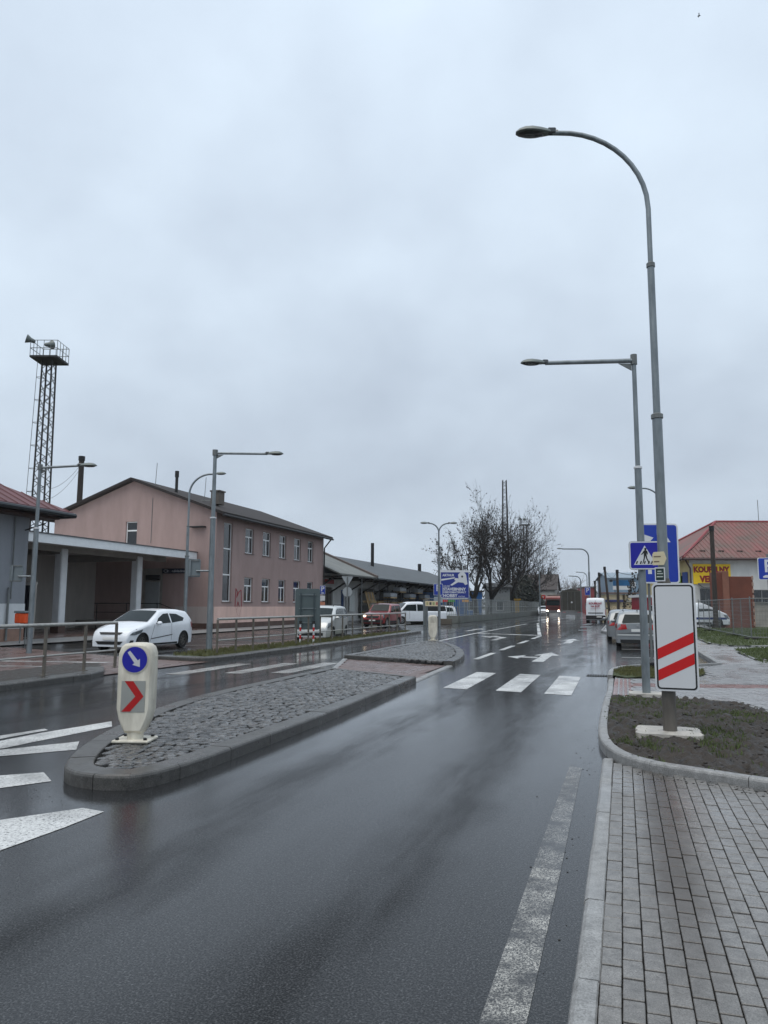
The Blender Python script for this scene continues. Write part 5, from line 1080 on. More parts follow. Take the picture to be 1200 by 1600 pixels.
# ---- keep-right bollards
def bollard(loc, rz, label, sign=True):
    B = tag(empty('traffic_bollard', loc, rz), label, 'bollard', 'illuminated island bollards')
    WHP = mat('bollard plastic', (216, 212, 198), .42, var=.24, vscale=5, stretch=(1, 1, .3), rvar=.1, dark=s2l((168, 162, 148)))
    # front outline
    hw, H_ = .205, 1.12; O = [(-.1, .1), (.1, .1), (.13, .15), (hw - .03, .25), (hw, .37), (hw + .002, .8), (hw, H_ - .12), (hw - .025, H_ - .05), (hw - .07, H_ - .012), (.06, H_), (-.06, H_), (-hw + .07, H_ - .012), (-hw + .025, H_ - .05), (-hw, H_ - .12), (-hw - .002, .8), (-hw, .37), (-hw + .03, .25), (-.13, .15)]
    D_ = .12; mb = MB(); n = len(O); rings = []; c = Vector((0, .62))
    for d, s_ in ((-D_, .86), (-D_ + .018, .95), (-D_ + .05, 1.0), (D_ - .05, 1.0), (D_ - .018, .95), (D_, .86)):
        rings.append([(x * s_ if abs(x) > .0 else x, d, .62 + (z - .62) * (1 - (1 - s_) * .45)) for x, z in O])
    vs_ = [p for r_ in rings for p in r_]; fs_ = [(i * n + q, i * n + (q + 1) % n, (i + 1) * n + (q + 1) % n, (i + 1) * n + q) for i in range(5) for q in range(n)] + [tuple(range(n)), tuple(5 * n + q for q in range(n))]
    mb.add(vs_, fs_); body = mb.build('body', WHP, B, True)
    mb = MB(); mb.tube([(0, 0, .03), (0, 0, .12)], [.09, .1], 12); mb.build('neck', WHP, B, True)
    mb = MB(); mb.box((0, 0, .016), (.42, .36, .03), 0, .008); mb.build('base_plate', WHP, B)
    for a, b in ((-.16, -.13), (.16, -.13), (.16, .13), (-.16, .13)):
        mb = MB(); mb.lathe([(.022, .03), (.022, .05), (.01, .056)], 8, Matrix.Translation((a, b, 0))); mb.build('bolt', BLACKM, B)
    Mb = face_M((0, -D_ - .002, 0))
    ring = lambda r_, cz: [(r_ * math.cos(2 * math.pi * q / 28), cz + r_ * math.sin(2 * math.pi * q / 28)) for q in range(28)]
    if sign:
        plate('sign_rim', ring(.158, .93), Mb, -.01, .006, WHP, B); plate('sign_disc', ring(.146, .93), Mb, .0065, .009, SIGNDB, B)
        c_, s_ = math.cos(R(-52)), math.sin(R(-52)); A = [(-.115, -.018), (.03, -.024), (.03, -.055), (.105, 0), (.03, .055), (.03, .024), (-.115, .018)]
        plate('arrow', [(a * c_ - b * s_, .93 + a * s_ + b * c_) for a, b in A], Mb, .0095, .0105, mat('arrow grey white', (196, 198, 200), .4), B)
        pn = plate('chevron_panel', [(-.14, .34), (.135, .34), (.135, .69), (-.14, .69)], Mb, -.005, .004, mat('reflective grey', (150, 152, 148), .45, var=.1), B)
        plate('chevron', [(-.13, .345), (-.03, .345), (.12, .515), (-.005, .687), (-.105, .687), (.025, .515)], Mb, .0045, .006, mat('chevron red', (170, 12, 16), .4), B)
    else:
        plate('seam', [(-.2, .70), (.2, .70), (.2, .706), (-.2, .706)], Mb, -.004, .003, mat('bollard seam', (180, 178, 168), .5), B)
        plate('panel', rrect(.3, .25, .03), face_M((0, -D_ - .002, .92)), -.006, .003, WHP, B)
    for sg in (-1, 1): mb = MB(); mb.box((sg * (hw + .001), 0, .72), (.006, .1, .5), 0, .002); mb.build('side_panel', WHP, B)
    return B
bollard((-5.42, 7.62, .135), R(16), 'white bollard with blue keep right arrow and red chevron on the near island')
bollard((-8.2, 33.2, .135), R(14), 'plain white bollard at the far tip of the cobbled island', False)

# ---- railings
def railing(name, pts, label, h=1.1, mid=.42, step=None, ends=True, group='steel railings along the left verge'):
    T_ = tag(empty(name), label, 'railing', group); Pp = [Vector(p) for p in pts]
    for p in Pp:
        mb = MB(); mb.box((p.x, p.y, p.z + h / 2 - .02), (.06, .06, h), 0, .006); mb.build('post', STEELD, T_)
        mb = MB(); mb.box((p.x, p.y, p.z + .006), (.14, .14, .014), 0, .003); mb.build('base_plate', STEELD, T_)
    mb = MB(); mb.tube([p + UP * h for p in Pp], .042, 10); mb.build('top_rail', STEELR, T_, True)
    mb = MB(); mb.tube([p + UP * mid for p in Pp], .022, 8); mb.build('middle_rail', STEELR, T_, True)
    return T_
railing('guard_railing', [(-12.25, s_, .13) for s_ in (6.0, 8.4, 10.6, 12.3, 13.8, 15.1, 16.25)][:], 'short steel guard railing on the soil strip at the left edge')
xs_ = [21.6, 22.85, 24.1, 25.35, 26.6, 27.85, 29.1, 30.4, 31.8, 33.2, 34.6, 36.1, 37.6, 39.2, 40.8, 42.4, 44.2]
railing('guard_railing', [(-12.45 - (s_ - 21.6) * .008, s_, .13) for s_ in xs_], 'long steel guard railing on the grass strip across the road')
# grey site fence on a low wall in front of the trees
FW = tag(empty('site_wall'), 'low grey wall along the yard beneath the mesh fence', 'wall')

mb = MB(); mb.box((-15.3, 110.5, .35), (.35, 76, .7), 0, .02); mb.build('wall', mat('grey green wall', (104, 108, 104), .8, var=.25, vscale=1), FW)
mb = MB(); mb.box((-17.0, 72.5, .35), (3.4, .35, .7), 0, .02); mb.build('wall', mat('grey green wall', (104, 108, 104), .8, var=.25, vscale=1), FW)
mb = MB(); mb.box((-16.7, 67.0, .25), (3.8, .4, .5), 0, .02); mb.build('wall', mat('brown wall', (96, 90, 80), .8, var=.25, vscale=1), FW)
FN = tag(empty('mesh_fence'), 'grey metal bar fence on the low wall in front of the bare trees', 'fence')
FNM = mat('fence grey', (150, 156, 156), .5, .4, var=.2)
for k in range(31):
    y = 72.7 + k * 2.5; mb = MB(); mb.box((-15.3, y, 1.55), (.07, .07, 1.75)); mb.build('post', FNM, FN)
for k in range(30):
    mb = MB(); y = 72.7 + k * 2.5
    for q in range(1, 12): mb.box((-15.3, y + q * .208, 1.55), (.012, .03, 1.6))
    for z in (.8, 1.55, 2.38): mb.box((-15.3, y + 1.25, z), (.04, 2.43, .05))
    mb.build('fence_panel', FNM, FN)
for k in range(3):
    mb = MB()
    for q in range(5): mb.box((-15.4 - k * 1.1 - q * .2, 72.5, 1.5), (.03, .012, 1.6))
    for z in (.8, 1.55, 2.38): mb.box((-15.85 - k * 1.1, 72.5, z), (1.0, .04, .05))
    mb.build('fence_panel', FNM, FN)
# gate post with striped pictogram board at the yard entrance
GP = tag(empty('gate_post', (-16.0, 62.2, 0)), 'grey square gate post at the builders yard entrance', 'post')
mb = MB(); mb.box((0, 0, 1.05), (.34, .34, 2.1), 0, .02); mb.build('shaft', SIGNG, GP); mb = MB(); mb.box((0, 0, 2.14), (.4, .4, .08), 0, .01); mb.build('cap', GALVD, GP)
GA = tag(empty('pictogram_board', (-15.35, 61.9, 0), R(15)), 'cream board with a row of small pictograms on a post by the yard gate', 'sign')
plate('board', rrect(1.15, .42, .03), face_M((0, 0, 1.85)), -.02, .02, mat('cream board', (222, 206, 170), .5, var=.1), GA); post(GA, (-.5, .05, 0), 1.7, .05)
for k, rgb in enumerate(((176, 168, 120), (70, 70, 70), (150, 160, 110), (176, 110, 100))): plate('pictogram', rrect(.18, .24, .03), face_M((-.4 + k * .265, 0, 1.85)), .0205, .023, mat('pictogram %s' % 'abcd'[k], rgb, .5), GA)
# advertising board of the builders' merchant
AD = tag(empty('advertising_board', (-17.0, 78.6, 0), R(17.6)), 'blue advertising board with white lettering and a white machine outline before the trees', 'billboard')
mb = MB(); mb.box((0, 0, 3.95), (3.05, .2, 2.95)); mb.build('frame', SIGNW, AD); mb = MB(); mb.box((0, -.11, 3.85), (2.95, .02, 2.7)); mb.build('face', mat('advert blue', (22, 44, 132), .45, var=.06), AD)
def adt(b, sz, x, z, al='LEFT', sx=1.0, bold=.0, m=SIGNW): text_mesh(b, sz, m, 'lettering', AD, face_M((x, -.125, z)), .003, al, bold, sx)
adt('ARTHUR', .34, -1.3, 4.88, sx=.92, bold=.012); adt('HRUBÉ', .26, -1.25, 3.72, sx=.9); adt('STAVEBNINY', .42, -1.25, 3.4, sx=.98, bold=.016); adt('DŘEVOMATERIÁLY', .26, -1.25, 3.08, sx=1.1, bold=.008); adt('HOBBY', .46, -1.25, 2.72, bold=.016, sx=1.0); adt('market', .24, .35, 2.66)
mb = MB(); fA = lambda a, b, e: Vector((a, e, b))
for P in ([(-1.45, 4.3), (.0, 4.55), (.0, 4.68), (-1.45, 4.48)], [(-.5, 3.85), (-.3, 3.78), (.35, 4.15), (.9, 4.1), (1.1, 3.85), (1.35, 3.95), (1.3, 4.3), (1.2, 4.95), (1.0, 5.2), (.6, 5.2), (.35, 4.95), (.4, 4.55), (.05, 4.6), (-.05, 4.4), (.1, 4.3)], [(-1.35, 2.35), (1.35, 2.35), (1.35, 2.5), (-1.35, 2.5)]): mb.prism(P, fA, -.126, -.122)
mb.build('outline', SIGNW, AD)
mb = MB(); mb.lathe([(.11, 0), (.11, .004)], 12, Matrix.Translation((.78, -.13, 4.75)) @ Matrix.Rotation(R(90), 4, 'X')); mb.build('eye', SIGNK, AD)
for k, rgb in enumerate(((196, 40, 40), (70, 140, 70), (30, 70, 150), (230, 160, 50))):
    mb = MB(); mb.box((-1.14 + k * .76, -.12, 2.18), (.74, .03, .22)); mb.build('colour_strip', mat('strip %s' % 'abcd'[k], rgb, .5), AD)
for x in (-1.2, 1.2): post(AD, (x, .15, 0), 2.6, .08)
ST = tag(empty('stock_bundles', (-17.3, 75.5, 0)), 'upright bundles of poles and pipes beneath the advertising board', 'stock')
r2 = random.Random(8)
for k in range(16):
    mb = MB(); x = -1.4 + k * .18; mb.tube([(x, r2.uniform(-.2, .2), 0), (x + r2.uniform(-.15, .15), r2.uniform(-.3, .3), r2.uniform(1.3, 2.1))], r2.uniform(.05, .1), 6); mb.build('pole', mat('stock %s' % 'abc'[k % 3], ((120, 94, 70), (160, 160, 158), (92, 80, 66))[k % 3], .6), ST)
# mobile site fence on the right
TF = tag(empty('mobile_fence'), 'mobile mesh site fence on rubber feet in front of the rust red pier', 'fence')
tp = [(5.3, 60.0), (5.45, 54.5), (5.75, 45.5), (5.95, 40.8), (9.3, 40.2), (12.8, 39.6)]
WIREM = mat('fence wire', (120, 124, 124), .5, .4)
def wire_grid(p, q, z0, z1, parent, nx=26, nz=9):
    mb = MB(); p = Vector((*p, 0)); q = Vector((*q, 0))
    for k in range(1, nx): a = p.lerp(q, k / nx); mb.tube([a + UP * z0, a + UP * z1], .006, 3, False)
    for k in range(1, nz): z = z0 + (z1 - z0) * k / nz; mb.tube([p + UP * z, q + UP * z], .005, 3, False)
    mb.build('wire_mesh', WIREM, parent)
for p, q in zip(tp, tp[1:]):
    a, b = Vector((*p, .1)), Vector((*q, .1)); mb = MB(); mb.tube([a + UP * .12, b + UP * .12], .025, 6); mb.tube([a + UP * 2.0, b + UP * 2.0], .025, 6); mb.build('frame_rail', GALVD, TF); wire_grid(p, q, .2, 2.1, TF)
    mb = MB(); m_ = (a + b) / 2; mb.tube([m_, m_ + UP * 2.0], .022, 6); mb.build('frame_post', GALVD, TF)
for p in tp:
    mb = MB(); mb.tube([(*p, .1), (*p, 2.2)], .03, 6); mb.build('frame_post', GALVD, TF)
    mb = MB(); mb.box((p[0], p[1], .14), (.24, .7, .13), R(75), .03); mb.build('rubber_foot', RUBBER, TF)
# wooden poles and wires on the right and one at the left
WOODP = mat('dark pole wood', (58, 52, 48), .85, var=.3, vscale=5, stretch=(1, 1, .1))
poles = []
for k, (x, y, h, lean, r_, lb) in enumerate(((6.62, 61.6, 7.75, 0, .19, 'thick dark utility pole in front of the shop banner'), (-.5, 89, 5.75, 0, .17, 'dark pole with a small lamp bracket above the market stalls'), (-1.4, 88.7, 6.1, -.45, .15, 'leaning dark pole right of the white van'), (-2.38, 88.6, 5.45, -.1, .13, 'dark pole standing just behind the white van'), (-3.2, 96, 4.75, 0, .14, 'shortest dark pole beside the far parking sign'), (-45.1, 53.9, 14.6, 0, .28, 'concrete mast rising behind the pink gable at the left'))):
    U_ = tag(empty('utility_pole', (x, y, 0)), lb, 'pole', 'utility poles')
    mb = MB(); mb.tube([(0, 0, -.1), (lean, 0, h)], [r_, r_ * .8], 10); mb.build('shaft', WOODP, U_, True)
    mb = MB(); mb.tube([(lean, 0, h - .35), (lean, 0, h + .03)], r_ * 1.0, 10); mb.build('cap', BLACKM, U_); poles.append(Vector((x + lean, y, h)))
    if k == 1: mb = MB(); mb.tube([(0, 0, 4.6), (-.5, 0, 4.6)], .03, 5); mb.ball((-.7, 0, 4.55), (.2, .15, .15), 8, 6); mb.build('lamp_bracket', BLACKM, U_)
def wire(a, b, sag, label, r_=.014):
    a = Vector(a); b = Vector(b); mb = MB(); mb.tube([a.lerp(b, t / 14) - UP * sag * 4 * (t / 14) * (1 - t / 14) for t in range(15)], r_, 4); tag(mb.build('overhead_wire', BLACKM), label, 'wire', 'overhead wires')
wire(poles[0] - UP * .3, poles[1] - UP * .2, 1.5, 'sagging overhead wire from the thick pole to the market stalls', .03)
wire(poles[1] - UP * .1, poles[2] - UP * .1, .9, 'sagging wire between the two tallest dark poles')
wire(poles[2] - UP * .1, poles[3] - UP * .1, .5, 'sagging wire from the leaning pole to its left neighbour')
wire(poles[3] - UP * .1, poles[4] - UP * .1, .6, 'sagging wire from the van pole to the shortest pole')
wire(poles[5] - UP * .6, (-44, 49.2, 11), .4, 'upper wire from the concrete mast to the lattice tower')
wire(poles[5] - UP * .9, (-44, 49.2, 10.2), .4, 'lower wire from the concrete mast to the lattice tower')
# a bird high up
BD = MB(); BD.tube([(-.16, 0, 0), (-.05, 0, .02), (.08, 0, .02), (.16, 0, .03)], [.01, .05, .05, .015], 6); BD.add([(-.02, 0, .02), (.06, 0, .02), (.02, .32, .1), (-.06, .3, .09), (.02, -.32, .1), (-.06, -.3, .09)], [(0, 1, 2, 3), (0, 1, 4, 5)])
bo = BD.build('bird', BLACKM); bo.location = Vector((0, 0, 1.7)) + (fwd * 1170 + right * 492 + up * 775).normalized() * 95; tag(bo, 'tiny dark bird high in the grey sky', 'bird')
# ------------------------------------------------------------------ vehicles
def lerp_tab(tab, x):
    if x <= tab[0][0]: return tab[0][1]
    for (a, za), (b, zb) in zip(tab, tab[1:]):
        if x <= b: return za + (zb - za) * (x - a) / (b - a) if b > a else zb
    return tab[-1][1]
def paint(name, rgb, metal=0.0, dirt=.12): return mat(name, rgb, .28, metal, coat=.7, var=dirt, vscale=1.2)
def car(name, loc, heading, label, cat, sp, group=None):
    """body built as one skin from a side profile (with wheel arches) and a plan width; glass, lamps and trim follow that skin.
    local x forward, y to the left"""
    T_ = tag(empty(name, loc, heading), label, cat, group)
    Lh, W = sp['L'] / 2, sp['W']; top = sorted(sp['top']); belt = sp.get('belt', .9); tum = sp.get('tumble', .8); zb0 = sp.get('clear', .2); roof = max(z for x, z in top)
    ra = sp.get('ra', .36); wr = sp.get('wr', .31); axles = sp['axles']; end = sp.get('end', .86)
    zt = lambda x: lerp_tab(top, x)
    def zb(x):
        z = zb0
        for ax in axles:
            if abs(x - ax) < ra: z = max(z, wr + math.sqrt(max(0, ra * ra - (x - ax) ** 2)))
        return z
    def hw(x, z):
        u = abs(x) / Lh; p = 1 - (1 - end) * max(0, (u - .62) / .38) ** 2.2
        t = 1 - .05 * max(0, (belt * .62 - z) / .5) ** 2 if z < belt else 1 - (1 - tum) * ((z - belt) / max(.05, roof - belt)) ** 1.25
        e = max(0, (z - (zt(x) - .09)) / .09); return W / 2 * p * t * (1 - .07 * e * e)
    crown = sp.get('crown', .035)
    xs = sorted({round(x, 4) for x in [-Lh + 2 * Lh * k / 44 for k in range(45)] + [x for x, z in top] + [ax + ra * math.cos(R(a)) for ax in axles for a in range(0, 181, 15)]} | {-Lh, Lh})
    xs = [x for x in xs if -Lh <= x <= Lh]; K = 11; mb = MB(); vs_ = []; m_ = 2 * K + 3
    fr = [0, .12, .26, .4, .52, .64, .74, .84, .92, .97, 1.0]
    for x in xs:
        b, t = zb(x), max(zt(x), zb(x) + .03); sec = [(hw(x, b + (t - b) * f), b + (t - b) * f) for f in fr]
        wt = sec[-1][0]
        vs_ += [(x, y, z) for y, z in sec] + [(x, wt * .7, t + crown * .6), (x, 0, t + crown), (x, -wt * .7, t + crown * .6)] + [(x, -y, z) for y, z in sec[::-1]]
    n = 2 * K + 3; fs_ = [(i * n + k, i * n + k + 1, (i + 1) * n + k + 1, (i + 1) * n + k) for i in range(len(xs) - 1) for k in range(n - 1)]
    for i in (0, len(xs) - 1): fs_ += [(i * n + k, i * n + k + 1, i * n + n - 2 - k, i * n + n - 1 - k) for k in range(K)] + [(i * n + K, i * n + K + 1, i * n + K + 2)]
    mb.add(vs_, fs_); body = mb.build('body', sp['paint'], T_, True)
    mb = MB(); mb.box((0, 0, .42), (2 * Lh - .3, W - .42, .44)); [mb.box((ax, 0, .5), (ra * 1.9, W - .12, .62)) for ax in axles]; mb.build('underbody', DARK, T_)
    def clip(P, x):
        zz = [];
        for (a, za), (b, zb_) in zip(P, P[1:] + P[:1]):
            if (a <= x < b) or (b <= x < a): zz.append(za + (zb_ - za) * (x - a) / (b - a))
        return (min(zz), max(zz)) if len(zz) >= 2 else None
    def side(nm, P, m, off=.006, both=True, parent=T_, nx=12, nz=4):
        x0, x1 = min(p[0] for p in P), max(p[0] for p in P); sm = sorted({x0 + (x1 - x0) * (k + .004) / (nx + .008) for k in range(nx + 1)} | {p[0] for p in P if x0 < p[0] < x1})
        for sg in ((1, -1) if both is True else (both,)):
            mb = MB(); cols_ = []
            for x in sm:
                c_ = clip(P, min(max(x, x0 + 1e-4), x1 - 1e-4))
                if c_: cols_.append([(x, sg * (hw(x, c_[0] + (c_[1] - c_[0]) * k / nz) + off), c_[0] + (c_[1] - c_[0]) * k / nz) for k in range(nz + 1)])
            mb.add([p for c_ in cols_ for p in c_], [(i * (nz + 1) + k, (i + 1) * (nz + 1) + k, (i + 1) * (nz + 1) + k + 1, i * (nz + 1) + k + 1) for i in range(len(cols_) - 1) for k in range(nz)])
            mb.build(nm, m, parent, True)
    def xf(z, sg):
        prev = sg * Lh
        for i in range(161):
            x = sg * (Lh - 2 * Lh * i / 160)
            if zt(x) + crown * .8 >= z:
                a, b = prev, x
                for _ in range(12):
                    m2 = (a + b) / 2
                    if zt(m2) + crown * .8 >= z: b = m2
                    else: a = m2
                return b
            prev = x
        return 0
    def end_panel(nm, P, m, sg, off=.012, parent=T_, ny=10, nz=6):
        """panel on the nose (sg=1) or tail (sg=-1): polygon in (y, z)"""
        y0, y1 = min(p[0] for p in P), max(p[0] for p in P); cols_ = []
        for k in range(ny + 1):
            y = y0 + (y1 - y0) * (k + .004) / (ny + .008); c_ = clip(P, y)
            if c_:
                col = []
                for q in range(nz + 1):
                    z = c_[0] + (c_[1] - c_[0]) * q / nz; x = xf(z, sg); w_ = max(.05, hw(x, z)); over = max(0, abs(y) / w_ - .93); col.append((x + sg * (off - over * .5), y, z))
                cols_.append(col)
        mb = MB(); mb.add([p for c_ in cols_ for p in c_], [(i * (nz + 1) + q, (i + 1) * (nz + 1) + q, (i + 1) * (nz + 1) + q + 1, i * (nz + 1) + q + 1) for i in range(len(cols_) - 1) for q in range(nz)]); return mb.build(nm, m, parent, True)
    def top_panel(nm, xa, xb, wf, m, off=.008, parent=T_, wf2=None):
        mb = MB(); cols_ = []
        for k in range(13):
            x = xa + (xb - xa) * k / 12; t = zt(x); w_ = hw(x, t) * (wf + ((wf2 or wf) - wf) * k / 12)
            cols_.append([(x, w_ * q / 4, t + off + crown * (1 - (abs(q / 4) * wf) ** 2 * .8) + .012) for q in range(-4, 5)])
        mb.add([p for c_ in cols_ for p in c_], [(i * 9 + q, (i + 1) * 9 + q, (i + 1) * 9 + q + 1, i * 9 + q + 1) for i in range(12) for q in range(8)]); return mb.build(nm, m, parent, True)
    for P in sp.get('glass', ()): side('side_window', P, CARGL)
    for a in sp.get('screen', ()): top_panel('windscreen', *a, CARGL)
    for P in sp.get('tailglass', ()): end_panel('rear_window', P, CARGL, -1, .02)
    for P in sp.get('noseglass', ()): end_panel('windscreen', P, CARGL, 1, .02)
    for nm, P, m, off in sp.get('front', ()): end_panel(nm, P, m, 1, off)
    for nm, P, m, off in sp.get('rear', ()): end_panel(nm, P, m, -1, off)
    for nm, P, m, off in sp.get('sides', ()): side(nm, P, m, off)
    for nm, P, m, off, sg in sp.get('oneside', ()): side(nm, P, m, off, sg)
    wd = sp.get('ww', .2)
    for ax in axles:
        for sg in (1, -1):
            Mw = Matrix.Translation((ax, sg * (W / 2 - .03 - wd / 2), wr)) @ Matrix.Rotation(R(-90) * sg, 4, 'X')
            mb = MB(); mb.lathe([(wr * .62, -wd / 2), (wr * .93, -wd / 2), (wr, -wd * .36), (wr, wd * .36), (wr * .95, wd * .48), (wr * .64, wd / 2), (wr * .6, wd * .3)], 24, Mw); wo_ = mb.build('wheel', RUBBER, T_, True)
            mb = MB(); mb.lathe([(wr * .64, wd * .2), (wr * .64, wd * .44), (wr * .56, wd * .46), (wr * .54, wd * .3)], 20, Mw, cap=False)
            for k in range(sp.get('spokes', 7)):
                a = 2 * math.pi * k / sp.get('spokes', 7); mb.box((wr * .33 * math.cos(a), wr * .33 * math.sin(a), wd * .36), (wr * .5, wr * .15, .02), a, .004, M=Mw)
            mb.lathe([(wr * .16, wd * .3), (wr * .15, wd * .42), (.01, wd * .44)], 10, Mw); mb.lathe([(wr * .6, wd * .1), (.01, wd * .12)], 16, Mw, cap=False)
            mb.build('rim', sp.get('rim', RIM), wo_)
    if sp.get('mirror'):
        x, z = sp['mirror']
        for sg in (1, -1):
            mb = MB(); mb.ball((x, sg * (hw(x, z) + .1), z), (.07, .11, .075), 10, 7); mb.tube([(x, sg * (hw(x, z) - .02), z - .04), (x, sg * (hw(x, z) + .06), z - .03)], .025, 6); mb.build('mirror', sp.get('mirror_m', sp['paint']), T_, True)
    for x, y, z in sp.get('rails', ()): mb = MB(); mb.tube([(x[0], y, z - .05), (x[0] - .06, y, z), (x[1] + .06, y, z), (x[1], y, z - .05)], .018, 6); mb.build('roof_rail', DARK, T_); mb = MB(); mb.tube([(x[0], -y, z - .05), (x[0] - .06, -y, z), (x[1] + .06, -y, z), (x[1], -y, z - .05)], .018, 6); mb.build('roof_rail', DARK, T_)
    return T_
def hdg(dx, dy): return math.atan2(dy, dx)
SEAM = mat('panel gap', (60, 62, 64), .6)
WHC = paint('white car paint', (228, 233, 238)); SIL = paint('silver car paint', (140, 144, 146), .5); REDC = paint('red car paint', (128, 22, 28)); SILW = paint('pale silver paint', (196, 198, 196), .35)
# white three-door hatchback in the forecourt
HATCH = dict(L=4.24, W=1.79, paint=WHC, belt=.92, tumble=.76, axles=(1.38, -1.27), ra=.37, wr=.315, clear=.19, end=.80,
    top=[(-2.12, .86), (-2.10, 1.04), (-1.99, 1.18), (-1.66, 1.42), (-1.1, 1.49), (-.4, 1.5), (.15, 1.44), (.98, 1.02), (1.2, .96), (1.75, .82), (1.98, .72), (2.08, .58), (2.12, .45)],
    glass=[[(.62, .97), (.4, 1.18), (.02, 1.34), (-.32, 1.36), (-.36, 1.0)], [(-.44, 1.0), (-.4, 1.35), (-.85, 1.33), (-1.32, 1.17), (-1.2, 1.06)]],
    tailglass=[[(-.5, 1.14), (.5, 1.14), (.45, 1.34), (-.45, 1.34)]],
    front=[('grille', [(-.42, .62), (.42, .62), (.5, .7), (-.5, .7)], DARK, .02), ('lower_grille', [(-.48, .27), (.48, .27), (.58, .38), (-.58, .38)], DARK, .016), ('number_plate', [(-.26, .42), (.26, .42), (.26, .53), (-.26, .53)], PLATEW, .03)],
    sides=[('headlight', [(2.02, .6), (1.9, .7), (1.42, .8), (1.5, .68), (1.8, .6)], LIGHTC, .014), ('fog_light', [(2.03, .3), (1.98, .42), (1.85, .42), (1.86, .32)], DARK, .01), ('door_seam', [(.95, .34), (.965, .34), (.7, .96), (.68, .96)], SEAM, .003), ('door_seam', [(-.42, .34), (-.405, .34), (-.4, 1.0), (-.415, 1.0)], SEAM, .003), ('side_trim', [(.95, .42), (.9, .455), (-.35, .56), (-.5, .56), (-.4, .53)], SEAM, .008), ('door_handle', [(-.22, .86), (-.06, .86), (-.06, .89), (-.22, .89)], WHC, .02), ('tail_light', [(-2.08, .78), (-1.98, 1.02), (-1.82, 1.0), (-1.92, .8)], LIGHTR, .012), ('sill', [(.9, .2), (.9, .27), (-.85, .27), (-.85, .2)], DARK, .004)],
    mirror=(.52, 1.0), rim=mat('dark rim', (92, 90, 86), .4, .5), spokes=7)
HATCH['screen'] = [(.95, .2, .9)]
hh = car('parked_car', (-17.5, 24.95, 0), hdg(.0, -1), 'white three door hatchback parked in front of the station canopy', 'car', HATCH)
# silver minivan behind the railing
MPV = dict(L=4.4, W=1.8, paint=SILW, belt=1.0, tumble=.82, axles=(1.35, -1.33), ra=.38, wr=.32, clear=.2, end=.84,
    top=[(-2.2, .85), (-2.17, 1.1), (-2.02, 1.5), (-1.85, 1.6), (-.8, 1.65), (.1, 1.62), (.5, 1.5), (1.25, 1.08), (1.7, .98), (2.0, .86), (2.15, .66), (2.2, .5)],
    screen=[(1.22, .5, .9)], glass=[[(1.0, 1.08), (.5, 1.42), (.2, 1.52), (-.1, 1.53), (-.1, 1.06)], [(-.16, 1.06), (-.16, 1.53), (-1.05, 1.52), (-1.08, 1.06)], [(-1.15, 1.06), (-1.12, 1.52), (-1.75, 1.46), (-1.85, 1.1)]],
    front=[('grille', [(-.45, .62), (.45, .62), (.45, .74), (-.45, .74)], DARK, .02), ('lower_grille', [(-.6, .27), (.6, .27), (.6, .4), (-.6, .4)], DARK, .016), ('number_plate', [(-.26, .44), (.26, .44), (.26, .55), (-.26, .55)], PLATEW, .03)],
    sides=[('headlight', [(2.12, .62), (2.0, .84), (1.6, .9), (1.75, .68)], LIGHTC, .014), ('door_seam', [(.98, .34), (.995, .34), (.95, 1.05), (.93, 1.05)], SEAM, .003), ('door_seam', [(-.13, .34), (-.115, .34), (-.12, 1.05), (-.135, 1.05)], SEAM, .003), ('sill', [(.9, .2), (.9, .3), (-.9, .3), (-.9, .2)], DARK, .006)],
    rails=[((.1, -1.6), .56, 1.70)], mirror=(.95, 1.08), spokes=5)
car('parked_car', (-14.25, 34.9, 0), hdg(.13, -.99), 'pale silver minivan behind the long railing near the grey sign back', 'car', MPV)
# red off-roader
SUV = dict(L=4.3, W=1.85, paint=REDC, belt=1.1, tumble=.84, axles=(1.35, -1.25), ra=.42, wr=.37, clear=.32, end=.88,
    top=[(-2.15, .95), (-2.12, 1.3), (-2.0, 1.7), (-1.8, 1.78), (-.3, 1.8), (.2, 1.74), (.75, 1.2), (1.6, 1.1), (2.0, 1.02), (2.12, .8), (2.15, .6)],
    screen=[(.74, .22, .9)], glass=[[(.55, 1.2), (.2, 1.62), (-.45, 1.66), (-.45, 1.18)], [(-.55, 1.18), (-.55, 1.66), (-1.3, 1.66), (-1.3, 1.18)], [(-1.38, 1.18), (-1.38, 1.66), (-1.85, 1.62), (-1.9, 1.2)]],
    front=[('grille', [(-.5, .72), (.5, .72), (.55, .9), (-.55, .9)], DARK, .02), ('bumper', [(-.85, .38), (.85, .38), (.85, .6), (-.85, .6)], DARK, .05), ('number_plate', [(-.26, .5), (.26, .5), (.26, .6), (-.26, .6)], PLATEW, .07)],
    sides=[('headlight', [(2.1, .7), (2.04, .98), (1.85, .98), (1.85, .74)], LIGHTC, .014), ('door_seam', [(.6, .4), (.62, .4), (.58, 1.15), (.56, 1.15)], SEAM, .003), ('cladding', [(.9, .34), (.9, .5), (-.8, .5), (-.8, .34)], DARK, .01)], mirror=(.5, 1.22), mirror_m=DARK)
rc = car('parked_car', (-18.1, 56.8, 0), hdg(-.06, -1), 'red off road car facing the railing with a lit headlamp', 'car', SUV)
LIT = mat('lit headlamp', (255, 232, 200), .3, emit=5)
mb = MB(); mb.ball((2.13, -.66, .88), (.05, .12, .09), 8, 6); mb.build('lit_headlight', LIT, rc)
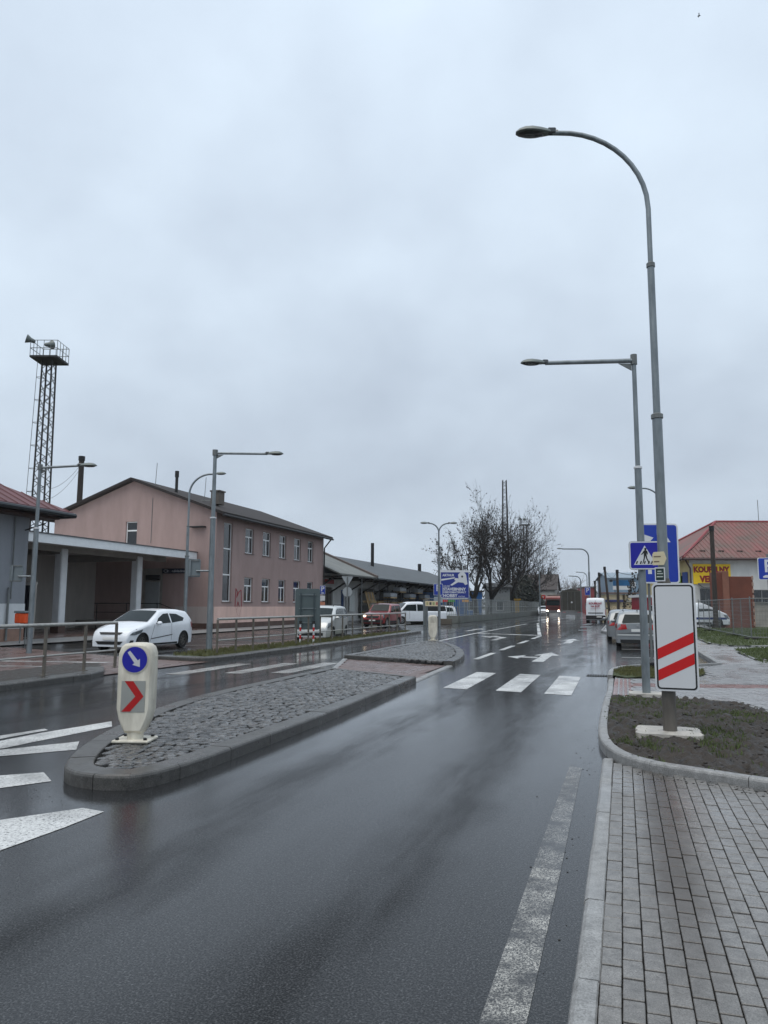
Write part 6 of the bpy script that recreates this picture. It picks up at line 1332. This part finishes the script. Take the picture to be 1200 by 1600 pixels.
# white pick-up van seen from the side
PICK = dict(L=5.3, W=1.9, paint=WHC, belt=1.15, tumble=.86, axles=(1.75, -1.5), ra=.4, wr=.34, clear=.28, end=.88,
    top=[(-2.65, .9), (-2.63, 1.15), (-.5, 1.18), (-.42, 1.95), (-.2, 2.0), (.9, 1.98), (1.3, 1.85), (1.95, 1.22), (2.35, 1.08), (2.55, .9), (2.65, .6)],
    screen=[(1.93, 1.3, .92)], glass=[[(1.75, 1.22), (1.25, 1.74), (.35, 1.78), (.35, 1.18)], [(.27, 1.18), (.27, 1.78), (-.3, 1.78), (-.32, 1.2)]],
    front=[('grille', [(-.6, .62), (.6, .62), (.6, .82), (-.6, .82)], DARK, .02), ('bumper', [(-.85, .32), (.85, .32), (.85, .52), (-.85, .52)], DARK, .02)],
    sides=[('headlight', [(2.58, .7), (2.45, .95), (2.1, 1.0), (2.25, .75)], LIGHTC, .014), ('tarpaulin', [(-.55, 1.12), (-.55, 1.5), (-2.6, 1.42), (-2.6, 1.12)], DARK, .0), ('door_seam', [(1.0, .5), (1.02, .5), (1.02, 1.2), (1.0, 1.2)], SEAM, .003)], mirror=(1.5, 1.3), mirror_m=DARK)
PICK['sides'] = [q for q in PICK['sides'] if q[0] != 'tarpaulin']
pk = car('pickup_truck', (-18.0, 66.6, 0), hdg(-.8, -.6), 'white pick-up van with dark load cover at the yard entrance', 'van', PICK)
mb = MB(); mb.box((-1.55, 0, 1.42), (2.05, 1.72, .45), 0, .1); mb.build('load_cover', DARK, pk)
# cars deeper in the yard
YARD = dict(MPV); YARD['paint'] = WHC
car('parked_car', (-18.4, 75.0, 0), hdg(-.9, -.4), 'white car nose deep behind the double armed lamp in the yard', 'car', YARD)
# silver estate car parked on the right, tail towards us
EST = dict(L=4.77, W=1.82, paint=SIL, belt=.96, tumble=.78, axles=(1.42, -1.29), ra=.37, wr=.325, clear=.2, end=.88, crown=.05,
    top=[(-2.385, .84), (-2.375, .95), (-2.30, 1.0), (-2.06, 1.34), (-1.95, 1.43), (-1.4, 1.48), (-.3, 1.5), (.1, 1.45), (1.0, 1.02), (1.9, .86), (2.2, .74), (2.36, .55), (2.385, .45)],
    screen=[(.97, .15, .9)], glass=[[(.75, .99), (.15, 1.34), (-.25, 1.38), (-.25, 1.0)], [(-.33, 1.0), (-.33, 1.38), (-1.15, 1.38), (-1.2, 1.01)], [(-1.28, 1.01), (-1.25, 1.37), (-1.85, 1.33), (-2.0, 1.04)]],
    tailglass=[[(-.62, 1.02), (.62, 1.02), (.53, 1.36), (-.53, 1.36)]],
    rear=[('tail_light', [(-.83, .72), (-.42, .76), (-.45, .95), (-.8, .97)], LIGHTR, .02), ('tail_light', [(.83, .72), (.42, .76), (.45, .95), (.8, .97)], LIGHTR, .02), ('number_plate', [(-.26, .66), (.26, .66), (.26, .77), (-.26, .77)], PLATEW, .035), ('plate_recess', [(-.4, .63), (.4, .63), (.36, .8), (-.36, .8)], SIL, .02), ('bumper_skirt', [(-.8, .2), (.8, .2), (.82, .34), (-.82, .34)], DARK, .015), ('bumper_step', [(-.83, .5), (.83, .5), (.83, .56), (-.83, .56)], SILW, .04), ('tailgate_seam', [(-.75, .59), (.75, .59), (.75, .605), (-.75, .605)], SEAM, .018)],
    sides=[('tail_light', [(-2.33, .8), (-2.3, .98), (-2.08, .95), (-2.1, .83)], LIGHTR, .012), ('side_trim', [(1.0, .5), (1.0, .55), (-.9, .55), (-.9, .5)], SIL, .012), ('door_seam', [(-.3, .34), (-.285, .34), (-.28, .98), (-.295, .98)], SEAM, .003)],
    rails=[((.1, -1.8), .56, 1.555)], mirror=(.68, 1.03), spokes=5)
es = car('parked_car', (.55, 35.0, 0), R(90), 'silver estate car with red tail lamps parked beyond the crossing sign post', 'car', EST)
mb = MB(); mb.lathe([(.055, 0), (.055, .012), (.03, .016)], 14, Matrix.Translation((-2.40, 0, .9)) @ Matrix.Rotation(R(-90), 4, 'Y')); mb.build('emblem', RIM, es, True)
mb = MB(); mb.ball((-2.2, .02, 1.1), (.01, .1, .05), 8, 6); mb.build('rear_sticker', SIGNW, es)
mb = MB(); mb.tube([(-1.7, 0, 1.52), (-2.05, 0, 1.56)], [.03, .008], 6); mb.build('roof_aerial', DARK, es)
H2 = dict(EST); H2['paint'] = SIL
H2.update(rear=EST['rear'][:3], rails=())
car('parked_car', (.05, 41.5, 0), R(92), 'second silver car parked just ahead of the silver estate', 'car', H2)
# white delivery van beside it and panel vans
def box_van(L_, W_, H_, m): return dict(L=L_, W=W_, paint=m, belt=1.25, tumble=.9, axles=(L_ / 2 - .95, -L_ / 2 + 1.05), ra=.4, wr=.34, clear=.25, end=.93, crown=.04,
    top=[(-L_ / 2, H_ - .35), (-L_ / 2 + .03, H_ - .12), (-L_ / 2 + .15, H_), (L_ / 2 - 2.0, H_), (L_ / 2 - 1.75, H_ - .1), (L_ / 2 - .85, 1.32), (L_ / 2 - .25, 1.05), (L_ / 2 - .06, .8), (L_ / 2, .5)],
    screen=[(L_ / 2 - .9, L_ / 2 - 1.68, .92)], glass=[[(L_ / 2 - 1.0, 1.3), (L_ / 2 - 1.6, H_ - .42), (L_ / 2 - 2.3, H_ - .42), (L_ / 2 - 2.3, 1.2)]],
    front=[('grille', [(-.6, .58), (.6, .58), (.6, .78), (-.6, .78)], DARK, .02), ('bumper', [(-.9, .28), (.9, .28), (.9, .48), (-.9, .48)], DARK, .02)],
    sides=[('headlight', [(L_ / 2 - .06, .65), (L_ / 2 - .2, .95), (L_ / 2 - .5, 1.0), (L_ / 2 - .35, .72)], LIGHTC, .014), ('door_seam', [(L_ / 2 - 2.38, .4), (L_ / 2 - 2.36, .4), (L_ / 2 - 2.36, H_ - .3), (L_ / 2 - 2.38, H_ - .3)], SEAM, .003), ('sill', [(L_ / 2 - 1.4, .27), (L_ / 2 - 1.4, .42), (-L_ / 2 + 1.5, .42), (-L_ / 2 + 1.5, .27)], DARK, .008)], mirror=(L_ / 2 - 1.15, 1.45), mirror_m=DARK)
V1 = box_van(5.4, 2.05, 2.5, WHC)
V1['rear'] = [('rear_bumper', [(-.98, .3), (.98, .3), (.98, .72), (-.98, .72)], DARK, .05), ('trim_strip', [(-.75, .92), (.75, .92), (.75, 1.02), (-.75, 1.02)], DARK, .02), ('door_seam', [(-.012, .75), (.012, .75), (.012, 2.3), (-.012, 2.3)], SEAM, .012), ('number_plate', [(-.62, .52), (-.1, .52), (-.1, .64), (-.62, .64)], PLATEW, .07), ('tail_light', [(-1.0, .8), (-.92, .8), (-.92, 1.35), (-1.0, 1.35)], LIGHTR, .01), ('tail_light', [(1.0, .8), (.92, .8), (.92, 1.35), (1.0, 1.35)], LIGHTR, .01)]
v1 = car('delivery_van', (-2.75, 84.5, 0), R(90), 'white delivery van with dark red lettering on its closed rear doors', 'van', V1)
VT = mat('van lettering', (150, 30, 60), .5); Mv = Matrix.Translation((-2.735, 0, 1.95)) @ Matrix.Rotation(R(-90), 4, 'Z') @ Matrix.Rotation(R(90), 4, 'X')
text_mesh('KOUPELNY', .27, VT, 'lettering', v1, Mv, .004, bold=.012, sx=.95); text_mesh('NA KLÍČ', .25, VT, 'lettering', v1, Mv @ Matrix.Translation((0, -.3, 0)), .004, bold=.01, sx=.95)
mb = MB(); mb.tube([(-2.745, .0, 2.22), (-2.745, .0, 1.2)], .018, 5); mb.tube([(-2.745, -.5, 1.42), (-2.745, .5, 1.42)], .012, 5); mb.build('ornament', VT, v1)
V2 = box_van(4.5, 1.8, 1.85, WHC); V2['oneside'] = [('blue_stripe', [(2.0, .62), (2.0, .78), (-2.1, .78), (-2.1, .62)], mat('stripe navy', (30, 50, 110), .4), .01, 1), ('blue_stripe', [(2.0, .62), (2.0, .78), (-2.1, .78), (-2.1, .62)], mat('stripe navy', (30, 50, 110), .4), .01, -1)]
car('panel_van', (5.3, 62.6, .1), R(14), 'white panel van with a navy side stripe behind the site fence', 'van', V2)
V3 = box_van(5.0, 1.95, 2.2, WHC); V3['rear'] = [('rear_window', [(-.7, 1.35), (.7, 1.35), (.65, 1.9), (-.65, 1.9)], CARGL, .02), ('tail_light', [(-.93, .8), (-.82, .8), (-.82, 1.3), (-.93, 1.3)], LIGHTR, .02), ('tail_light', [(.93, .8), (.82, .8), (.82, 1.3), (.93, 1.3)], LIGHTR, .02)]
car('panel_van', (2.9, 50.5, .05), R(90), 'white van parked behind the marker, its tail showing past the posts', 'van', V3)
car('parked_car', (-14.0, 141, 0), R(-85), 'small white car far off beside the end of the grey fence', 'car', dict(YARD))

# dark tarpaulin lorry driving away
TARP = mat('dark tarpaulin', (62, 60, 54), .6, var=.3, vscale=1.2, bump=.25, bscale=3); CHAS = mat('chassis black', (26, 27, 28), .6, var=.3)
LO = tag(empty('tarpaulin_lorry', (-6.85, 108.2, 0), R(6)), 'dark grey tarpaulin lorry driving away down the wet road', 'truck')
mb = MB(); prof = [(-1.275, 1.0), (1.275, 1.0), (1.275, 3.72), (1.1, 3.86), (.5, 3.98), (0, 4.12), (-.5, 3.98), (-1.1, 3.86), (-1.275, 3.72)]
mb.prism(prof, lambda a, b, e: Vector((a, e, b)), 0, 7.5); mb.build('load_box', TARP, LO)
mb = MB(); [mb.box((x, -.03, 2.35), (.09, .07, 2.7), 0, .01) for x in (-1.23, -.0, 1.23)]; mb.box((0, -.03, 3.7), (2.4, .07, .1), 0, .01); mb.box((0, -.03, 1.03), (2.55, .08, .16), 0, .01); mb.build('door_frame', mat('trailer frame', (84, 82, 76), .5, .3, var=.2), LO)
mb = MB(); [mb.tube([(x, -.06, 1.1), (x, -.06, 3.6)], .025, 5) for x in (-.5, .5)]; mb.build('lock_rod', GALVD, LO)
mb = MB(); mb.lathe([(.12, 0), (.12, .01)], 14, Matrix.Translation((.05, -.07, 2.2)) @ Matrix.Rotation(R(90), 4, 'X')); mb.build('round_label', SIGNW, LO)
mb = MB(); mb.box((0, 3.6, .8), (1.0, 7.0, .35)); mb.box((0, .15, .55), (2.3, .12, .2), 0, .02); mb.build('chassis', CHAS, LO)
for x in (-1.0, 1.0):
    mb = MB(); mb.box((x, .05, .82), (.42, .06, .13), 0, .02); mb.build('tail_light', LIGHTR, LO); mb = MB(); mb.box((x, .75, .55), (.55, .03, .7)); mb.build('mud_flap', DARK, LO)
    for y in (1.3, 2.6, 6.6):
        Mw = Matrix.Translation((x, y, .5)) @ Matrix.Rotation(R(90), 4, 'Y'); mb = MB(); mb.lathe([(.3, -.25), (.46, -.25), (.5, -.18), (.5, .18), (.46, .25), (.3, .25)], 20, Mw); wo_ = mb.build('wheel', RUBBER, LO, True); mb = MB(); mb.lathe([(.29, -.2), (.29, .2)], 16, Mw); mb.build('rim', RIM, wo_)
mb = MB(); mb.box((0, 8.9, 1.9), (2.4, 2.0, 2.7), 0, .15); cab = mb.build('cab', mat('cab pale', (190, 186, 180), .4, coat=.4), LO)
mb = MB(); mb.box((1.36, 8.9, 2.2), (.12, .2, .7), 0, .03); mb.box((-1.36, 8.9, 2.2), (.12, .2, .7), 0, .03); mb.build('mirror', DARK, cab)
# red lorry coming towards us with headlamps lit
RL = tag(empty('red_lorry', (-11.35, 131, 0), R(-3)), 'red lorry with lit headlamps coming along the far road', 'truck')
RLM = paint('lorry red', (120, 42, 38)); O_ = [(0, .5), (2.1, .5), (2.1, 3.2), (1.9, 3.35), (.45, 3.35), (.25, 3.1), (.08, 2.4), (.0, 1.5)]
mb = MB(); mb.prism(O_, lambda a, b, e: Vector((e, a, b)), -1.22, 1.22); mb.build('cab', RLM, RL)
mb = MB(); mb.add([(-1.12, .0, 1.75), (1.12, .0, 1.75), (1.08, .16, 2.62), (-1.08, .16, 2.62)], [(0, 1, 2, 3)]); o = mb.build('windscreen', CARGL, RL); o.location.y = -.05
mb = MB(); mb.box((0, -.0, 2.75), (2.3, .35, .14), 0, .04); mb.build('sun_visor', DARK, RL)
mb = MB(); mb.box((0, -.02, 1.3), (1.9, .1, .55), 0, .03); mb.build('grille', mat('grille dark red', (70, 26, 26), .5), RL)
mb = MB(); mb.box((0, -.06, .68), (2.44, .3, .5), 0, .06); mb.build('bumper', mat('bumper dark', (60, 56, 54), .5), RL)
for x in (-.95, .95):
    mb = MB(); mb.ball((x, -.2, .86), (.17, .06, .12), 10, 6); mb.build('headlight', mat('lit lorry lamp', (255, 240, 214), .3, emit=14), RL)
    mb = MB(); mb.box((x * 1.42, .3, 2.1), (.16, .25, .75), 0, .04); mb.build('mirror', DARK, RL)
    for y in (.9,):
        Mw = Matrix.Translation((x, y, .5)) @ Matrix.Rotation(R(90), 4, 'Y'); mb = MB(); mb.lathe([(.3, -.15), (.46, -.15), (.5, -.1), (.5, .1), (.46, .15), (.3, .15)], 20, Mw); wo_ = mb.build('wheel', RUBBER, RL, True); mb = MB(); mb.lathe([(.29, -.12), (.29, .12)], 16, Mw); mb.build('rim', RIM, wo_)
mb = MB(); mb.box((0, 6.3, 2.1), (2.5, 7.8, 3.0), 0, .03); mb.build('load_box', mat('lorry box', (96, 84, 78), .6, var=.2), RL)
mb = MB(); mb.box((0, 6, .7), (1.0, 9, .3)); mb.build('chassis', CHAS, RL)
# ------------------------------------------------------------------ trees
BARK = mat('wet dark bark', (22, 20, 18), .85, var=.4, vscale=4, bump=.6, bscale=12, stretch=(1, 1, .3))
TWIG = mat('dark twig', (34, 30, 27), .9); LEAF = mat('withered leaf', (38, 31, 24), .8, var=.4, vscale=3)
def grow(seed, h, spread, lean=(0, 0), fork=.22, levels=6, leaves=.5, trunk_r=.42, bias=(0, 0), leaf_size=.1, up_=.1):
    """broad bare tree: short trunk, long crooked spreading limbs that taper to fine twigs, a few clinging leaves"""
    r3 = random.Random(seed); wood, fine, lv, lf = MB(), MB(), [], []
    def limb(p, d, ln, r_, lev):
        n = 6 if lev < 3 else (4 if lev < levels else 3); path = [p.copy()]; rad = [r_]; q = p.copy(); dd = d.copy(); wob = (.1, .2, .24, .28)[min(lev, 3)]
        for k in range(n):
            dd = (dd + Vector((r3.uniform(-wob, wob), r3.uniform(-wob, wob), r3.uniform(-wob * .7, wob * .8) + (.07 if lev > 0 else .0)))).normalized()
            q = q + dd * ln / n; path.append(q.copy()); rad.append(max(.017, r_) * (1 - (.3 if lev == 0 else .5 if lev < levels else .8) * (k + 1) / n))
        (wood if lev < 3 else fine).tube(path, rad, (9, 7, 6, 4, 3, 3, 3, 3)[lev], lev < 1)
        if lev >= levels:
            if r3.random() < leaves:
                for k in range(r3.choice((1, 1, 2))):
                    c = path[r3.randrange(1, len(path))]; s_ = leaf_size * r3.uniform(.5, 1.3); a = Vector((r3.uniform(-1, 1), r3.uniform(-1, 1), r3.uniform(-1, 1))).normalized(); b = a.orthogonal().normalized(); c = c - UP * s_
                    o = len(lv); lv.extend([c - a * s_, c + b * s_ * .8 + a * s_ * .2, c + a * s_ * .9, c - b * s_ * .7]); lf.append((o, o + 1, o + 2, o + 3))
            return
        kids = (4, 3, 3, 3, 3, 2, 2)[lev] + (1 if r3.random() < .5 else 0)
        a0 = r3.uniform(0, 6.28)
        for k in range(kids):
            t = 1.0 if k == 0 else (r3.uniform(.72, 1.0) if lev == 0 else r3.uniform(.25, .95)); f = t * n; i = min(n - 1, int(f)); b = path[i].lerp(path[i + 1], f - i); td = (path[i + 1] - path[i]).normalized()
            a = a0 + 6.28 * k / kids + r3.uniform(-.5, .5); o1 = td.orthogonal().normalized(); o2 = td.cross(o1); ang = (r3.uniform(.55, .95) if k or lev == 0 else r3.uniform(.1, .35)) * spread
            nd = td * math.cos(ang) + (o1 * math.cos(a) + o2 * math.sin(a)) * math.sin(ang); nd = (nd + Vector((bias[0] * .1, bias[1] * .1, up_))).normalized()
            lf_ = (1.75 if lev == 0 else r3.uniform(.6, .8))
            limb(b, nd, ln * lf_ * (1 if k == 0 else r3.uniform(.75, 1)), rad[i] * (r3.uniform(.56, .72) if k else .8), lev + 1)
    limb(Vector((0, 0, -.2)), Vector((lean[0], lean[1], 1)).normalized(), h * fork, trunk_r, 0)
    return wood, fine, lv, lf
def tree(loc, label, seed, h, group, rz=0.0, **k):
    T_ = tag(empty('bare_tree', loc, rz), label, 'tree', group); wood, fine, lv, lf = grow(seed, h, k.pop('spread', 1.0), **k)
    zt_ = max(v[2] for v in fine.v); s_ = h / zt_
    for nm, mb, m in (('trunk', wood, BARK), ('twigs', fine, TWIG)): o = mb.build(nm, m, T_, nm == 'trunk'); o.scale = (s_, s_, s_)
    if lf: mb = MB(); mb.add(lv, lf); o = mb.build('foliage', LEAF, T_); o.scale = (s_, s_, s_)
    return T_
G_ = 'bare trees behind the mesh fence'
tree((-17.4, 93, 0), 'broad bare tree with clinging brown leaves behind the advertising board', 3, 18.2, G_, spread=.92, fork=.22, levels=7, trunk_r=.6, bias=(-.4, 0), leaves=.45, leaf_size=.15)
tree((-17.0, 99, 0), 'leaning bare trunk beside the broad tree, second from the board', 12, 16.0, G_, lean=(.3, .1), spread=.95, fork=.24, levels=7, trunk_r=.5, leaves=.4, leaf_size=.15)
tree((-16.9, 121, 0), 'thick dark trunk wrapped by the lattice mast, third from the board', 23, 18.5, G_, spread=1.0, fork=.24, levels=7, trunk_r=.62, leaves=.3, leaf_size=.15)
tree((-17.6, 150, 0), 'bushy bare tree at the far end of the grey fence', 31, 13.2, G_, spread=1.05, fork=.2, levels=6, trunk_r=.6, leaves=.4, leaf_size=.14)
tree((-17.0, 168, 0), 'farthest bare tree, leaning over the small house', 42, 14.0, G_, spread=1.1, fork=.2, levels=6, trunk_r=.55, bias=(1, 0), leaves=.4, leaf_size=.14)
# evergreen shrub mass under the far trees and distant woodland
def bush(name, loc, rx, ry, rz_, n, m, label, cat, size=.16, kind=None, group=None, seed=1):
    r3 = random.Random(seed); vs_, fs_ = [], []
    for k in range(n):
        a = r3.uniform(0, 6.28); u_ = r3.uniform(-.2, 1); q = math.sqrt(max(0, 1 - u_ * u_)) * r3.uniform(.5, 1) ** .5; lump = 1 + .3 * math.sin(3 * a + seed) * math.cos(4 * u_)
        c = Vector((rx * q * math.cos(a) * lump, ry * q * math.sin(a) * lump, rz_ * max(0, .15 + u_ * .85) * r3.uniform(.8, 1.05))); d = Vector((r3.uniform(-1, 1), r3.uniform(-1, 1), r3.uniform(-1, 1))).normalized(); b = d.orthogonal().normalized(); s_ = size * r3.uniform(.5, 1.4)
        o = len(vs_); vs_ += [c - d * s_, c + b * s_ * .7, c + d * s_, c - b * s_ * .7]; fs_.append((o, o + 1, o + 2, o + 3))
    T_ = tag(empty(name, loc), label, cat, group, kind)
    mb = MB(); mb.add(vs_, fs_); mb.build('foliage', m, T_)
    mb = MB(); [mb.tube([(0, 0, 0), (rx * .6 * math.cos(k), ry * .6 * math.sin(k), rz_ * .8)], [.08, .02], 5) for k in range(5)]; mb.build('stems', TWIG, T_)
    return T_
EVER = mat('dark ivy leaf', (40, 46, 38), .6, var=.4, vscale=2); YELL = mat('yellow autumn leaf', (150, 132, 40), .7, var=.3)
bush('ivy_bush', (-18.2, 148, 0), 3.4, 3, 7.2, 5200, EVER, 'dense dark bush beneath the far bare trees', 'bush', .3, seed=2)
bush('ivy_bush', (-17.6, 127, 0), 1.8, 2, 5.0, 2600, EVER, 'dark ivy covered shrub beside the third trunk', 'bush', .25, seed=3)
bush('yellow_bush', (-16.4, 151.5, 0), 1.2, 1.2, 5.2, 700, YELL, 'small yellow leaved bush above the red shop board', 'bush', .2, seed=4)
bush('bare_shrub', (1.7, 92, 0), 1.6, 1.6, 6.0, 500, TWIG, 'thin leafy shrub behind the lane sign post', 'bush', .16, seed=5)
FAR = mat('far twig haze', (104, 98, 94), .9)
r2 = random.Random(77)
fw, ff, fl, fx = grow(51, 9, 1.1, fork=.2, levels=5, leaves=0, trunk_r=.35)
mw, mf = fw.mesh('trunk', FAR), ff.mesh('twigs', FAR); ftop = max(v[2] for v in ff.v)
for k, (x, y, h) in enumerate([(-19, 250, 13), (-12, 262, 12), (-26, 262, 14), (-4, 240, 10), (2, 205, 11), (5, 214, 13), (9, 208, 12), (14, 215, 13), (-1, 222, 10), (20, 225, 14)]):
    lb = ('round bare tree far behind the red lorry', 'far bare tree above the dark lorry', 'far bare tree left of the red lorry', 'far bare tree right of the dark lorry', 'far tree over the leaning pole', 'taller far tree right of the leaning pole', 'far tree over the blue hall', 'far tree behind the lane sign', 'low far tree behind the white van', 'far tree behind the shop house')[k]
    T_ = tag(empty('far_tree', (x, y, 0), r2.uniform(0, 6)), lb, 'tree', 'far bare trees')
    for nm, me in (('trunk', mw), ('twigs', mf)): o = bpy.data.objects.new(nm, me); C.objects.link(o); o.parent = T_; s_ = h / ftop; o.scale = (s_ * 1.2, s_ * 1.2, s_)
vs_, fs_ = [], []
for k in range(16000):
    x = r2.uniform(-130, 150); y = r2.uniform(330, 420); z = max(0, r2.uniform(0, 1)) ** .8 * (9 + 3 * math.sin(x * .11) + 2 * math.sin(x * .37)); s_ = r2.uniform(.3, 1.0); a = r2.uniform(0, 3.14); o = len(vs_)
    vs_ += [(x, y, z), (x + s_ * math.cos(a), y + s_ * math.sin(a), z + s_ * .2), (x + s_ * .5, y, z + s_ * 1.2)]; fs_.append((o, o + 1, o + 2))
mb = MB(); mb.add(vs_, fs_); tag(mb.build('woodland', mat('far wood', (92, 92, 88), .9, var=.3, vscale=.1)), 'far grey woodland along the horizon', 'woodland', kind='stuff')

# ------------------------------------------------------------------ rain haze
hz = MB(); hz.box((0, 600, 24.5), (2998, 1798, 51)); hz = hz.build('haze', mat('haze surface', (200, 200, 200)))
hm = bpy.data.materials.new('rain haze'); hm.use_nodes = True; ht = hm.node_tree; ht.nodes.clear()
pv = ht.nodes.new('ShaderNodeVolumePrincipled'); pv.inputs['Color'].default_value = (.93, .96, 1, 1); pv.inputs['Density'].default_value = .0002
oo = ht.nodes.new('ShaderNodeOutputMaterial'); ht.links.new(pv.outputs[0], oo.inputs['Volume'])
hz.data.materials.clear(); hz.data.materials.append(hm); tag(hz, 'thin rain haze over the whole street', 'haze', kind='stuff')
# spray thrown up behind the two lorries
sm = bpy.data.materials.new('road spray'); sm.use_nodes = True; st_ = sm.node_tree; st_.nodes.clear()
pv = st_.nodes.new('ShaderNodeVolumePrincipled'); pv.inputs['Color'].default_value = (.95, .97, 1, 1); pv.inputs['Density'].default_value = .022
oo = st_.nodes.new('ShaderNodeOutputMaterial'); st_.links.new(pv.outputs[0], oo.inputs['Volume'])
for c_, r_, lb in (((-6.9, 103.5, .2), (2.4, 9, .95), 'pale spray hanging behind the dark lorry'), ((-11.3, 128.5, .2), (2.2, 5, .8), 'pale spray in front of the red lorry')):
    mb = MB(); mb.ball((0, 0, 0), r_, 20, 12); o = mb.build('spray', sm, None, True, c_); tag(o, lb, 'spray', kind='stuff')
